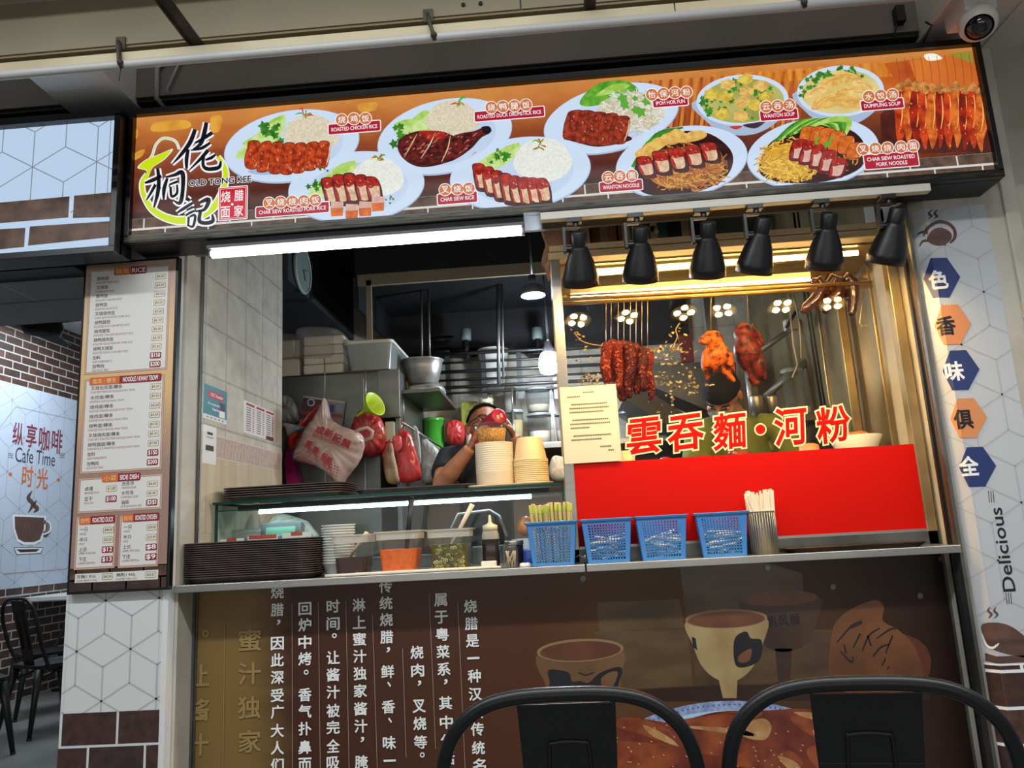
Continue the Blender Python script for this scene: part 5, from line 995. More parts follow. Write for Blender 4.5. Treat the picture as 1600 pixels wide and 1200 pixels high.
m = MB().use(mat('orange_meat', (214, 120, 50), .4, c2=(186, 90, 34), scale=20)); A = at(821, 822, 3.06); m.ball((A.x, 3.08, A.z), (.035, .03, .04), 14); m.use(PLW).lathe([(0, 0), (.05, 0), (.055, .006), (.06, .09)], (A.x, 3.08, CT), 20); solo(m, 'food_bowl', 'white bowl of orange food in the display case', 'bowl')
m = MB().use(STEELD); A, B = at(740, 870, 3.15), at(835, 862, 3.15); m.span((A.x, 3.1, CT), (B.x, 3.22, CT+.07)); m.span((at(575, 870, 3.15).x, 3.1, CT), (at(690, 862, 3.15).x, 3.22, CT+.05)); solo(m, 'steel_pan', 'low steel pans along the back of the display case', 'pan', bevel=.004)
# ---- tubs on top of the case
m = MB().use(mat('board_cream', (224, 204, 170), .5)); A, B = at(732, 757, 2.93), at(864, 748, 2.93); loft(m, [rr(B.x-A.x-.02, .2, .01, 0, cx=(A.x+B.x)/2, cy=3.0), rr(B.x-A.x, .22, .02, .008, cx=(A.x+B.x)/2, cy=3.0), rr(B.x-A.x, .22, .02, .011, cx=(A.x+B.x)/2, cy=3.0), rr(B.x-A.x-.02, .2, .01, .008, cx=(A.x+B.x)/2, cy=3.0)], True, True)
o = solo(m, 'cream_tray', 'cream plastic tray under the stacks of tubs on the display case', 'tray', loc=(0, 0, 0)); o.location.z = ZT+.001
TZ = ZT+.0125; TUB = mat('tub_milky', (222, 206, 178), .4, spec=.4); tb = None; A, B = at(741, 740, 2.93), at(802, 740, 2.93); cx, r_ = (A.x+B.x)/2, (B.x-A.x)/2; TY = 3.0; pt = (at(770, 690, 2.93).z-TZ-.055)/13
for k in range(14):
    if tb is None:
        m = MB().use(TUB).lathe([(0, .001), (r_*.96, .001), (r_*.985, .004), (r_*.995, .050), (r_, .052), (r_, .055), (r_*.98, .055), (r_*.95, .006), (0, .004)], n=36); tb = solo(m, 'round_tub', 'milky round tub nested in the tall stack on the display case', 'tub', 'milky tubs in the tall stack', loc=(0, 0, 0)); o = tb
    else: o = dup(tb, (0, 0, 0))
    o.location = (cx, TY, TZ+k*pt)
SZ = TZ+13*pt+.0555; hgt = at(766, 660, 2.93).z-SZ+.002; t = thing('shallot_tub', 'clear tub of golden fried shallots on top of the tall tub stack', 'tub', (cx-.006, TY, SZ)); O = (cx-.008, TY, SZ); r2 = r_*.86
m = MB().use(PLT).lathe([(0, .001), (r2*.82, .001), (r2*.84, .003), (r2*1.0, hgt*.96), (r2*1.14, hgt*.97), (r2*1.14, hgt), (r2*.98, hgt)], O, 32); part(m, 'tub', t, fixn=False)
m = MB().use(mat('fried_shallot', (240, 184, 92), .6, c2=(196, 126, 50), scale=150, detail=3, bump=.4, lo=.4, hi=.6)).lathe([(0, .003), (r2*.80, .003), (r2*.93, hgt*.72), (r2*.5, hgt*.76), (0, hgt*.78)], O, 32); o = part(m, 'shallots', t, 'golden brown fried shallots'); o['kind'] = 'stuff'
A, B = at(801, 740, 2.93), at(857, 735, 2.93); cx, r_ = (A.x+B.x)/2, (B.x-A.x)/2; TUB2 = mat('tub_cream', (228, 200, 150), .4, spec=.4); bb = None
for k in range(13):
    if bb is None:
        m = MB().use(TUB2).lathe([(0, .092), (r_*.70, .092), (r_*.74, .088), (r_*.93, .012), (r_*.94, .008), (r_, .007), (r_, 0), (r_*.92, 0), (r_*.90, .008), (r_*.70, .086), (0, .088)], n=36); bb = solo(m, 'round_bowl', 'cream bowl turned upside down in the stack beside the shallots', 'bowl', 'cream bowls stacked upside down', loc=(0, 0, 0)); o = bb
    else: o = dup(bb, (0, 0, 0))
    o.location = (cx+random.uniform(-.001, .001), TY, TZ+k*.0072)
# ================================================================ ROAST MEAT WINDOW
WARM = (1.0, .70, .36)
w = thing('meat_cabinet', 'stainless steel roast meat cabinet with glass front and red panel', 'cabinet', (.65, 2.75, CT))
m = MB().use(STEEL)
m.span((.026, 2.735, CT), (.062, 2.775, 2.157)); part(m, 'post', w, bevel=.002)
m = MB().use(STEELG); m.span((1.243, 2.735, CT), (1.278, 2.775, 2.157)); part(m, 'post', w, bevel=.002)
for x in (.026, 1.243):
    m = MB().use(STEELG); m.span((x, 3.25, CT), (x+.035, 3.285, 2.157)); part(m, 'post', w, bevel=.002)
m = MB().use(STEELD); m.span((.026, 2.735, CT), (1.278, 3.29, CT+.045)); m.span((.03, 2.78, 1.33), (1.278, 3.29, 1.345)); part(m, 'shelf', w)
m = MB().use(mat('gold_steel', (196, 178, 128), .3, .85, c2=(170, 146, 96), scale=3, stretch=(1, 6, 6)))
m.quad((.03, 2.79, 2.152), (1.278, 2.79, 2.152), (1.278, 2.95, 2.155), (.03, 2.95, 2.155)); m.quad((.03, 2.95, 2.155), (1.278, 2.95, 2.155), (1.278, 3.10, 2.128), (.03, 3.10, 2.128)); m.span((.03, 3.09, 2.105), (1.278, 3.11, 2.13)); part(m, 'hood', w, fixn=False)
m = MB().use(mat('plank_wood', (206, 184, 142), .6, c2=(176, 150, 108), scale=6, stretch=(.4, 4, 4))); m.span((.026, 2.722, 2.187), (1.256, 2.775, 2.211)); m.span((.02, 2.718, 2.157), (1.262, 2.78, 2.183)); m.span((.026, 2.78, 2.157), (1.256, 3.29, 2.18)); part(m, 'top_boards', w, bevel=.002)
WG = clear('window_glass', (120, 120, 110), .005, .0, 1.5, gloss=1.0, tint=(245, 246, 242))
m = MB().use(WG).quad((.062, 2.77, 1.105), (1.243, 2.77, 1.105), (1.243, 2.77, 2.157), (.062, 2.77, 2.157)); gp = part(m, 'glass_pane', w, fixn=False)
# dried splashes stuck to the inside of the pane
p = Print((0, 2.773, 0)); SPL = [mat('splash_a', (112, 94, 54), .7), mat('splash_b', (150, 134, 98), .7), mat('splash_c', (84, 62, 32), .7)]
def splash(x, y, n, sx, sy, s=1.0):
    for k in range(n):
        a, b_ = random.gauss(x, sx), random.gauss(y, sy); r = random.uniform(.6, 1.9)*s; p.blob(wobble([(a+r*1.5*math.cos(t), b_+r*math.sin(t)) for t in (0, 1.2, 2.5, 3.7, 5)], r*.6), random.choice(SPL), 1, 2)
for x, y, n, sx, sy in ((905, 525, 10, 6, 6), (915, 545, 8, 10, 10), (922, 592, 34, 8, 4), (1055, 520, 12, 8, 12), (1040, 547, 46, 16, 3), (1040, 562, 18, 8, 5), (1032, 585, 18, 5, 10), (1052, 602, 34, 10, 6), (1065, 575, 14, 12, 10), (1084, 600, 22, 4, 10), (1050, 625, 8, 2, 8), (1105, 602, 4, 3, 2), (1020, 635, 5, 10, 10)): splash(x, y, n, sx, sy)
p.stroke([(898, 520), (908, 532), (925, 538), (942, 540)], 1.4, SPL[0], 1); p.stroke([(1048, 545), (1058, 528), (1056, 515), (1062, 505)], 1.6, SPL[0], 1); p.stroke([(1050, 550), (1066, 536)], .8, SPL[1], 1, 2)
o = part(p, 'dried_splashes', w, 'dried tan sauce splashes on the pane', fixn=False); o['kind'] = 'stuff'
RP = mat('red_panel', (190, 13, 3), .5, spec=.12); m = MB().use(RP).span((.030, 2.741, 1.107), (1.262, 2.748, 1.396)); m.use(STEEL).span((1.255, 2.739, 1.10), (1.262, 2.742, 1.40)); m.span((.028, 2.738, CT+.04), (1.262, 2.75, 1.107)); part(m, 'red_panel', w, 'glossy red acrylic panel')
p = Print((0, 2.766, 0)); LR = mat('window_red', (172, 14, 5), .6, spec=.1); LC = mat('window_cream', (246, 224, 180), .4)
for ch, x, y, ww, hh, r in (('雲', 1006, 681, 56, 54, .06), ('吞', 1071, 676, 56, 54, .08), ('麵', 1140, 673, 56, 56, .06), ('河', 1236, 666, 54, 58, .04), ('粉', 1301, 663, 54, 56, .1)): p.ptext(ch, x, y, ww, hh, LR, 3, bold=.022, edge=(LC, .06), rot=r, shear=.16)
p.ell(1188, 671, 9.6, 9.6, LC, 2.5); p.ell(1188, 671, 7.6, 7.6, LR, 3); part(p, 'lettering', w, 'red Chinese characters edged in cream', fixn=False)
# notice in a clear stand
A, B = at(873, 606, 2.733), at(962, 604, 2.733); t = thing('notice_sheet', 'cream printed notice on the glass above the red panel, beside the steel post', 'notice', (.13, 2.735, 1.397))
m = MB().use(mat('notice_paper', (236, 222, 186), .45)).span((.030, 2.7345, 1.397), (.232, 2.737, 1.674)); part(m, 'sheet', t); m = MB().use(clear('acrylic', (230, 230, 220), .03, .05, 1.4)).span((.027, 2.7315, 1.397), (.236, 2.7335, 1.680)); part(m, 'cover', t)
p = Print((0, 2.7342, 0)); NK = ink((96, 84, 60))
for k, (a_, b_) in enumerate(((.115, .15), (.055, .10), None, (.065, .20), (.06, .205), (.06, .19), None, (.065, .20), (.06, .20), (.06, .13), None, (.065, .205), (.06, .17), None, (.16, .20), (.185, .205)) if False else ((.112, .15), (.055, .10), (0, 0), (.068, .20), (.06, .205), (.06, .185), (0, 0), (.068, .20), (.06, .205), (.06, .13), (0, 0), (.068, .205), (.06, .17), (0, 0), (.16, .20), (.188, .205))):
    x = a_
    while x < b_-.003: p.rect(x, 1.648-k*.0142, x+.0052, 1.653-k*.0142, NK); x += .0068
part(p, 'lettering', t, fixn=False)
# rods, tubes
m = MB().use(mat('brass_rod', (196, 150, 84), .3, .85)); m.tube([at(880, 468, 2.86), at(1362, 441, 2.86)], .0065, 10); m.tube([at(878, 475, 2.88), at(1363, 447, 2.88)], .0075, 10); m.tube([at(886, 462, 2.90), at(1355, 436, 2.90)], .004, 10); part(m, 'hanging_rods', w, 'brass coloured hanging rods')
TW = lamp_mat('tube_warm', (255, 214, 140), 24)
for k, (a_, b_, yy, lab) in enumerate((((930, 427), (1340, 395), 2.835, 'upper warm tube lamp under the cabinet hood'), ((892, 464), (1266, 437), 2.94, 'lower warm tube lamp just above the hanging rods'))):
    A, B = at(*a_, yy), at(*b_, yy); t = thing('tube_lamp', lab, 'lamp', (A+B)/2, None); m = MB().use(TW).tube([A, B], .0095, 10); part(m, 'tube', t, 'glowing warm tube')
    m = MB().use(mat('lamp_body', (216, 196, 150), .4)).box((A+B)/2+Vector((0, .004, .020)), ((B-A).length, .03, .020), None); part(m, 'body', t)
    pass
# ---- track with six spot lamps
m = MB().use(mat('track_white', (206, 200, 186), .45)); A, B = at(845, 350, 2.46), at(1452, 300, 2.46); ZK = 2.2
m.span((A.x, 2.445, ZK), (B.x, 2.475, ZK+.028)); tk = solo(m, 'lighting_track', 'long white lighting track under the lit sign', 'lighting track', bevel=.002)
LB = mat('lamp_black', (15, 15, 16), .38); LED = lamp_mat('led_warm', (255, 206, 124), 400)
def spot_lamp(k, x, tilt, roll, yaw, label):
    t = thing('spot_lamp', label, 'lamp', (x, 2.46, ZK), 'spot lamps on the track'); O = Vector((x, 2.46, ZK))
    m = MB().use(LB); m.span((x-.026, 2.444, ZK-.016), (x+.026, 2.476, ZK+.001)); m.tube([O+Vector((.006, 0, -.014)), O+Vector((.006, 0, -.032))], .010, 12); part(m, 'track_adapter', t, bevel=.002)
    R = Matrix.Rotation(yaw, 3, 'Z') @ Matrix.Rotation(tilt, 3, 'X') @ Matrix.Rotation(roll, 3, 'Y'); dv = R @ Vector((0, 0, -1)); sx = Vector((1, 0, 0)); P0 = O+Vector((.012, 0, -.105))
    m = MB().use(LB); m.span((x-.036, 2.452, ZK-.036), (x+.012, 2.468, ZK-.030)); m.span((x-.041, 2.449, ZK-.118), (x-.031, 2.471, ZK-.030)); m.tube([O+Vector((-.036, 0, -.106)), O+Vector((-.006, 0, -.106))], .012, 12); part(m, 'arm', t, bevel=.001)
    m = MB().use(LB); m.lathe([(r_*1.13, h_*1.13) for r_, h_ in ((0, -.050), (.020, -.050), (.0235, -.046), (.0225, -.006), (.0225, -.004), (.026, .000), (.0262, .001), (.042, .040), (.0530, .084), (.0540, .088), (.0540, .112), (.0515, .112), (.0495, .094), (.0, .090))], P0, 32, axis=dv); hd = part(m, 'lamp_head', t, fixn=False)
    q = dv.to_track_quat('Z', 'Y').to_matrix(); m = MB().use(LED)
    for j in range(4):
        a = PI/4+j*PI/2+(.25, .5, .78, 0, .05, .05)[k]; c_ = P0+dv*.112+q @ Vector((.0275*math.cos(a), .0275*math.sin(a), 0)); m.lathe([(0, .0015), (.0105, .0012), (.0145, 0)], c_, 16, axis=dv)
    part(m, 'bulbs', hd, 'four glowing warm bulbs', fixn=False)
names = ('first from the fluorescent tube', 'second from the fluorescent tube', 'third from the fluorescent tube', 'third from the cream pier', 'second from the cream pier', 'nearest the cream pier')
for k, (px_, tl, rl, yw) in enumerate(((905, .54, 0, 0), (1002, .54, .03, 0), (1108, .55, 0, 0), (1192, .53, .12, .1), (1298, .54, .04, 0), (1404, .52, .10, .15))): spot_lamp(k, at(px_, 400, 2.46).x-.01, tl, rl, yw, 'black spot lamp on the track, ' + names[k])
# ---- fluorescent batten under the sign
A, B = at(327, 397, 2.50), at(820, 362, 2.50); t = thing('fluorescent_lamp', 'long white fluorescent lamp under the sign beside the spot lamps', 'lamp', ((A.x+B.x)/2, 2.50, 2.165)); Z = (A.z+B.z)/2
m = MB().use(mat('batten_white', (84, 86, 88), .5)).span((A.x, 2.475, Z+.014), (B.x, 2.535, Z+.055)); m.span((A.x, 2.49, Z-.014), (A.x+.012, 2.512, Z+.016)); m.span((B.x-.012, 2.49, Z-.014), (B.x, 2.512, Z+.016)); part(m, 'housing', t, bevel=.003)
m = MB().use(lamp_mat('tube_cool', (255, 250, 232), 15)).tube([(A.x+.01, 2.50, Z), (B.x-.01, 2.50, Z)], .014, 12); part(m, 'tube', t, 'glowing white tube')
# ---- hung roast meat
HK = mat('hook_wire', (176, 150, 110), .3, .8)
def hook(px_, py0, py1, Y=2.90, dx=0):
    A, B = at(px_, py0, Y), at(px_+dx, py1, Y); return [A+Vector((.004, -.02, .008)), A+Vector((.002, -.012, .022)), A+Vector((0, 0, .018)), A, B]
RIB = mat('glazed_pork', (84, 11, 3), .32, c2=(196, 92, 22), scale=110, detail=3, bump=.8, lo=.56, hi=.66, spec=.14); RIB2 = mat('glazed_pork_dark', (54, 7, 3), .32, c2=(160, 60, 14), scale=100, detail=3, bump=.8, lo=.56, hi=.68, spec=.14)
STR = [(947, 534, 948, 604, 9, 'leftmost'), (955, 531, 958, 600, 9, ''), (966, 534, 967, 610, 8, ''), (975, 532, 974, 627, 10, ''), (985, 534, 983, 622, 9, ''), (994, 538, 994, 616, 8, ''), (1003, 541, 1005, 612, 8, ''), (1012, 545, 1017, 625, 7, '')]
lbs = ('strip of glazed roast pork hanging nearest the steel post', 'second strip of glazed pork from the steel post', 'third glazed pork strip from the steel post, ending high', 'longest strip of glazed pork in the middle of the bunch', 'dark glazed pork strip just right of the longest one', 'short glazed pork strip, third from the chicken side', 'glazed pork strip second from the chicken side', 'glazed pork strip hanging nearest the roast chicken')
for k, (x0, y0, x1, y1, r_, _) in enumerate(STR):
    Y = 2.90+(-.02, .015)[k % 2]; pts, rs = [], []; n = 14
    for i in range(n+1):
        u_ = i/n; q = at(x0+(x1-x0)*u_+1.6*math.sin(u_*9+k), y0+(y1-y0)*u_, Y); q.y += .005*math.sin(u_*7+k*2); pts.append(q); rs.append(mpp(Y)*r_*(.72+.22*math.sin(u_*11+k*1.7)*.5+.3*math.sin(PI*min(1, u_*1.15+.1)))*(.6 if i in (0, n) else 1))
    t = thing('roast_pork_strip', lbs[k], 'roast pork', pts[0], 'roast pork strips on hooks'); m = MB().use(RIB2 if k in (4, 6) else RIB).tube(pts, rs, 12, flat=1.1); part(m, 'meat', t)
    m = MB().use(HK).tube(hook(x0, 466, y0+6, Y), .0014, 6); part(m, 'hook', t)
CHM = mat('roast_chicken_skin', (176, 82, 4), .34, c2=(48, 9, 2), scale=42, detail=6, lo=.42, hi=.62, spec=.14, bump=.25, bscale=120); DKM = mat('roast_duck_skin', (92, 26, 4), .32, c2=(32, 6, 2), scale=38, detail=6, lo=.42, hi=.62, spec=.16, bump=.2, bscale=120)
def fowl(name, label, cat, m_, blobs, limbs, hk, Y, vox=.004):
    mb = MB().use(m_); q = mpp(Y)
    for x, y, rx, ry, rd, rot, dy in blobs:
        R = Matrix.Rotation(-math.radians(rot), 3, 'Y'); mb.ball(at(x, y, Y)+Vector((0, dy, 0)), (rx*q, rd*q, ry*q), 18, R)
    for pts, rs, dy in limbs: mb.tube([at(x, y, Y)+Vector((0, dy, 0)) for x, y in pts], [r*q for r in rs], 10)
    t = thing(name, label, cat, at(blobs[0][0], blobs[0][1], Y)); part(mb, 'body', t, remesh=vox); m = MB().use(HK).tube(hook(*hk, Y), .0014, 6); part(m, 'hook', t); return t
fowl('roast_chicken', 'golden roast chicken hanging on a hook beside the pork strips', 'roast chicken', CHM, [(1116, 532, 15, 17, 15, 10, 0), (1118, 560, 22, 25, 20, 8, 0), (1107, 568, 13, 20, 14, -5, -.01), (1128, 556, 12, 22, 14, 14, -.014)],
     [([(1110, 522), (1097, 532), (1093, 538)], [7, 6, 4], -.01), ([(1096, 536), (1104, 536), (1112, 530)], [4, 5, 5], -.015), ([(1134, 555), (1138, 572), (1143, 584)], [9, 8, 4], -.02), ([(1130, 578), (1138, 588), (1147, 598)], [6, 6, 3.5], -.012), ([(1105, 580), (1106, 590), (1108, 596)], [6, 4, 2], 0)], (1111, 455, 520), 2.91)
fowl('roast_duck', 'dark glazed roast duck hanging right of the chicken', 'roast duck', DKM, [(1163, 522, 17, 20, 16, 6, 0), (1169, 552, 22, 34, 20, 12, 0), (1164, 540, 14, 26, 14, 8, -.014), (1182, 574, 12, 24, 14, 12, -.008)],
     [([(1170, 510), (1184, 525), (1191, 542)], [6, 5, 3], -.02), ([(1184, 566), (1190, 584), (1193, 596)], [10, 7, 3], -.016), ([(1172, 572), (1174, 590), (1180, 604)], [9, 7, 5], -.008), ([(1170, 590), (1175, 598)], [5, 4], -.012), ([(1180, 600), (1186, 598)], [5, 3], -.012)], (1168, 450, 508), 2.93)
DRK = mat('dark_duck', (66, 27, 10), .25, c2=(34, 12, 5), scale=16, detail=5, coat=.4)
for k, (pts, rs, lab) in enumerate((([(1265, 440), (1275, 438), (1284, 452), (1272, 470), (1256, 484), (1252, 490)], [4, 8, 8, 7, 6, 3], 'dark roast duck neck over the rods, leaning toward the chickens'), ([(1290, 448), (1297, 436), (1308, 440), (1306, 462), (1294, 474), (1286, 490)], [5, 8, 9, 9, 6, 4], 'dark roast duck head piece in the middle of the three over the rods'), ([(1312, 446), (1320, 434), (1330, 444), (1332, 466), (1330, 486), (1328, 494)], [5, 8, 8, 6, 5, 4], 'dark roast duck neck over the rods, nearest the steel wall'))):
    Y = 2.90; mb = MB().use(DRK).tube([at(x, y, Y)+Vector((0, -.012, 0)) for x, y in pts], [r*1.45*mpp(Y) for r in rs], 10); mb.ball(at(pts[2][0], pts[2][1]+12, Y)+Vector((0, .01, 0)), [12*mpp(Y), 11*mpp(Y), 18*mpp(Y)], 12); solo(mb, 'roast_duck_neck', lab, 'roast duck', remesh=.004)
m = MB().use(HK).tube([at(1350, 450, 2.9), at(1346, 480, 2.9), at(1343, 505, 2.9), at(1347, 511, 2.9), at(1355, 508, 2.9), at(1353, 480, 2.9)], .002, 6); solo(m, 'meat_hook', 'empty wire meat hook hanging at the end of the rods', 'hook')
# ---- food behind the red panel
SH = 1.346
MTL = mat('chopped_meat', (150, 60, 34), .3, c2=(92, 30, 20), scale=30, detail=5, bump=.6)
for k, (x, y, r_, lab) in enumerate(((1040, 712, 17, 'heap of chopped roast meat left of the green aproned worker'), (1096, 709, 20, 'heap of chopped roast meat below the second red character'), (1160, 702, 22, 'heap of chopped roast meat with garnish below the third red character'))):
    Y = 3.02; A = at(x, y, Y); q = mpp(Y)*r_; mb = MB().use(MTL)
    for j in range(7): mb.ball((A.x+random.uniform(-.8, .8)*q, Y+random.uniform(-.5, .5)*q, SH+.02+random.uniform(0, .6)*max(.01, A.z-SH)), (q*.45, q*.4, q*.32), 10)
    mb.ball((A.x, Y, SH+(A.z-SH)*.45), (q, q*.8, max(.012, (A.z-SH)*.52)), 12); solo(mb, 'chopped_meat', lab, 'roast meat', remesh=.006)
A = at(979, 716, 2.98); t = thing('bowl', 'small cream bowl beside the notice behind the red panel', 'bowl', (A.x, 2.98, SH)); hb = at(979, 705, 2.98).z-SH; m = MB().use(mat('bowl_cream', (226, 206, 160), .35)).lathe([(0, 0), (.022, 0), (.024, .004), (.036, hb), (.034, hb), (0, .006)], (A.x, 2.98, SH), 24); part(m, 'bowl', t)
m = MB().use(mat('bowl_white', (226, 222, 210), .35)); A, B = at(1300, 685, 3.05), at(1386, 678, 3.05); hb = A.z-SH; cx = at(1348, 680, 3.05).x-.03; m.lathe([(0, 0), (.04, 0), (.044, .004), (.098, hb), (.096, hb+.002), (.03, .01), (0, .008)], (cx, 3.05, SH), 32)
t = thing('bowl', 'wide white bowl of fried food at the steel wall end', 'bowl', (cx, 3.05, SH)); part(m, 'bowl', t); m = MB().use(mat('fried_orange', (206, 130, 66), .5, c2=(176, 94, 40), scale=40, bump=.6)); m.ball((cx-.015, 3.05, SH+hb-.006), (.06, .05, .028), 14); m.ball((cx+.02, 3.04, SH+hb+.002), (.03, .03, .022), 12); part(m, 'food', t, remesh=.006)
A = at(1264, 698, 3.0); m = MB().use(mat('carrot_orange', (216, 130, 84), .45)); m.lathe([(0, 0), (.036, 0), (.040, .02), (.036, A.z-SH+.004), (.02, A.z-SH+.012), (0, A.z-SH+.014)], (A.x, 3.0, SH), 20); solo(m, 'orange_tub', 'rounded orange lump of food beside the wide white bowl', 'food')
# ---- stored things on the cabinet top
CBD = mat('cardboard', (156, 112, 72), .75, c2=(134, 94, 58), scale=6); ZB = 2.212
def carton(px0, px1, py0, Y, dp, label, m_, name='cardboard_box', cat='box'):
    A, B = at(px0, py0, Y), at(px1, py0, Y); mb = MB().use(m_).span((A.x, Y, ZB), (B.x, Y+dp, min(2.6, A.z))); mb.use(mat('tape', (184, 150, 108), .4)).span(((A.x+B.x)/2-.015, Y-.001, ZB+.001), ((A.x+B.x)/2+.015, Y, min(2.6, A.z)-.001)); return solo(mb, name, label, cat, bevel=.003)
carton(893, 916, 300, 2.84, .2, 'pale cardboard box behind the first spot lamp on the cabinet top', mat('carton_pale', (196, 150, 116), .7)); carton(918, 958, 300, 2.90, .25, 'brown cardboard box on the cabinet between the first two spot lamps', CBD); carton(962, 982, 300, 2.86, .2, 'dark brown carton beside the green carton on the cabinet top', mat('carton_dark', (112, 78, 52), .75))
o = carton(992, 1040, 300, 2.85, .2, 'green carton with pale flowers above the cabinet', mat('carton_green', (64, 92, 92), .6)); pr = Print((0, 2.8485, 0))
for k in range(12): a_, b_ = random.uniform(996, 1030), random.uniform(350, 366); pr.blob(wobble([(a_+4*math.cos(t_), b_+3*math.sin(t_)) for t_ in (0, 1.2, 2.5, 3.7, 5)], 1.4), ink(random.choice(((206, 200, 170), (226, 222, 206), (96, 116, 50)))), 1, 2)
pq = MB(); ob = bpy.data.objects.new('flower_print', pr.mesh('flower_print', o.location)); COL.objects.link(ob); ob.parent = o
carton(1042, 1094, 330, 2.82, .2, 'black crate on the cabinet top behind the third spot lamp', mat('crate_black', (18, 18, 20), .6), 'plastic_crate', 'crate')
PBG = mat('paper_brown', (150, 108, 84), .7, c2=(122, 84, 64), scale=9, bump=.5)
solo(bag('x', 'x', 'x', [(846, 352), (890, 352), (892, 382), (868, 392), (862, 414), (858, 440), (852, 424), (846, 412), (848, 398), (852, 380)], 2.81, .06, PBG, wr=.006, seed=5), 'paper_bag', 'crumpled brown paper bag at the cabinet corner above the steel post', 'bag')
# ================================================================ INSIDE THE STALL
# clock on the black beam
C0 = on(470, 422, (-1.278, 0, 0), Vector((1, 0, 0))); t = thing('wall_clock', 'round wall clock on the black beam above the tiled wall', 'clock', C0)
m = MB().use(mat('clock_rim', (150, 170, 164), .3)).lathe([(0, .001), (.125, .001), (.13, .012), (.122, .02), (.118, .016)], C0, 32, axis=(1, 0, 0)); part(m, 'rim', t, fixn=False); m = MB().use(mat('clock_face', (120, 132, 130), .4)).lathe([(0, .012), (.119, .012)], C0, 32, axis=(1, 0, 0)); part(m, 'face', t, fixn=False)
m = MB().use(BLACK).tube([C0+Vector((.0135, 0, 0)), C0+Vector((.0135, .03, -.05))], .003, 6).tube([C0+Vector((.0135, 0, 0)), C0+Vector((.0135, .08, .02))], .002, 6); part(m, 'hands', t)
# hood frame above the back
HB = mat('hood_trim', (150, 138, 116), .5, .3); t = thing('cooker_hood', 'large black cooker hood with a pale metal edge across the back of the stall', 'hood', (-.2, 4.0, 2.0))
A, B = at(560, 441, 4.0), at(846, 424, 4.0); m = MB().use(HB).span((A.x, 3.98, A.z-.03), (.9, 4.0, A.z+.035)); m.span((at(573, 450, 4.0).x, 3.98, 2.215), (at(581, 450, 4.0).x, 4.0, A.z)); part(m, 'edge', t, 'pale metal edge')
m = MB().use(mat('hood_black', (20, 22, 26), .6, c2=(14, 15, 18), scale=3)).span((A.x, 4.0, A.z+.03), (.9, 4.84, A.z+.3)); m.span((A.x-.02, 4.0, 2.42), (A.x, 4.84, A.z+.3)); m.span((A.x, 4.82, 2.30), (.9, 4.84, A.z+.3)); part(m, 'canopy', t)
for k, (x, y0, y1, n) in enumerate(((659, 470, 575, 'left'), (671, 490, 575, ''), (779, 460, 600, ''), (786, 480, 590, ''))):
    A, B = at(x, y0, 4.3), at(x+.5, y1, 4.3); A.z = 2.61; m = MB().use(STEELD).tube([A, B], .011 if k == 2 else .007, 8)
    solo(m, 'hanging_rod', ('dark hanging rod above the steel mixing bowl', 'thin dark rod beside the one above the mixing bowl', 'bright steel rod hanging to the middle of the rack', 'thin rod close behind the bright steel rod')[k], 'rod')
# rail rack on the back wall
t = thing('wall_rack', 'blackened metal rail rack along the back wall above the shelf', 'rack', (-.2, 4.7, 2.0)); RB_ = mat('rack_metal', (70, 72, 72), .4, .7)
for k, y in enumerate((552, 566, 580, 593, 604, 613)):
    m = MB().use(RB_).tube([at(640, y+4+k*.2, 4.55), at(1010, y-14, 4.55)], .008 if k % 2 else .011, 8); part(m, 'rail', t)
for x in (700, 756, 812, 868): m = MB().use(RB_).box(at(x, 585, 4.56), (.03, .012, .30)); part(m, 'upright', t)
for k, (x, y, r_) in enumerate(((690, 560, .09), (720, 560, .11), (840, 560, .1), (690, 540, .08))):
    A = at(x, y, 4.65); m = MB().use(mat('wok_black', (30, 30, 30), .5, .5)).lathe([(0, 0), (r_*.6, .012), (r_, .05), (r_+.004, .052), (r_*.6, .018), (0, .006)], A, 24, axis=(0, -.4, 1)); solo(m, 'wok_lid', ('black pan lying on the left end of the rack', 'black pan beside the end pan on the rack', 'black pan on the rack near the white bulb', 'small black pan above the other pans on the rack')[k], 'pan')
for k, (x, y) in enumerate(((728, 532), (840, 530))):
    A = at(x, y, 4.6); m = MB().use(mat('grey_motor', (96, 104, 104), .5)).lathe([(0, 0), (.03, 0), (.034, .01), (.034, .07), (.0, .075)], A, 20, close=True); m.use(BLACK).tube([A, A+Vector((0, 0, -.12))], .02, 8); solo(m, 'grey_pot', ('grey cylinder on top of the rack, above the mixing bowl side', 'grey cylinder on top of the rack, near the white bulb')[k], 'canister')
A = at(771, 572, 4.7); m = MB().use(mat('bucket_white', (176, 176, 168), .5)).lathe([(0, 0), (.055, 0), (.06, .002), (.10, .26), (.104, .262), (.098, .262), (0, .24)], (A.x, 4.7, A.z-.16), 24); solo(m, 'bucket', 'pale bucket standing on the rack behind the bright steel rod', 'bucket')
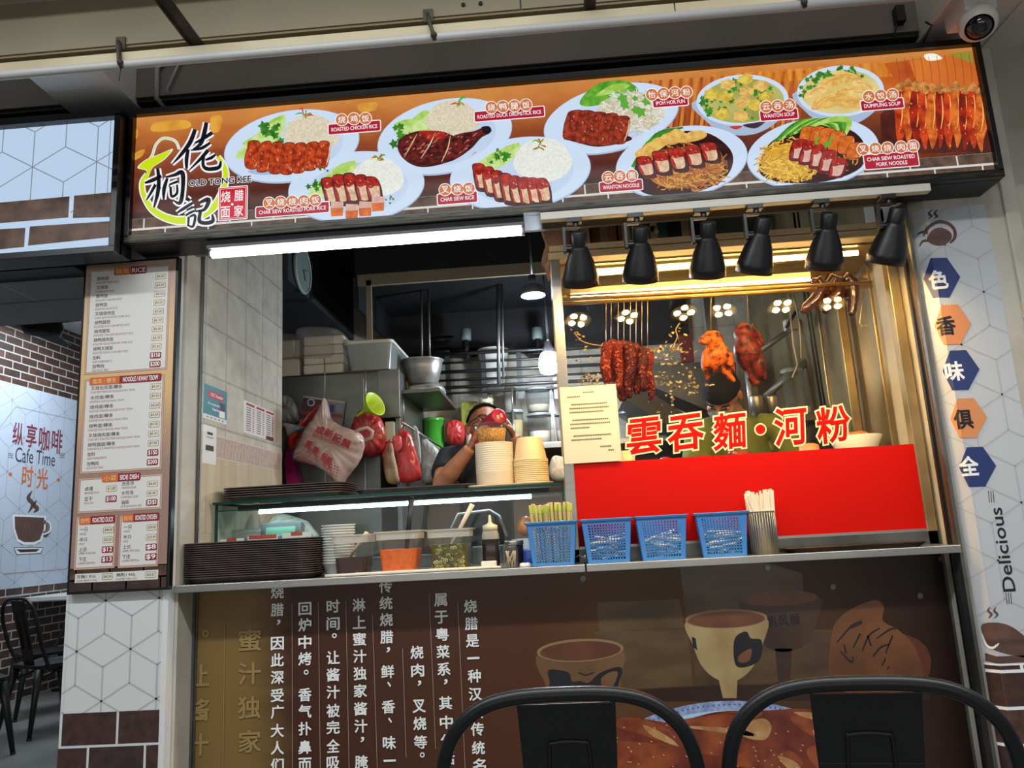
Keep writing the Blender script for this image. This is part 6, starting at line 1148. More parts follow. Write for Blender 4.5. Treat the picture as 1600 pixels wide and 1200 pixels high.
# lamps: a wide shade lamp and a bulb
def ceiling_bulb(name, label, x, y, Y, wide):
    A = at(x, y, Y); t = thing(name, label, 'lamp', A); G_ = lamp_mat('bulb_cool', (226, 240, 255), 260 if wide else 120)
    if wide:
        m = MB().use(BLACK).tube([A+Vector((0, 0, .10)), Vector((A.x, A.y, 2.90))], .006, 6).lathe([(.018, .10), (.022, .06), (.03, .03)], A, 20); part(m, 'cord', t); m = MB().use(mat('shade_grey', (120, 126, 132), .3, .5)).lathe([(.028, .055), (.05, .04), (.063, .0), (.060, -.004)], A, 28); part(m, 'shade', t, fixn=False)
        m = MB().use(G_).lathe([(0, -.006), (.03, -.005), (.056, .0)], A, 24); m.use(BLACK).lathe([(0, -.008), (.008, -.007)], A, 10); part(m, 'bulb', t, 'glowing white lamp face', fixn=False)
    else:
        m = MB().use(mat('bulb_cap', (110, 110, 112), .4)).lathe([(0, .12), (.02, .12), (.024, .09), (.04, .05)], A, 20).tube([A+Vector((0, 0, .1)), A+Vector((0, 0, .5))], .006, 6); part(m, 'cap', t, fixn=False); m = MB().use(G_).lathe([(.042, .052), (.052, .03), (.056, -.02), (.048, -.052), (.02, -.062), (0, -.063)], A, 24); part(m, 'bulb', t, 'glowing white bulb', fixn=False)
    return t, A
t, A = ceiling_bulb('pendant_lamp', 'bright white pendant lamp hanging under the black hood edge', 833, 461, 3.6, True)
t, A = ceiling_bulb('light_bulb', 'bright white bulb hanging by the steel post at the back', 858, 567, 4.1, False)
# tall steel unit on the left
t = thing('steel_cabinet', 'tall dull stainless steel unit at the back left of the stall', 'cabinet', (-1.4, 4.2, 0)); xr = at(592, 600, 3.9).x; zt = at(592, 580, 3.9).z
SU = mat('unit_steel', (122, 124, 120), .35, .75, c2=(104, 106, 102), scale=2, stretch=(1, 1, 6))
m = MB().use(SU).span((-2.05, 3.9, 0), (xr, 4.75, zt)); part(m, 'body', t, bevel=.004); m = MB().use(SU).span((xr, 3.87, at(610, 652, 3.87).z), (at(624, 600, 3.87).x, 3.91, zt)); m.span((at(622, 600, 3.9).x-.02, 3.9, 1.2), (at(624, 600, 3.9).x, 4.62, zt)); part(m, 'corner_panel', t, 'brighter steel corner panel', bevel=.003)
m = MB().use(mat('yellow_label', (206, 186, 60), .5)).box(at(637, 603, 4.1)+Vector((0, 0, 0)), (.004, .03, .04)); part(m, 'label', t, 'small yellow sticker')
xp = at(624, 600, 3.9).x
for px_ in (507, 568): A = at(px_, 600, 3.896); m = MB().use(mat('panel_seam', (170, 172, 166), .3, .8)).box((A.x, 3.897, 1.7), (.006, .004, .6)); part(m, 'panel_seam', t)
# side shelf with mixing bowl
A = at(660, 618, 4.2); m = MB().use(STEELD); m.span((xp-.02, 3.95, A.z-.028), (at(690, 618, 4.0).x, 4.6, A.z-.01)); m.tube([(xp, 3.98, A.z-.02), (xp, 3.98, A.z-.2)], .008, 6); solo(m, 'steel_shelf', 'short steel shelf holding the mixing bowl beside the steel unit', 'shelf'); SZ2 = A.z-.01
m = MB().use(mat('foil_wrap', (176, 178, 172), .3, .5, c2=(140, 142, 138), scale=14, bump=.5)); A1, B1 = at(640, 618, 4.1), at(690, 618, 4.1); mb = bag('x', 'x', 'x', [(640, 606), (662, 603), (688, 602), (696, 610), (690, 618), (660, 619), (640, 618)], 4.12, .2, _M['foil_wrap'], wr=.006, seed=9); solo(mb, 'wrapped_tray', 'foil wrapped tray under the steel mixing bowl', 'tray')
A = at(661, 603, 4.12); B = at(690, 603, 4.12); r_ = B.x-A.x+.012; zz = at(661, 604, 4.12).z; hb = at(661, 565, 4.12).z-zz; m = MB().use(STEEL).lathe([(0, 0), (r_*.62, 0), (r_*.72, .01), (r_*.93, hb*.7), (r_*.98, hb*.96), (r_*1.04, hb), (r_*.96, hb-.004), (r_*.66, .012), (0, .006)], (A.x, 4.12, zz+.004), 36); solo(m, 'mixing_bowl', 'round steel mixing bowl on the shelf beside the clear box', 'bowl')
# packs on top of the steel unit
FILM = clear('wrap_film', (206, 202, 194), .30, .2, 1.4)
def pack(px0, px1, py0, py1, Y, dp, lab, layers):
    A, B = at(px0, py1, Y), at(px1, py0, Y); t = thing('wrapped_pack', lab, 'pack', ((A.x+B.x)/2, Y+dp/2, zt)); z1 = zt+.004+(B.z-max(A.z, zt)); hh_ = (B.z-zt-.004)/layers; m = MB().use(FOAM)
    for k in range(layers): m.box(((A.x+B.x)/2, Y+dp/2, zt+.004+hh_*(k+.5)), (B.x-A.x, dp, hh_*.97), random.uniform(-.01, .01))
    part(m, 'foam_boxes', t, bevel=.008); q = [(px0-3, py1+1), (px0-4, (py0+py1)/2), (px0-1, py0-2), ((px0+px1)/2, py0-5), (px1+2, py0-1), (px1+5, (py0+py1)/2), (px1+3, py1)]
    part(bag('x', 'x', 'x', q, Y+dp/2, dp*1.25, FILM, wr=.006, seed=int(px0)), 'film', t, fixn=False)
FOAM = mat('wrapped_foam', (214, 208, 196), .5, c2=(200, 193, 180), scale=5)
pack(474, 536, 522, 574, 3.88, .30, 'large plastic wrapped pack of white foam boxes on the steel unit', 4); pack(438, 468, 530, 573, 3.90, .22, 'small plastic wrapped foam pack beside the tiled wall edge', 2)
t = thing('storage_box', 'large clear plastic storage box with a lid above the green funnel', 'box', (-.9, 4.0, zt)); BXC = clear('box_clear', (170, 176, 172), .72, .25, 1.4)
Q = [at(535, 574, 3.82), at(641, 573, 3.82)]; x0, x1 = Q[0].x, at(606, 573, 3.82).x; x2 = at(640, 570, 4.15).x
lo_, hi_ = at(598, 575, 3.82).z, at(598, 529, 3.82).z
m = MB().use(BXC); loft(m, [rr(x1-x0-.03, .48, .02, lo_, cx=(x0+x1)/2+.02, cy=4.08), rr(x1-x0, .52, .025, hi_-.02, cx=(x0+x1)/2+.02, cy=4.08)], True); part(m, 'box', t, fixn=False); m = MB().use(mat('box_lid', (196, 196, 184), .4)); loft(m, [rr(x1-x0+.02, .54, .03, hi_-.022, cx=(x0+x1)/2+.02, cy=4.08), rr(x1-x0+.02, .54, .03, hi_-.006, cx=(x0+x1)/2+.02, cy=4.08), rr(x1-x0-.03, .5, .03, hi_, cx=(x0+x1)/2+.02, cy=4.08)], True, True); part(m, 'lid', t); m = MB().use(mat('box_content', (120, 84, 56), .6)); m.span((x0+.03, 3.86, lo_+.004), (x1+.0, 4.3, lo_+.035)); part(m, 'contents', t)
# things hung on the front of the unit
def wire(px_, a_, b_, Y=3.86): return MB().use(STEEL).tube([at(px_, a_, Y), at(px_+.6, b_, Y)], .003, 6)
NEWS = mat('print_dark', (74, 48, 62), .6); t = thing('flyer', 'printed flyer hung behind the white carrier bag', 'flyer', at(502, 660, 3.885)); m = MB().use(mat('flyer_paper', (150, 128, 108), .6)).add([at(474, 618, 3.885), at(540, 628, 3.885), at(533, 676, 3.885), at(466, 668, 3.885)], [(0, 1, 2, 3)]); part(m, 'sheet', t, fixn=False)
p = Print((0, 3.884, 0)); p.px([(474, 620), (509, 625), (505, 660), (468, 655)], NEWS); p.px([(512, 626), (538, 630), (534, 655), (508, 652)], ink((126, 120, 128))); p.px([(474, 618), (540, 628), (539.5, 630.5), (473.5, 621)], ink((170, 164, 156)), 2); p.ell(486, 629, 6, 6, ink((190, 186, 184)), 2, n=20); p.ell(486, 629, 4, 4, ink((40, 44, 76)), 3, n=16)
for a_ in ([(470, 640), (500, 646), (499, 652), (469, 646)], [(518, 646), (535, 648), (535, 653), (518, 651)]): p.px(a_, ink((150, 50, 56)), 2)
p.px([(516, 632), (523, 633), (522, 644), (515, 643)], ink((50, 60, 120)), 2); p.px([(526, 633), (536, 634), (535, 645), (525, 644)], ink((130, 136, 160)), 2); part(p, 'flyer_print', t.children[0], fixn=False)
BAGW = mat('bag_film', (196, 176, 168), .3, c2=(170, 142, 132), scale=7, bump=.5, spec=.6); t = thing('carrier_bag', 'white plastic carrier bag with red print hanging from a wire', 'carrier bag', at(508, 625, 3.72))
part(bag('x', 'x', 'x', [(507, 621), (511, 634), (516, 652), (530, 664), (552, 672), (566, 680), (570, 694), (566, 712), (556, 730), (544, 745), (532, 760), (524, 752), (508, 738), (490, 728), (470, 722), (458, 718), (462, 702), (472, 682), (482, 664), (494, 648), (502, 632)], 3.72, .12, BAGW, wr=.006, seed=11), 'film', t)
m = MB().use(BAGW); m.tube([at(552, 676, 3.70), at(562, 671, 3.69), at(574, 668, 3.69), at(582, 674, 3.69), at(580, 684, 3.69), at(570, 688, 3.69)], [.008, .009, .008, .008, .009, .012], 8, flat=.5); part(m, 'handle', t); part(wire(507, 560, 623, 3.75), 'wire', t)
p = Print((0, 3.643, 0)); RI = ink((158, 24, 40)); th = -math.radians(25)
for ch, x, y in (('成', 500, 672), ('新', 514, 677), ('記', 527, 684), ('麵', 541, 692)): p.ptext(ch, x, y, 13, 12, RI, 3, bold=.03, rot=th)
p.ptext('PENG KEE NOODLES MFR. PTE. LTD.', 517, 690, 62, 5, RI, 3, bold=.02, rot=-math.radians(23))
for r in range(3):
    for k in range(5): p.ptext('✕' if False else '·', 468+k*4.6+r*1, 708+r*5+k*1.8, 2.4, 2.4, RI, 3)
for x, y in ((482, 694), (493, 704), (506, 714), (514, 720)): p.ptext('麵', x, y, 8, 12, RI, 3, bold=.03, rot=th); p.ptext('大', x+1, y+10, 7, 9, RI, 3, bold=.03, rot=th)
for r in range(4):
    for k in range(4): p.ell(514+k*4.6-r*.6, 728+r*4.6+k*2-4, 1.3, 1.3, RI, 3, n=6)
part(p, 'bag_print', t, 'red lettering printed on the bag', fixn=False)
ORF = mat('bag_orange', (206, 62, 44), .25, c2=(160, 40, 30), scale=10, bump=.5, spec=.6); RDF = mat('bag_red', (196, 56, 56), .25, c2=(150, 34, 34), scale=10, bump=.6, spec=.6)
solo(bag('x', 'x', 'x', [(500, 632), (490, 650), (476, 668), (462, 690), (455, 705), (448, 690), (450, 678), (462, 670), (480, 652)], 3.80, .08, ORF, wr=.005, seed=21), 'carrier_bag', 'orange plastic bag hanging behind the white carrier bag', 'carrier bag')
t = thing('carrier_bag', 'full red plastic bag hanging under the green funnel', 'carrier bag', at(575, 640, 3.78)); part(bag('x', 'x', 'x', [(566, 640), (580, 646), (594, 652), (601, 668), (603, 690), (596, 706), (582, 714), (566, 712), (552, 700), (547, 684), (550, 664), (558, 648)], 3.845, .09, RDF, wr=.007, seed=31), 'film', t); part(wire(571, 575, 642, 3.80), 'wire', t)
t = thing('funnel', 'lime green plastic funnel tilted on its side on the steel unit', 'funnel', at(580, 630, 3.74)); AX = (Vector(at(590, 628, 3.70))-Vector(at(560, 648, 3.76))).normalized(); B = at(562, 647, 3.76); L_ = (at(588, 632, 3.74)-at(562, 647, 3.76)).length
m = MB().use(mat('funnel_green', (168, 196, 40), .35)).lathe([(.007, -.02), (.010, .03), (.014, .04), (.062, L_), (.066, L_+.012), (.061, L_+.012), (.012, .042)], B, 28, axis=AX); part(m, 'cone', t, fixn=False)
# red bag sheaf, towels and others at the right of the unit
t = thing('bag_bundle', 'flat bundle of orange red plastic bags hanging by its handles', 'bag bundle', at(635, 680, 3.7)); part(bag('x', 'x', 'x', [(613, 688), (622, 678), (632, 673), (640, 676), (646, 690), (652, 712), (659, 744), (650, 752), (628, 754), (622, 735), (618, 710)], 3.72, .07, RDF, wr=.005, seed=41), 'film', t); part(bag('x', 'x', 'x', [(613, 684), (626, 682), (628, 700), (618, 706)], 3.67, .02, mat('bag_pink', (206, 76, 84), .3), wr=.003, seed=4), 'flap', t); m = MB().use(RDF).tube([at(622, 682, 3.72), at(625, 672, 3.72), at(630, 667, 3.72), at(634, 676, 3.72)], .004, 6); part(m, 'handle', t)
solo(bag('x', 'x', 'x', [(604, 700), (612, 690), (616, 710), (624, 752), (606, 754), (600, 728)], 3.87, .05, mat('paper_pack', (196, 160, 120), .6, c2=(150, 110, 80), scale=20), wr=.004, seed=6), 'paper_pack', 'pale printed paper pack behind the orange red bag bundle', 'pack')
solo(bag('x', 'x', 'x', [(604, 690), (612, 684), (606, 712), (602, 742), (598, 720), (596, 704)], 3.875, .04, ORF, wr=.004, seed=16), 'carrier_bag', 'thin orange plastic bag squeezed beside the paper pack', 'carrier bag')
CL = mat('cloth_grey', (166, 164, 158), .8, c2=(130, 128, 122), scale=12); A, B = at(628, 660, 3.8), at(700, 705, 4.3); m = MB().use(STEEL).tube([A, B], .006, 8).tube([A, at(626, 672, 3.78)], .004, 6); solo(m, 'towel_rail', 'slanting steel rail that carries the towels behind the worker', 'rail')
solo(bag('x', 'x', 'x', [(644, 668), (652, 668), (656, 690), (658, 722), (650, 728), (648, 700)], 3.93, .03, CL, wr=.004, seed=8), 'towel', 'grey towel over the rail beside the orange red bags', 'towel'); solo(bag('x', 'x', 'x', [(660, 684), (672, 690), (684, 702), (692, 716), (686, 736), (676, 754), (660, 752), (656, 720)], 4.06, .06, mat('film_grey', (176, 176, 172), .3, c2=(140, 140, 138), scale=12, bump=.6), wr=.006, seed=18), 'plastic_bag', 'grey translucent plastic bag hanging beside the drinking man', 'plastic bag')
m = MB().use(mat('magenta_plastic', (150, 20, 84), .35)); Q = [at(440, 682, 3.8), at(449, 680, 3.8), at(467, 758, 3.8), at(448, 758, 3.8)]; m.add(Q+[q+Vector((0, .12, 0)) for q in Q], [(0, 1, 2, 3), (7, 6, 5, 4), (0, 4, 5, 1), (1, 5, 6, 2), (2, 6, 7, 3), (3, 7, 4, 0)]); solo(m, 'magenta_bin', 'magenta plastic bin edge beside the tiled wall', 'bin')
solo(bag('x', 'x', 'x', [(437, 668), (446, 670), (448, 690), (444, 716), (437, 720)], 3.72, .06, mat('black_cloth', (16, 16, 18), .7), wr=.004, seed=28), 'black_bag', 'black cloth bag beside the magenta bin', 'bag'); solo(bag('x', 'x', 'x', [(437, 622), (450, 618), (462, 630), (466, 656), (452, 664), (437, 660)], 3.87, .06, mat('film_clear', (150, 148, 144), .3, c2=(90, 88, 86), scale=20, bump=.8), wr=.008, seed=38), 'plastic_bag', 'crumpled clear plastic bag at the edge of the tiled wall', 'plastic bag'); solo(bag('x', 'x', 'x', [(440, 662), (462, 664), (478, 668), (462, 676), (444, 684)], 3.76, .06, mat('film_blue', (150, 160, 170), .3, c2=(110, 116, 130), scale=16, bump=.6), wr=.006, seed=48), 'plastic_bag', 'pale blue plastic bag above the magenta bin', 'plastic bag')
m = MB().use(mat('steel_box_pale', (186, 184, 160), .4, .6)); A, B = at(603, 660, 3.88), at(617, 690, 3.88); m.span((A.x, 3.86, B.z), (B.x, 3.95, A.z)); solo(m, 'wall_box', 'small pale metal box below the bright steel corner panel', 'box')
m = MB().use(mat('container_green_dim', (120, 130, 70), .5)); A, B = at(627, 640, 4.5), at(652, 668, 4.5); m.lathe([(0, 0), (.055, 0), (.062, A.z-B.z), (.058, A.z-B.z)], ((A.x+B.x)/2, 4.5, B.z), 20); solo(m, 'olive_container', 'dim olive container behind the towel rail', 'container')
# back shelf and its stores
m = MB().use(mat('shelf_steel', (150, 154, 154), .35, .7)); ZS = at(760, 699, 4.6).z; m.span((-.88, 4.52, ZS-.035), (1.25, 4.83, ZS)); solo(m, 'steel_shelf', 'long steel shelf on the back wall under the plastic tubs', 'shelf', bevel=.003)
def tubby(name, label, cat, px0, px1, py0, Y, m_, flare=1.08, lid=None, fill=None, z=None):
    A, B = at(px0, py0, Y), at(px1, py0, Y); r_ = (B.x-A.x)/2; cx = (A.x+B.x)/2; z0 = z or ZS+.001; h_ = A.z-z0; t = thing(name, label, cat, (cx, Y, z0)); m = MB().use(m_).lathe([(0, .001), (r_/flare*.97, .001), (r_/flare, .006), (r_*.99, h_*.93), (r_*1.03, h_*.935), (r_*1.03, h_), (r_*.96, h_)], (cx, Y, z0), 28); part(m, 'body', t, fixn=False)
    if lid: m = MB().use(lid).lathe([(0, h_*1.0), (r_*1.02, h_*1.0), (r_*1.05, h_*.98), (r_*1.05, h_*.92)], (cx, Y, z0), 28); part(m, 'lid', t, fixn=False)
    if fill: m = MB().use(fill[0]).lathe([(0, .004), (r_/flare*.9, .004), (r_*(1/flare+(1-1/flare)*fill[1])*.94, h_*fill[1]), (0, h_*fill[1]*1.04)], (cx, Y, z0), 24); part(m, 'contents', t)
    return t
GRN = mat('tub_green', (66, 158, 50), .35); CLR = clear('tub_clear', (150, 154, 150), .28, .15, 1.4); GRF = mat('tub_grey', (150, 152, 146), .4); FLO = mat('flour', (216, 208, 190), .8); GLD = mat('grey_lid', (120, 126, 128), .4)
tubby('plastic_tub', 'bright green plastic tub on the back shelf', 'tub', 661, 693, 655, 4.6, GRN, 1.02, GRN)
solo(bag('x', 'x', 'x', [(696, 668), (704, 658), (716, 657), (725, 664), (727, 680), (722, 694), (708, 697), (698, 690)], 4.6, .14, RDF, wr=.008, seed=51), 'plastic_bag', 'knotted dark red bag on the back shelf beside the green tub', 'plastic bag')
tubby('plastic_jar', 'white jar with a red lid beside the knotted red bag', 'jar', 727, 742, 664, 4.62, mat('jar_white', (206, 204, 198), .4), 1.0, mat('lid_red', (176, 40, 44), .4))
ZS3 = at(735, 664, 4.66).z; m = MB().use(mat('tin_yellow', (150, 150, 60), .4, .4, c2=(76, 92, 40), scale=18)); A, B = at(720, 629, 4.68), at(746, 629, 4.68); m.span((A.x, 4.66, ZS+.002), (B.x, 4.82, A.z)); solo(m, 'oil_tin', 'square yellow green oil tin behind the man on the back shelf', 'tin', bevel=.006)
tubby('plastic_tub', 'small cream tub beside the yellow green oil tin', 'tub', 748, 770, 624, 4.66, mat('tub_cream_b', (190, 182, 150), .4), 1.1, mat('tub_cream_b', (0, 0, 0)))
tubby('plastic_tub', 'tall grey stained tub right of the oil tin', 'tub', 786, 806, 608, 4.7, mat('tub_stained', (150, 150, 140), .5, c2=(110, 106, 96), scale=16), 1.02)
tubby('plastic_tub', 'clear tub of yellow food with a grey lid in the middle of the shelf', 'tub', 790, 817, 642, 4.58, CLR, 1.1, GLD, (mat('yellow_food', (176, 160, 96), .6), .7))
zz = at(842, 646, 4.6).z; tubby('plastic_tub', 'lower clear tub of flour beside the steel post', 'tub', 823, 861, 648, 4.6, CLR, 1.15, GLD, (FLO, .4)); tubby('plastic_tub', 'upper clear tub stacked on the flour tub by the steel post', 'tub', 820, 859, 609, 4.6, CLR, 1.12, GLD, (mat('dried_food', (170, 164, 140), .7), .3), zz+.004)
tubby('plastic_tub', 'lower clear tub half hidden behind the steel post', 'tub', 866, 898, 647, 4.6, CLR, 1.15, GLD, (FLO, .4)); tubby('plastic_tub', 'upper clear tub half hidden behind the steel post', 'tub', 863, 896, 608, 4.6, CLR, 1.12, GLD, None, zz+.004)
tubby('plastic_tub', 'clear tub on the shelf seen through the glass beside the notice', 'tub', 966, 986, 644, 4.6, CLR, 1.08, GLD)
m = MB().use(STEEL).tube([at(800, 606, 4.54), at(801, 640, 4.52)], .005, 8).tube([at(801, 640, 4.52), at(803, 672, 4.50), at(804, 686, 4.50)], [.006, .009, .014], 8); solo(m, 'hanging_ladle', 'thin steel ladle hanging in front of the clear tubs', 'ladle')
solo(bag('x', 'x', 'x', [(862, 716), (870, 712), (882, 716), (888, 730), (886, 748), (866, 750), (858, 738)], 3.22, .07, mat('film_white', (206, 204, 200), .3, bump=.5), wr=.006, seed=61), 'plastic_bag', 'white plastic bag behind the cream bowls by the steel post', 'plastic bag')
# behind the meat window
m = MB().use(mat('duct_dark', (44, 42, 40), .5, .4)); Q = [at(995, 600, 4.2), at(1140, 690, 4.2), at(1120, 712, 4.2), at(975, 622, 4.2)]; m.add(Q+[q+Vector((0, .66, 0)) for q in Q], [(0, 1, 2, 3), (7, 6, 5, 4), (0, 4, 5, 1), (1, 5, 6, 2), (2, 6, 7, 3), (3, 7, 4, 0)]); solo(m, 'slanting_duct', 'dark slanting duct seen through the meat window', 'duct')
m = MB().use(mat('hood_grey', (84, 84, 80), .5, .4)); Q = [at(1015, 566, 4.4), at(1150, 566, 4.4), at(1150, 660, 4.4), at(1010, 600, 4.4)]; m.add(Q+[q+Vector((0, .3, 0)) for q in Q], [(0, 1, 2, 3), (7, 6, 5, 4), (0, 4, 5, 1), (1, 5, 6, 2), (2, 6, 7, 3), (3, 7, 4, 0)]); solo(m, 'steel_sheet', 'dull grey steel panel behind the hanging meat', 'panel')
m = MB().use(mat('apron_red', (112, 36, 28), .6)); A, B = at(1060, 525, 4.35), at(1084, 565, 4.35); m.span((A.x, 4.33, B.z), (B.x, 4.36, A.z)); solo(m, 'red_cloth', 'dark red cloth hanging between the pork strips and chicken', 'cloth')
m = MB().use(mat('frame_grey', (140, 144, 146), .4, .6)); m.tube([at(1170, 560, 3.9), at(1258, 499, 3.9)], .016, 6).tube([at(1195, 620, 3.9), at(1262, 564, 3.9)], .018, 6).tube([at(1165, 560, 3.9), at(1180, 680, 3.9)], .016, 6); m.span((at(1120, 500, 4.1).x-.06, 4.1, 1.3), (at(1120, 500, 4.1).x, 4.14, 2.6)); t = solo(m, 'slanting_rack', 'grey steel frame with slanting braces behind the roast duck', 'frame')
m = MB().use(STEEL); 
for k, (x0, x1, y0, y1, lab) in enumerate(((1170, 1196, 622, 655, 'steel canister left of the pair behind the glass'), (1196, 1218, 622, 652, 'steel canister right of the pair behind the glass'))):
    A, B = at(x0, y0, 3.75), at(x1, y1, 3.75); r_ = (B.x-A.x)/2; mb = MB().use(STEEL).lathe([(0, 0), (r_, 0), (r_, A.z-B.z), (r_*.9, A.z-B.z+.01), (0, A.z-B.z+.014)], ((A.x+B.x)/2, 3.75, B.z), 24); solo(mb, 'steel_canister', lab, 'canister')
ZC = at(1190, 655, 3.75).z; m = MB().use(STEELD).span((at(1160, 655, 3.75).x, 3.66, ZC-.03), (at(1262, 655, 3.9).x, 4.0, ZC-.002)); solo(m, 'steel_shelf', 'steel shelf under the canisters behind the meat window', 'shelf')
tubby('plastic_tub', 'tall clear tub with a lid behind the glass near the steel wall', 'tub', 1219, 1254, 578, 3.85, CLR, 1.15, clear('lid_clear', (190, 196, 192), .5, .15), None, ZC)
for k in range(4): mb = MB().use(PLW).lathe([(0, 0), (.03, 0), (.055, .012), (.056, .014), (0, .004)], (at(1240, 640, 3.8).x, 3.72, ZC+k*.008), 20); solo(mb, 'plate', 'white plate in the small pile before the tall clear tub', 'plate', 'plates piled behind the glass')
m = MB().use(mat('knife_block', (200, 196, 186), .5)); A = at(1236, 508, 3.7); m.box(A, (.06, .05, .05)); m.use(mat('black_grip', (20, 20, 22), .5)).tube([at(1228, 512, 3.66), at(1246, 484, 3.66)], .008, 8); solo(m, 'wall_bracket', 'white bracket with a dark grip below the reflected lamps', 'bracket')
m = MB().use(mat('cable_cream', (196, 184, 150), .5)); m.tube([at(1233, 460, 3.6), at(1236, 500, 3.6), at(1240, 540, 3.6), at(1246, 570, 3.6), at(1238, 590, 3.6)], .004, 6).tube([at(1240, 460, 3.6), at(1250, 510, 3.6), at(1252, 560, 3.6)], .004, 6); solo(m, 'cable', 'pair of cream cables hanging beside the steel wall', 'cable')
q1 = at(1262, 500, 3.4); m = MB().use(BLACK).tube([(q1.x, 3.4, 2.90), q1, at(1285, 640, 3.4)], .006, 6).tube([(q1.x+.02, 3.4, 2.90), at(1268, 500, 3.4), at(1290, 640, 3.4)], .005, 6); solo(m, 'dark_cable', 'two dark cables running down the steel wall', 'cable')
m = MB().use(mat('worktop_steel', (120, 122, 120), .35, .7)); m.span((.1, 3.86, 0), (1.25, 4.25, 1.30)); solo(m, 'worktop', 'steel worktop behind the meat window', 'worktop', bevel=.004)
# ================================================================ PEOPLE
SKIN = mat('skin_tan', (176, 118, 88), .5, c2=(164, 104, 76), scale=20); SKIN2 = mat('skin_brown', (172, 116, 86), .5, c2=(158, 104, 76), scale=20); HAIR = mat('hair_black', (14, 12, 12), .85, spec=.2, bump=.6, scale=160, stretch=(1, 1, .2))
def limb(mb, pts, rs, n=12): return mb.tube(pts, rs, n)
def hand(mb, w_, d_, palm, s_=1.0, curl=.6, thumb=1):
    """Palm at w_ pointing along d_ with palm side 'palm'; five separate fingers."""
    w_ = Vector(w_); d_ = Vector(d_).normalized(); pl = Vector(palm); pl = (pl-d_*pl.dot(d_)).normalized(); sd = d_.cross(pl)
    R = Matrix((sd, pl, d_)).transposed(); mb.ball(w_+d_*.045*s_, (.042*s_, .017*s_, .052*s_), 14, R)
    for k, (o, L) in enumerate(((-.030, .060), (-.010, .072), (.011, .068), (.031, .054))):
        b0 = w_+d_*.082*s_+sd*o*s_; b1 = b0+(d_*math.cos(curl*.5)+pl*math.sin(curl*.5))*L*.42*s_; b2 = b1+(d_*math.cos(curl*1.3)+pl*math.sin(curl*1.3))*L*.34*s_; b3 = b2+(d_*math.cos(curl*2)+pl*math.sin(curl*2))*L*.28*s_
        mb.tube([b0-d_*.02*s_, b0, b1, b2, b3], [.0095*s_, .0092*s_, .0085*s_, .0078*s_, .006*s_], 8)
    t0 = w_+d_*.03*s_+sd*thumb*.034*s_; mb.tube([t0, t0+sd*thumb*.022*s_+d_*.02*s_+pl*.008*s_, t0+sd*thumb*.028*s_+d_*.046*s_+pl*.022*s_, t0+sd*thumb*.02*s_+d_*.062*s_+pl*.034*s_], [.013*s_, .0115*s_, .010*s_, .007*s_], 8)
def head(mb, c, f, up, s_=1.0):
    """Skull, jaw, nose, brow, ears, lips; c centre, f facing, up crown direction."""
    f = Vector(f).normalized(); up = Vector(up); up = (up-f*up.dot(f)).normalized(); sd = f.cross(up); R = Matrix((sd, f, up)).transposed(); P = lambda a, b_, c_: Vector(c)+(sd*a+f*b_+up*c_)*s_
    mb.ball(P(0, -.006, .022), (.076*s_, .094*s_, .088*s_), 22, R); mb.ball(P(0, .024, -.040), (.060*s_, .066*s_, .072*s_), 18, R); mb.ball(P(0, .052, -.088), (.030*s_, .026*s_, .022*s_), 12, R)
    mb.ball(P(0, .084, .018), (.046*s_, .012*s_, .012*s_), 12, R); mb.tube([P(0, .088, .012), P(0, .100, -.012), P(0, .106, -.024)], [.009*s_, .012*s_, .015*s_], 10); mb.ball(P(.014, .094, -.028), (.009*s_,)*3, 8); mb.ball(P(-.014, .094, -.028), (.009*s_,)*3, 8)
    mb.ball(P(0, .083, -.052), (.024*s_, .010*s_, .007*s_), 10, R); mb.ball(P(0, .081, -.064), (.021*s_, .010*s_, .008*s_), 10, R)
    for q in (-1, 1): mb.ball(P(q*.080, -.010, -.006), (.010*s_, .020*s_, .033*s_), 12, R); mb.ball(P(q*.040, .064, -.022), (.022*s_, .020*s_, .020*s_), 12, R)
    return P, R
def eyes(P, R, parent, s_=1.0):
    m = MB()
    for q in (-1, 1): m.use(mat('eye_white', (224, 220, 214), .3)).ball(P(q*.031, .076, .002), (.0125*s_, .010*s_, .0075*s_), 12, R); m.use(BLACK).ball(P(q*.031, .083, .002), (.0058*s_, .005*s_, .0058*s_), 10, R); m.use(HAIR).tube([P(q*.014, .091, .020), P(q*.032, .089, .025), P(q*.048, .078, .020)], .0035*s_, 6)
    part(m, 'eyes', parent)
# the drinking man
Y = 3.55; t = thing('person', 'person in a black t-shirt and glasses drinking from a red cup behind the display case', 'person', (at(755, 700, Y).x, Y, 0)); hc = at(758, 668, Y); Fv = Vector((.30, -.86, .28)); Uv = Vector((-.06, .30, .95))
mb = MB().use(SKIN2); P, R = head(mb, hc, Fv, Uv, 1.0); cx = hc.x-.015; zS = at(712, 704, Y).z
mb.tube([hc+Vector((0, .02, -.06)), (cx, Y+.05, zS-.02)], [.054, .062], 14); mb.tube([(cx, Y+.05, zS), (cx, Y+.06, zS-.16), (cx, Y+.06, zS-.34), (cx, Y+.06, zS-.50), (cx, Y+.06, zS-.62)], [.10, .155, .15, .14, .155], 18, flat=.72)
for q in (-1, 1): mb.tube([(cx+q*.09, Y+.06, zS-.56), (cx+q*.10, Y+.04, .52), (cx+q*.10, Y+.06, .08)], [.085, .06, .045], 12); mb.ball((cx+q*.10, Y+.0, .045), (.045, .12, .045), 12)
shL, shR = Vector((cx-.165, Y+.03, zS-.045)), Vector((cx+.165, Y+.03, zS-.045)); elL, elR = at(690, 757, Y-.14), at(822, 722, Y-.06); wrL, wrR = at(734, 701, Y-.22), at(803, 682, Y-.12)
cupA, cupB = at(757, 669, Y-.12), at(780, 650, Y-.235)
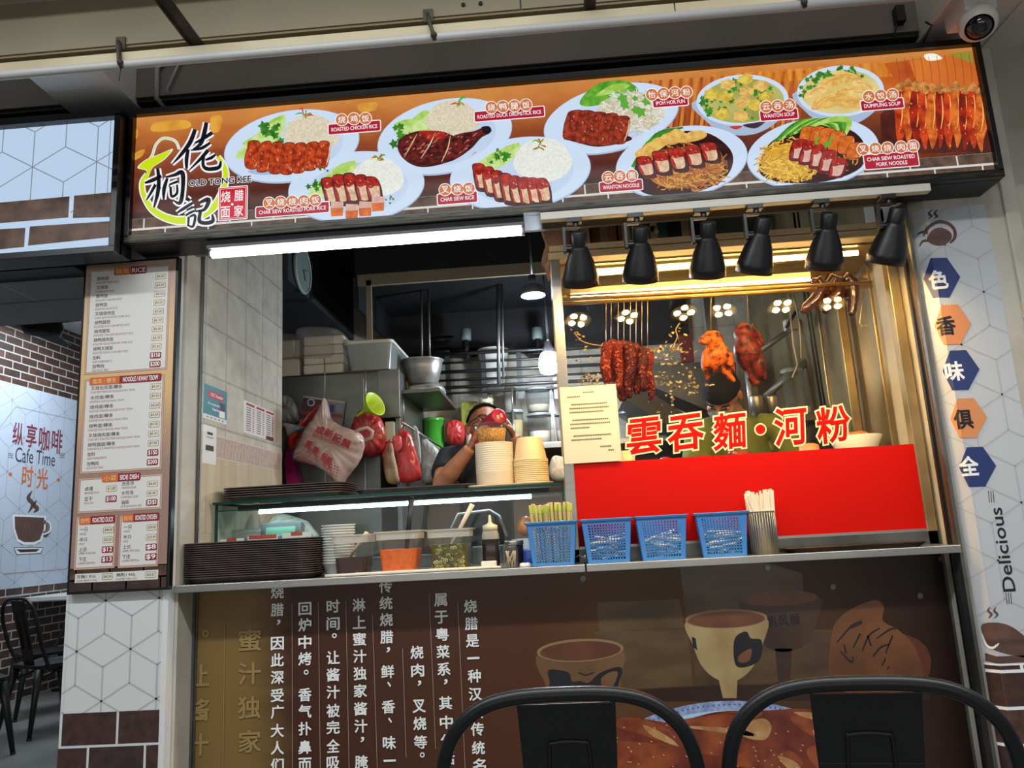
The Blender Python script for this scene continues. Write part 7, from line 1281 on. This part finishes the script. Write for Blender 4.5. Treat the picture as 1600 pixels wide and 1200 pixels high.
for s_, e_, w_ in ((shL, elL, wrL), (shR, elR, wrR)): mb.tube([s_+Vector((0, .02, .0)), s_.lerp(e_, .45), e_, e_.lerp(w_, .35), w_], [.058, .052, .042, .042, .027], 14)
hand(mb, wrL, at(742, 684, Y-.20)-wrL, (.8, .3, .2), 1.0, .75, -1); hand(mb, wrR, at(790, 656, Y-.13)-wrR, (-.8, -.1, .2), .95, .8, 1); bd = part(mb, 'body', t, remesh=.0055); eyes(P, R, bd)
def haircap(P, R, parent, s_=1.0, full=1.0, fringe=0):
    m = MB().use(HAIR); n, h_ = 26, 12; vs, fs = [], []
    for i in range(h_+1):
        for j in range(n):
            ph = 2*PI*j/n; fr = math.sin(ph); mx = (1.25+.50*max(0, -fr)-.42*max(0, fr)+fringe*max(0, fr))*full; th = mx*i/h_; r_ = 1.10+.02*math.sin(j*3.1+i)
            vs.append(P(.078*r_*math.sin(th)*math.cos(ph), -.006+.096*r_*math.sin(th)*math.sin(ph), .024+.088*r_*math.cos(th)))
    for i in range(h_):
        for j in range(n): fs.append((i*n+j, (i+1)*n+j, (i+1)*n+(j+1) % n, i*n+(j+1) % n))
    m.add(vs, fs, True); o = part(m, 'hair', parent); s = o.modifiers.new('thick', 'SOLIDIFY'); s.thickness = .012; return o
haircap(P, R, t)
m = MB().use(BLACK)
for q in (-1, 1):
    pts = [P(q*.032+.024*math.cos(a), .098, .001+.018*math.sin(a)) for a in [2*PI*k/14 for k in range(15)]]; m.tube(pts, .0022, 6); m.tube([P(q*.056, .097, .004), P(q*.080, .05, .004), P(q*.084, -.012, .002)], .0022, 6)
m.tube([P(-.009, .099, .004), P(.009, .099, .004)], .0022, 6); part(m, 'glasses', t, 'dark framed glasses')
TS = mat('tshirt_black', (24, 26, 34), .8, bump=.3, scale=14); mb = MB().use(TS); mb.tube([(cx, Y+.05, zS+.035), (cx, Y+.05, zS-.0), (cx, Y+.06, zS-.16), (cx, Y+.06, zS-.34), (cx, Y+.06, zS-.60)], [.075, .125, .178, .172, .175], 20, flat=.72)
for s_, e_ in ((shL, elL), (shR, elR)): mb.tube([Vector((cx, Y+.05, zS-.03)).lerp(s_, .5), s_, s_.lerp(e_, .45), s_.lerp(e_, .62)], [.07, .075, .068, .064], 14)
part(mb, 'tshirt', t, remesh=.009); mb = MB().use(mat('trousers_dark', (30, 32, 38), .8)); 
for q in (-1, 1): mb.tube([(cx+q*.085, Y+.06, zS-.56), (cx+q*.10, Y+.04, .52), (cx+q*.10, Y+.06, .10)], [.105, .08, .065], 14)
part(mb, 'trousers', t, remesh=.012)
CPR = mat('cup_red', (186, 24, 50), .35); AXc = (cupB-cupA).normalized(); t = thing('drinking_cup', 'red cup tipped up at the mouth of the man in black', 'cup', cupA); Lc = (cupB-cupA).length
m = MB().use(CPR).lathe([(.030, 0), (.033, .002), (.036, Lc*.9), (.036, Lc), (.030, Lc+.002), (0, Lc+.001)], cupA, 28, axis=AXc); part(m, 'cup', t, fixn=False); m = MB().use(ink((226, 180, 186)))
qb = AXc.to_track_quat('Z', 'Y').to_matrix()
for dx, dy in ((-.008, -.006), (.010, .002)): m.box(cupB+AXc*.0025+qb @ Vector((dx, dy, 0)), (.012, .018, .0008), qb)
part(m, 'base_label', t.children[0], 'pale printed marks on the cup base')
m = MB().use(CPR).ball(at(742, 686, Y-.225), (.018, .016, .026), 14); solo(m, 'red_lid', 'small red lid held in the raised fist of the man in black', 'bottle')  # lid in the raised fist, modelled as a plain red ellipsoid
# the worker behind the meat window
Y = 3.42; t = thing('person', 'person in an olive green top and face mask looking down behind the meat window', 'person', (at(1150, 700, Y).x, Y, 0)); hc = at(1128, 618, Y); Fv = Vector((-.32, -.62, -.72)); Uv = Vector((-.10, -.72, .62)); Fv = Vector((-.35, -.50, -.80)); Uv = Vector((-.2, -.7, .62)); mb = MB().use(SKIN); P, R = head(mb, hc, Fv, Uv, .98); cx = at(1168, 700, Y).x; zS = at(1170, 650, Y).z
mb.tube([hc+Vector((.02, .04, -.05)), (cx-.01, Y+.12, zS)], [.055, .062], 14); mb.tube([(cx, Y+.13, zS), (cx, Y+.14, zS-.18), (cx, Y+.13, zS-.36), (cx, Y+.12, zS-.54), (cx, Y+.12, zS-.62)], [.10, .16, .15, .14, .15], 18, flat=.72)
for q in (-1, 1): mb.tube([(cx+q*.09, Y+.12, zS-.56), (cx+q*.10, Y+.10, .50), (cx+q*.10, Y+.12, .08)], [.085, .06, .045], 12); mb.ball((cx+q*.10, Y+.06, .045), (.045, .12, .045), 12)
s0 = [(Vector((cx-.18, Y+.11, zS-.05)), Vector((cx-.24, Y+.04, zS-.30)), Vector((cx-.12, Y-.06, zS-.36))), (Vector((cx+.18, Y+.11, zS-.05)), Vector((cx+.25, Y+.04, zS-.30)), Vector((cx+.08, Y-.06, zS-.36)))]
for s_, e_, w_ in s0: mb.tube([s_, s_.lerp(e_, .5), e_, e_.lerp(w_, .4), w_], [.056, .050, .042, .040, .027], 14)
hand(mb, s0[0][2], (.5, -.6, -.3), (0, 0, -1), 1, .5, 1); hand(mb, s0[1][2], (-.5, -.6, -.3), (0, 0, -1), 1, .5, -1); bd = part(mb, 'body', t, remesh=.0055); eyes(P, R, bd, .98); haircap(P, R, t, .98, 1.1, .45)
m = MB().use(mat('mask_grey', (120, 128, 136), .8)).ball(P(0, .048, -.045), (.062, .058, .045), 18, R); part(m, 'face_mask', t, 'pale grey face mask')
OL = mat('olive_top', (116, 124, 40), .75, c2=(96, 104, 32), scale=6, bump=.3); mb = MB().use(OL); mb.tube([(cx, Y+.12, zS+.03), (cx, Y+.13, zS), (cx, Y+.14, zS-.18), (cx, Y+.13, zS-.36), (cx, Y+.12, zS-.60)], [.08, .125, .185, .18, .18], 20, flat=.72)
for s_, e_, w_ in s0: mb.tube([Vector((cx, Y+.12, zS-.03)).lerp(s_, .5), s_, s_.lerp(e_, .5), e_, e_.lerp(w_, .3)], [.07, .076, .068, .06, .056], 14)
part(mb, 'top', t, remesh=.009); mb = MB().use(mat('trousers_dark', (30, 32, 38), .8))
for q in (-1, 1): mb.tube([(cx+q*.085, Y+.12, zS-.56), (cx+q*.10, Y+.10, .50), (cx+q*.10, Y+.12, .10)], [.105, .08, .065], 14)
part(mb, 'trousers', t, remesh=.012)
# ================================================================ IN FRONT: CHAIRS, AWNING, CAMERA DOME, CAFE
CHB = mat('chair_black', (16, 17, 19), .38, .2, spec=.5)
def make_chair(label, group=None):
    """Stamped metal cafe chair; origin on the floor, sitter faces +Y, back plate toward -Y."""
    t = thing('metal_chair', label, 'chair', (0, 0, 0), group); sw = .36; zs = .45
    m = MB().use(CHB); loft(m, [rr(sw, sw, .06, zs-.025), rr(sw+.01, sw+.01, .065, zs-.002), rr(sw-.01, sw-.01, .06, zs), rr(sw-.08, sw-.08, .05, zs-.006)], True, True); part(m, 'seat', t)
    m = MB().use(CHB); h = [(-.190, -.10, zs-.04), (-.213, -.165, .55), (-.222, -.205, .68), (-.218, -.225, .765), (-.196, -.236, .825), (-.150, -.243, .866), (-.09, -.247, .884), (0, -.248, .888)]
    pts = smooth(h+[(-x, y, z) for x, y, z in reversed(h[:-1])], 5, False); m.tube(pts, .0125, 12); part(m, 'back_frame', t)
    m = MB().use(CHB); L = [((-.082, -.243, .872), (.088, -.243, .872)), ((-.078, -.218, .76), (.084, -.218, .76)), ((-.070, -.175, .60), (.076, -.175, .60)), ((-.062, -.14, .44), (.068, -.14, .44))]
    for (a, b_), (c, d) in zip(L, L[1:]): a, b_, c, d = map(Vector, (a, b_, c, d)); th = Vector((0, .003, 0)); m.add([a-th, b_-th, d-th, c-th, a+th, b_+th, d+th, c+th], [(0, 1, 2, 3), (7, 6, 5, 4), (0, 4, 5, 1), (2, 6, 7, 3), (0, 3, 7, 4), (1, 5, 6, 2)])
    bp = part(m, 'back_plate', t, bevel=.0015)
    pl = lambda x, z: Vector((x, -.243+(.872-z)*.25-.006, z)); m = MB().use(CHB).tube(smooth([tuple(pl(-.036, .55)), tuple(pl(-.034, .66)), tuple(pl(-.031, .79)), tuple(pl(-.022, .806)), tuple(pl(.028, .806)), tuple(pl(.038, .79)), tuple(pl(.041, .66)), tuple(pl(.043, .55))], 4, False), .0036, 8); part(m, 'embossed_loop', bp)
    for sx in (-1, 1):
        for sy in (-1, 1): m = MB().use(CHB).tube([(sx*.150, sy*.150, zs-.03), (sx*.175, sy*.18, .24), (sx*.205, sy*.215, .012)], [.030, .020, .014], 8); m.tube([(sx*.205, sy*.215, .012), (sx*.206, sy*.216, 0)], [.016, .015], 8); part(m, 'leg', t)
    for sx in (-1, 1): m = MB().use(CHB).tube([(sx*.165, -.165, .34), (sx*.10, 0, .40), (sx*.165, .165, .34)], .008, 8); part(m, 'stretcher', t)
    return t
ch1 = make_chair('black metal chair in front of the panel, left of the two foreground chairs'); x1_ = at(888, 1100, 1.40).x; ch1.location = (x1_, 1.40+.245, 0); ch1.scale = (1, 1, 1.005); ch1.rotation_euler.z = -.03
x2_ = at(1392, 1075, 1.36).x; dup(ch1, (x2_-.01, 1.36+.245, 0), (0, 0, -.14), 'black metal chair at the foot of the right pier, in front of the printed dish', scale=(1.02, 1, 1.01))
# awning above
AB = mat('awning_beige', (132, 122, 98), .65, c2=(118, 108, 86), scale=1.5); AL = mat('awning_light', (196, 184, 152), .6, c2=(170, 156, 124), scale=2); AP = mat('pipe_grey', (176, 174, 170), .4)
t = thing('awning', 'long beige awning box with a grey pipe above the signs', 'awning', (-.3, 2.0, 2.6)); AX0, AX1 = -3.4, 1.235
for a, b_ in ((AX0, -.02), (-.015, AX1)): m = MB().use(AB).span((a, 1.995, 2.668), (b_, 2.012, 2.84)); part(m, 'board', t)
m = MB().use(AL).span((AX0, 1.7, 2.845), (AX1, 1.99, 3.0)); part(m, 'upper_fascia', t)
m = MB().use(mat('awning_under', (120, 106, 76), .7)).span((AX0, 2.0, 2.660), (AX1, 2.06, 2.668)); m.span((AX0, 2.03, 2.62), (AX1, 2.036, 2.668)); part(m, 'underside', t)
for a, b_ in ((AX0, .42), (.424, AX1)): m = MB().use(AL).span((a, 1.980, 2.604), (b_, 1.990, 2.631)); part(m, 'light_strip', t)
m = MB().use(AP).tube([(AX0, 1.978, 2.589), (AX1+.03, 1.978, 2.586)], .0138, 14); part(m, 'pipe', t)
m = MB().use(BLACK)
for x, y in ((724, 8), (751, 6)): A = at(x, y, 1.994); m.lathe([(0, 0), (.006, 0), (.006, .004), (0, .005)], A, 8, axis=(0, -1, 0))
part(m, 'bolt_heads', t)
IR = mat('rusty_iron', (84, 78, 70), .6, .5, c2=(54, 44, 36), scale=20)
def bracket(label, build): m = MB().use(IR); build(m); solo(m, 'awning_bracket', label, 'bracket')
def b1(m): m.span((-1.015, 1.5, 2.658), (-.975, 2.06, 2.662)); m.span((-1.015, 1.5, 2.648), (-1.011, 2.06, 2.660)); m.tube([(-.99, 2.05, 2.68), (-.99, 2.05, 2.63)], .007, 8)
def b4(m): m.span((.165, 1.5, 2.658), (.20, 2.05, 2.662)); m.span((.165, 1.5, 2.642), (.169, 2.05, 2.660)); m.tube([(.18, 2.045, 2.68), (.18, 2.045, 2.635)], .006, 8)
def bs_(x):
    def f(m): m.span((x-.014, 1.988, 2.648), (x+.014, 1.9945, 2.69)); m.tube([(x, 1.984, 2.668), (x+.006, 1.974, 2.634), (x+.016, 1.962, 2.592), (x+.02, 1.968, 2.572)], .011, 6, flat=.5); m.ball((x+.018, 1.964, 2.586), .010, 8)
    return f
bracket('longest rusty iron bracket under the awning, above the shop name', b1); bracket('small iron clip bracket above the white beam end', bs_(-1.22)); bracket('small iron clip bracket on the pipe above the roasted duck dish', bs_(-.29)); bracket('iron arm bracket under the awning above the char siew rice dish', b4); bracket('small iron clip bracket on the awning pipe above the wanton soup', bs_(.76))
m = MB().use(BLACK).tube([(-1.20, 1.966, 2.575), (-1.205, 1.968, 2.53)], .0015, 5); solo(m, 'cable_tie', 'thin black cable tie end hanging from the clip above the beam', 'cable tie')
# conduits and cables on the wall above
m = MB().use(AP); C1 = at(268, 175, 2.59); C2 = at(270, 112, 2.48); m.tube([(C1.x, 2.59, 2.74), (C1.x, 2.59, 2.80), (C1.x, 2.478, 2.80), (C1.x, 2.478, 2.92), (C1.x+.03, 2.478, 2.95), (C1.x+1.2, 2.478, 2.955)], .009, 8); m.tube([(C1.x+.03, 2.594, 2.74), (C1.x+.03, 2.594, 2.79), (C1.x+.04, 2.476, 2.83), (C1.x+.07, 2.476, 2.90), (C1.x+.09, 2.476, 2.95)], .005, 6); solo(m, 'conduit', 'pale grey conduit bending along the wall above the shop name', 'conduit')
m = MB().use(BLACK).tube([at(1470, 2, 2.2)+Vector((0, .1, 0)), at(1456, 40, 2.35), at(1436, 78, 2.5)], .004, 6); solo(m, 'black_cable', 'thin black cable running along the beam edge beside the camera dome', 'cable')
m = MB().use(mat('dark_junk', (26, 24, 22), .7)).box(at(1405, 24, 2.47), (.03, .03, .06)); m.tube([at(1402, 34, 2.47), at(1396, 62, 2.48)], .004, 6); solo(m, 'cable_clamp', 'dark cable clamp in the corner above the dumpling soup picture', 'clamp')
# camera dome
D0 = at(1528, 36, 2.30); DV = (EYE-D0).normalized()*.35+Vector((-.15, -.35, -.8)); DV.normalize(); t = thing('security_camera', 'white security camera dome under the beam at the right', 'security camera', D0)
m = MB().use(mat('camera_white', (206, 200, 194), .35)); m.span((D0.x-.05, D0.y-.03, D0.z+.03), (D0.x+.05, D0.y+.09, 2.80)); m.lathe([(0, -.055), (.048, -.05), (.057, -.02), (.057, .012), (.050, .026), (.042, .032)], D0, 32, axis=DV); part(m, 'housing', t, fixn=False); m = MB().use(mat('dome_dark', (18, 18, 22), .06, spec=.8)).ball(D0+DV*.012, .042, 24); part(m, 'dome', t)
# cafe: ceiling fan, table, chairs
F0 = Vector((at(66, 508, 5.0).x, 5.0, at(66, 512, 5.0).z)); FB = mat('fan_black', (12, 12, 13), .8, spec=.15); t = thing('ceiling_fan', 'black ceiling fan near the brick wall of the cafe', 'fan', F0)
m = MB().use(FB).lathe([(0, -.045), (.065, -.05), (.11, -.04), (.135, 0), (.13, .05), (.10, .07), (.06, .08), (.06, .18), (0, .185)], F0, 28); part(m, 'motor', t); m = MB().use(BLACK).tube([F0+Vector((0, 0, .1)), (F0.x, F0.y, 3.35)], .015, 8); part(m, 'rod', t)
for k in range(3):
    a = -.15+k*2*PI/3; d_ = Vector((math.cos(a), math.sin(a), 0)); s_ = Vector((-d_.y, d_.x, 0)); m = MB().use(FB); c1_, c2_ = F0+d_*.09+Vector((0, 0, .02)), F0+d_*.55+Vector((0, 0, .02)); m.add([c1_-s_*.03+Vector((0, 0, -.008)), c1_+s_*.03+Vector((0, 0, .008)), c2_+s_*.07+Vector((0, 0, .014)), c2_-s_*.07+Vector((0, 0, -.014)), c1_-s_*.03+Vector((0, 0, -.002)), c1_+s_*.03+Vector((0, 0, .014)), c2_+s_*.07+Vector((0, 0, .02)), c2_-s_*.07+Vector((0, 0, -.008))], [(0, 1, 2, 3), (7, 6, 5, 4), (0, 4, 5, 1), (1, 5, 6, 2), (2, 6, 7, 3), (3, 7, 4, 0)]); part(m, 'blade', t)
t = thing('table', 'white topped cafe table against the brick wall behind the chairs', 'table', (-4.3, 7.1, 0)); m = MB().use(mat('table_white', (206, 210, 212), .4)); loft(m, [rr(.72, 1.5, .03, .80, cx=-4.32, cy=7.3), rr(.74, 1.52, .03, .81, cx=-4.32, cy=7.3), rr(.74, 1.52, .03, .84, cx=-4.32, cy=7.3)], True, True); part(m, 'table_top', t); m = MB().use(BLACK); m.tube([(-4.32, 6.95, .8), (-4.32, 6.95, .01)], .03, 10); m.span((-4.6, 6.93, 0), (-4.05, 6.97, .02)); part(m, 'leg', t); m = MB().use(BLACK); m.tube([(-4.32, 7.7, .8), (-4.32, 7.7, .01)], .03, 10); m.span((-4.6, 7.68, 0), (-4.05, 7.72, .02)); part(m, 'leg', t)
for px_, Y_, rz, lab in ((80, 5.45, -.5, 'black metal cafe chair in full view in front of the brick wall'), (-48, 4.80, -.7, 'black metal cafe chair cut by the photo edge beside the other cafe chair'), (70, 6.05, 2.4, 'black metal cafe chair half hidden behind the pier, nearest the table')):
    dup(ch1, (at(px_, 1020, Y_).x, Y_, 0), (0, 0, rz), lab, None, 1.02)
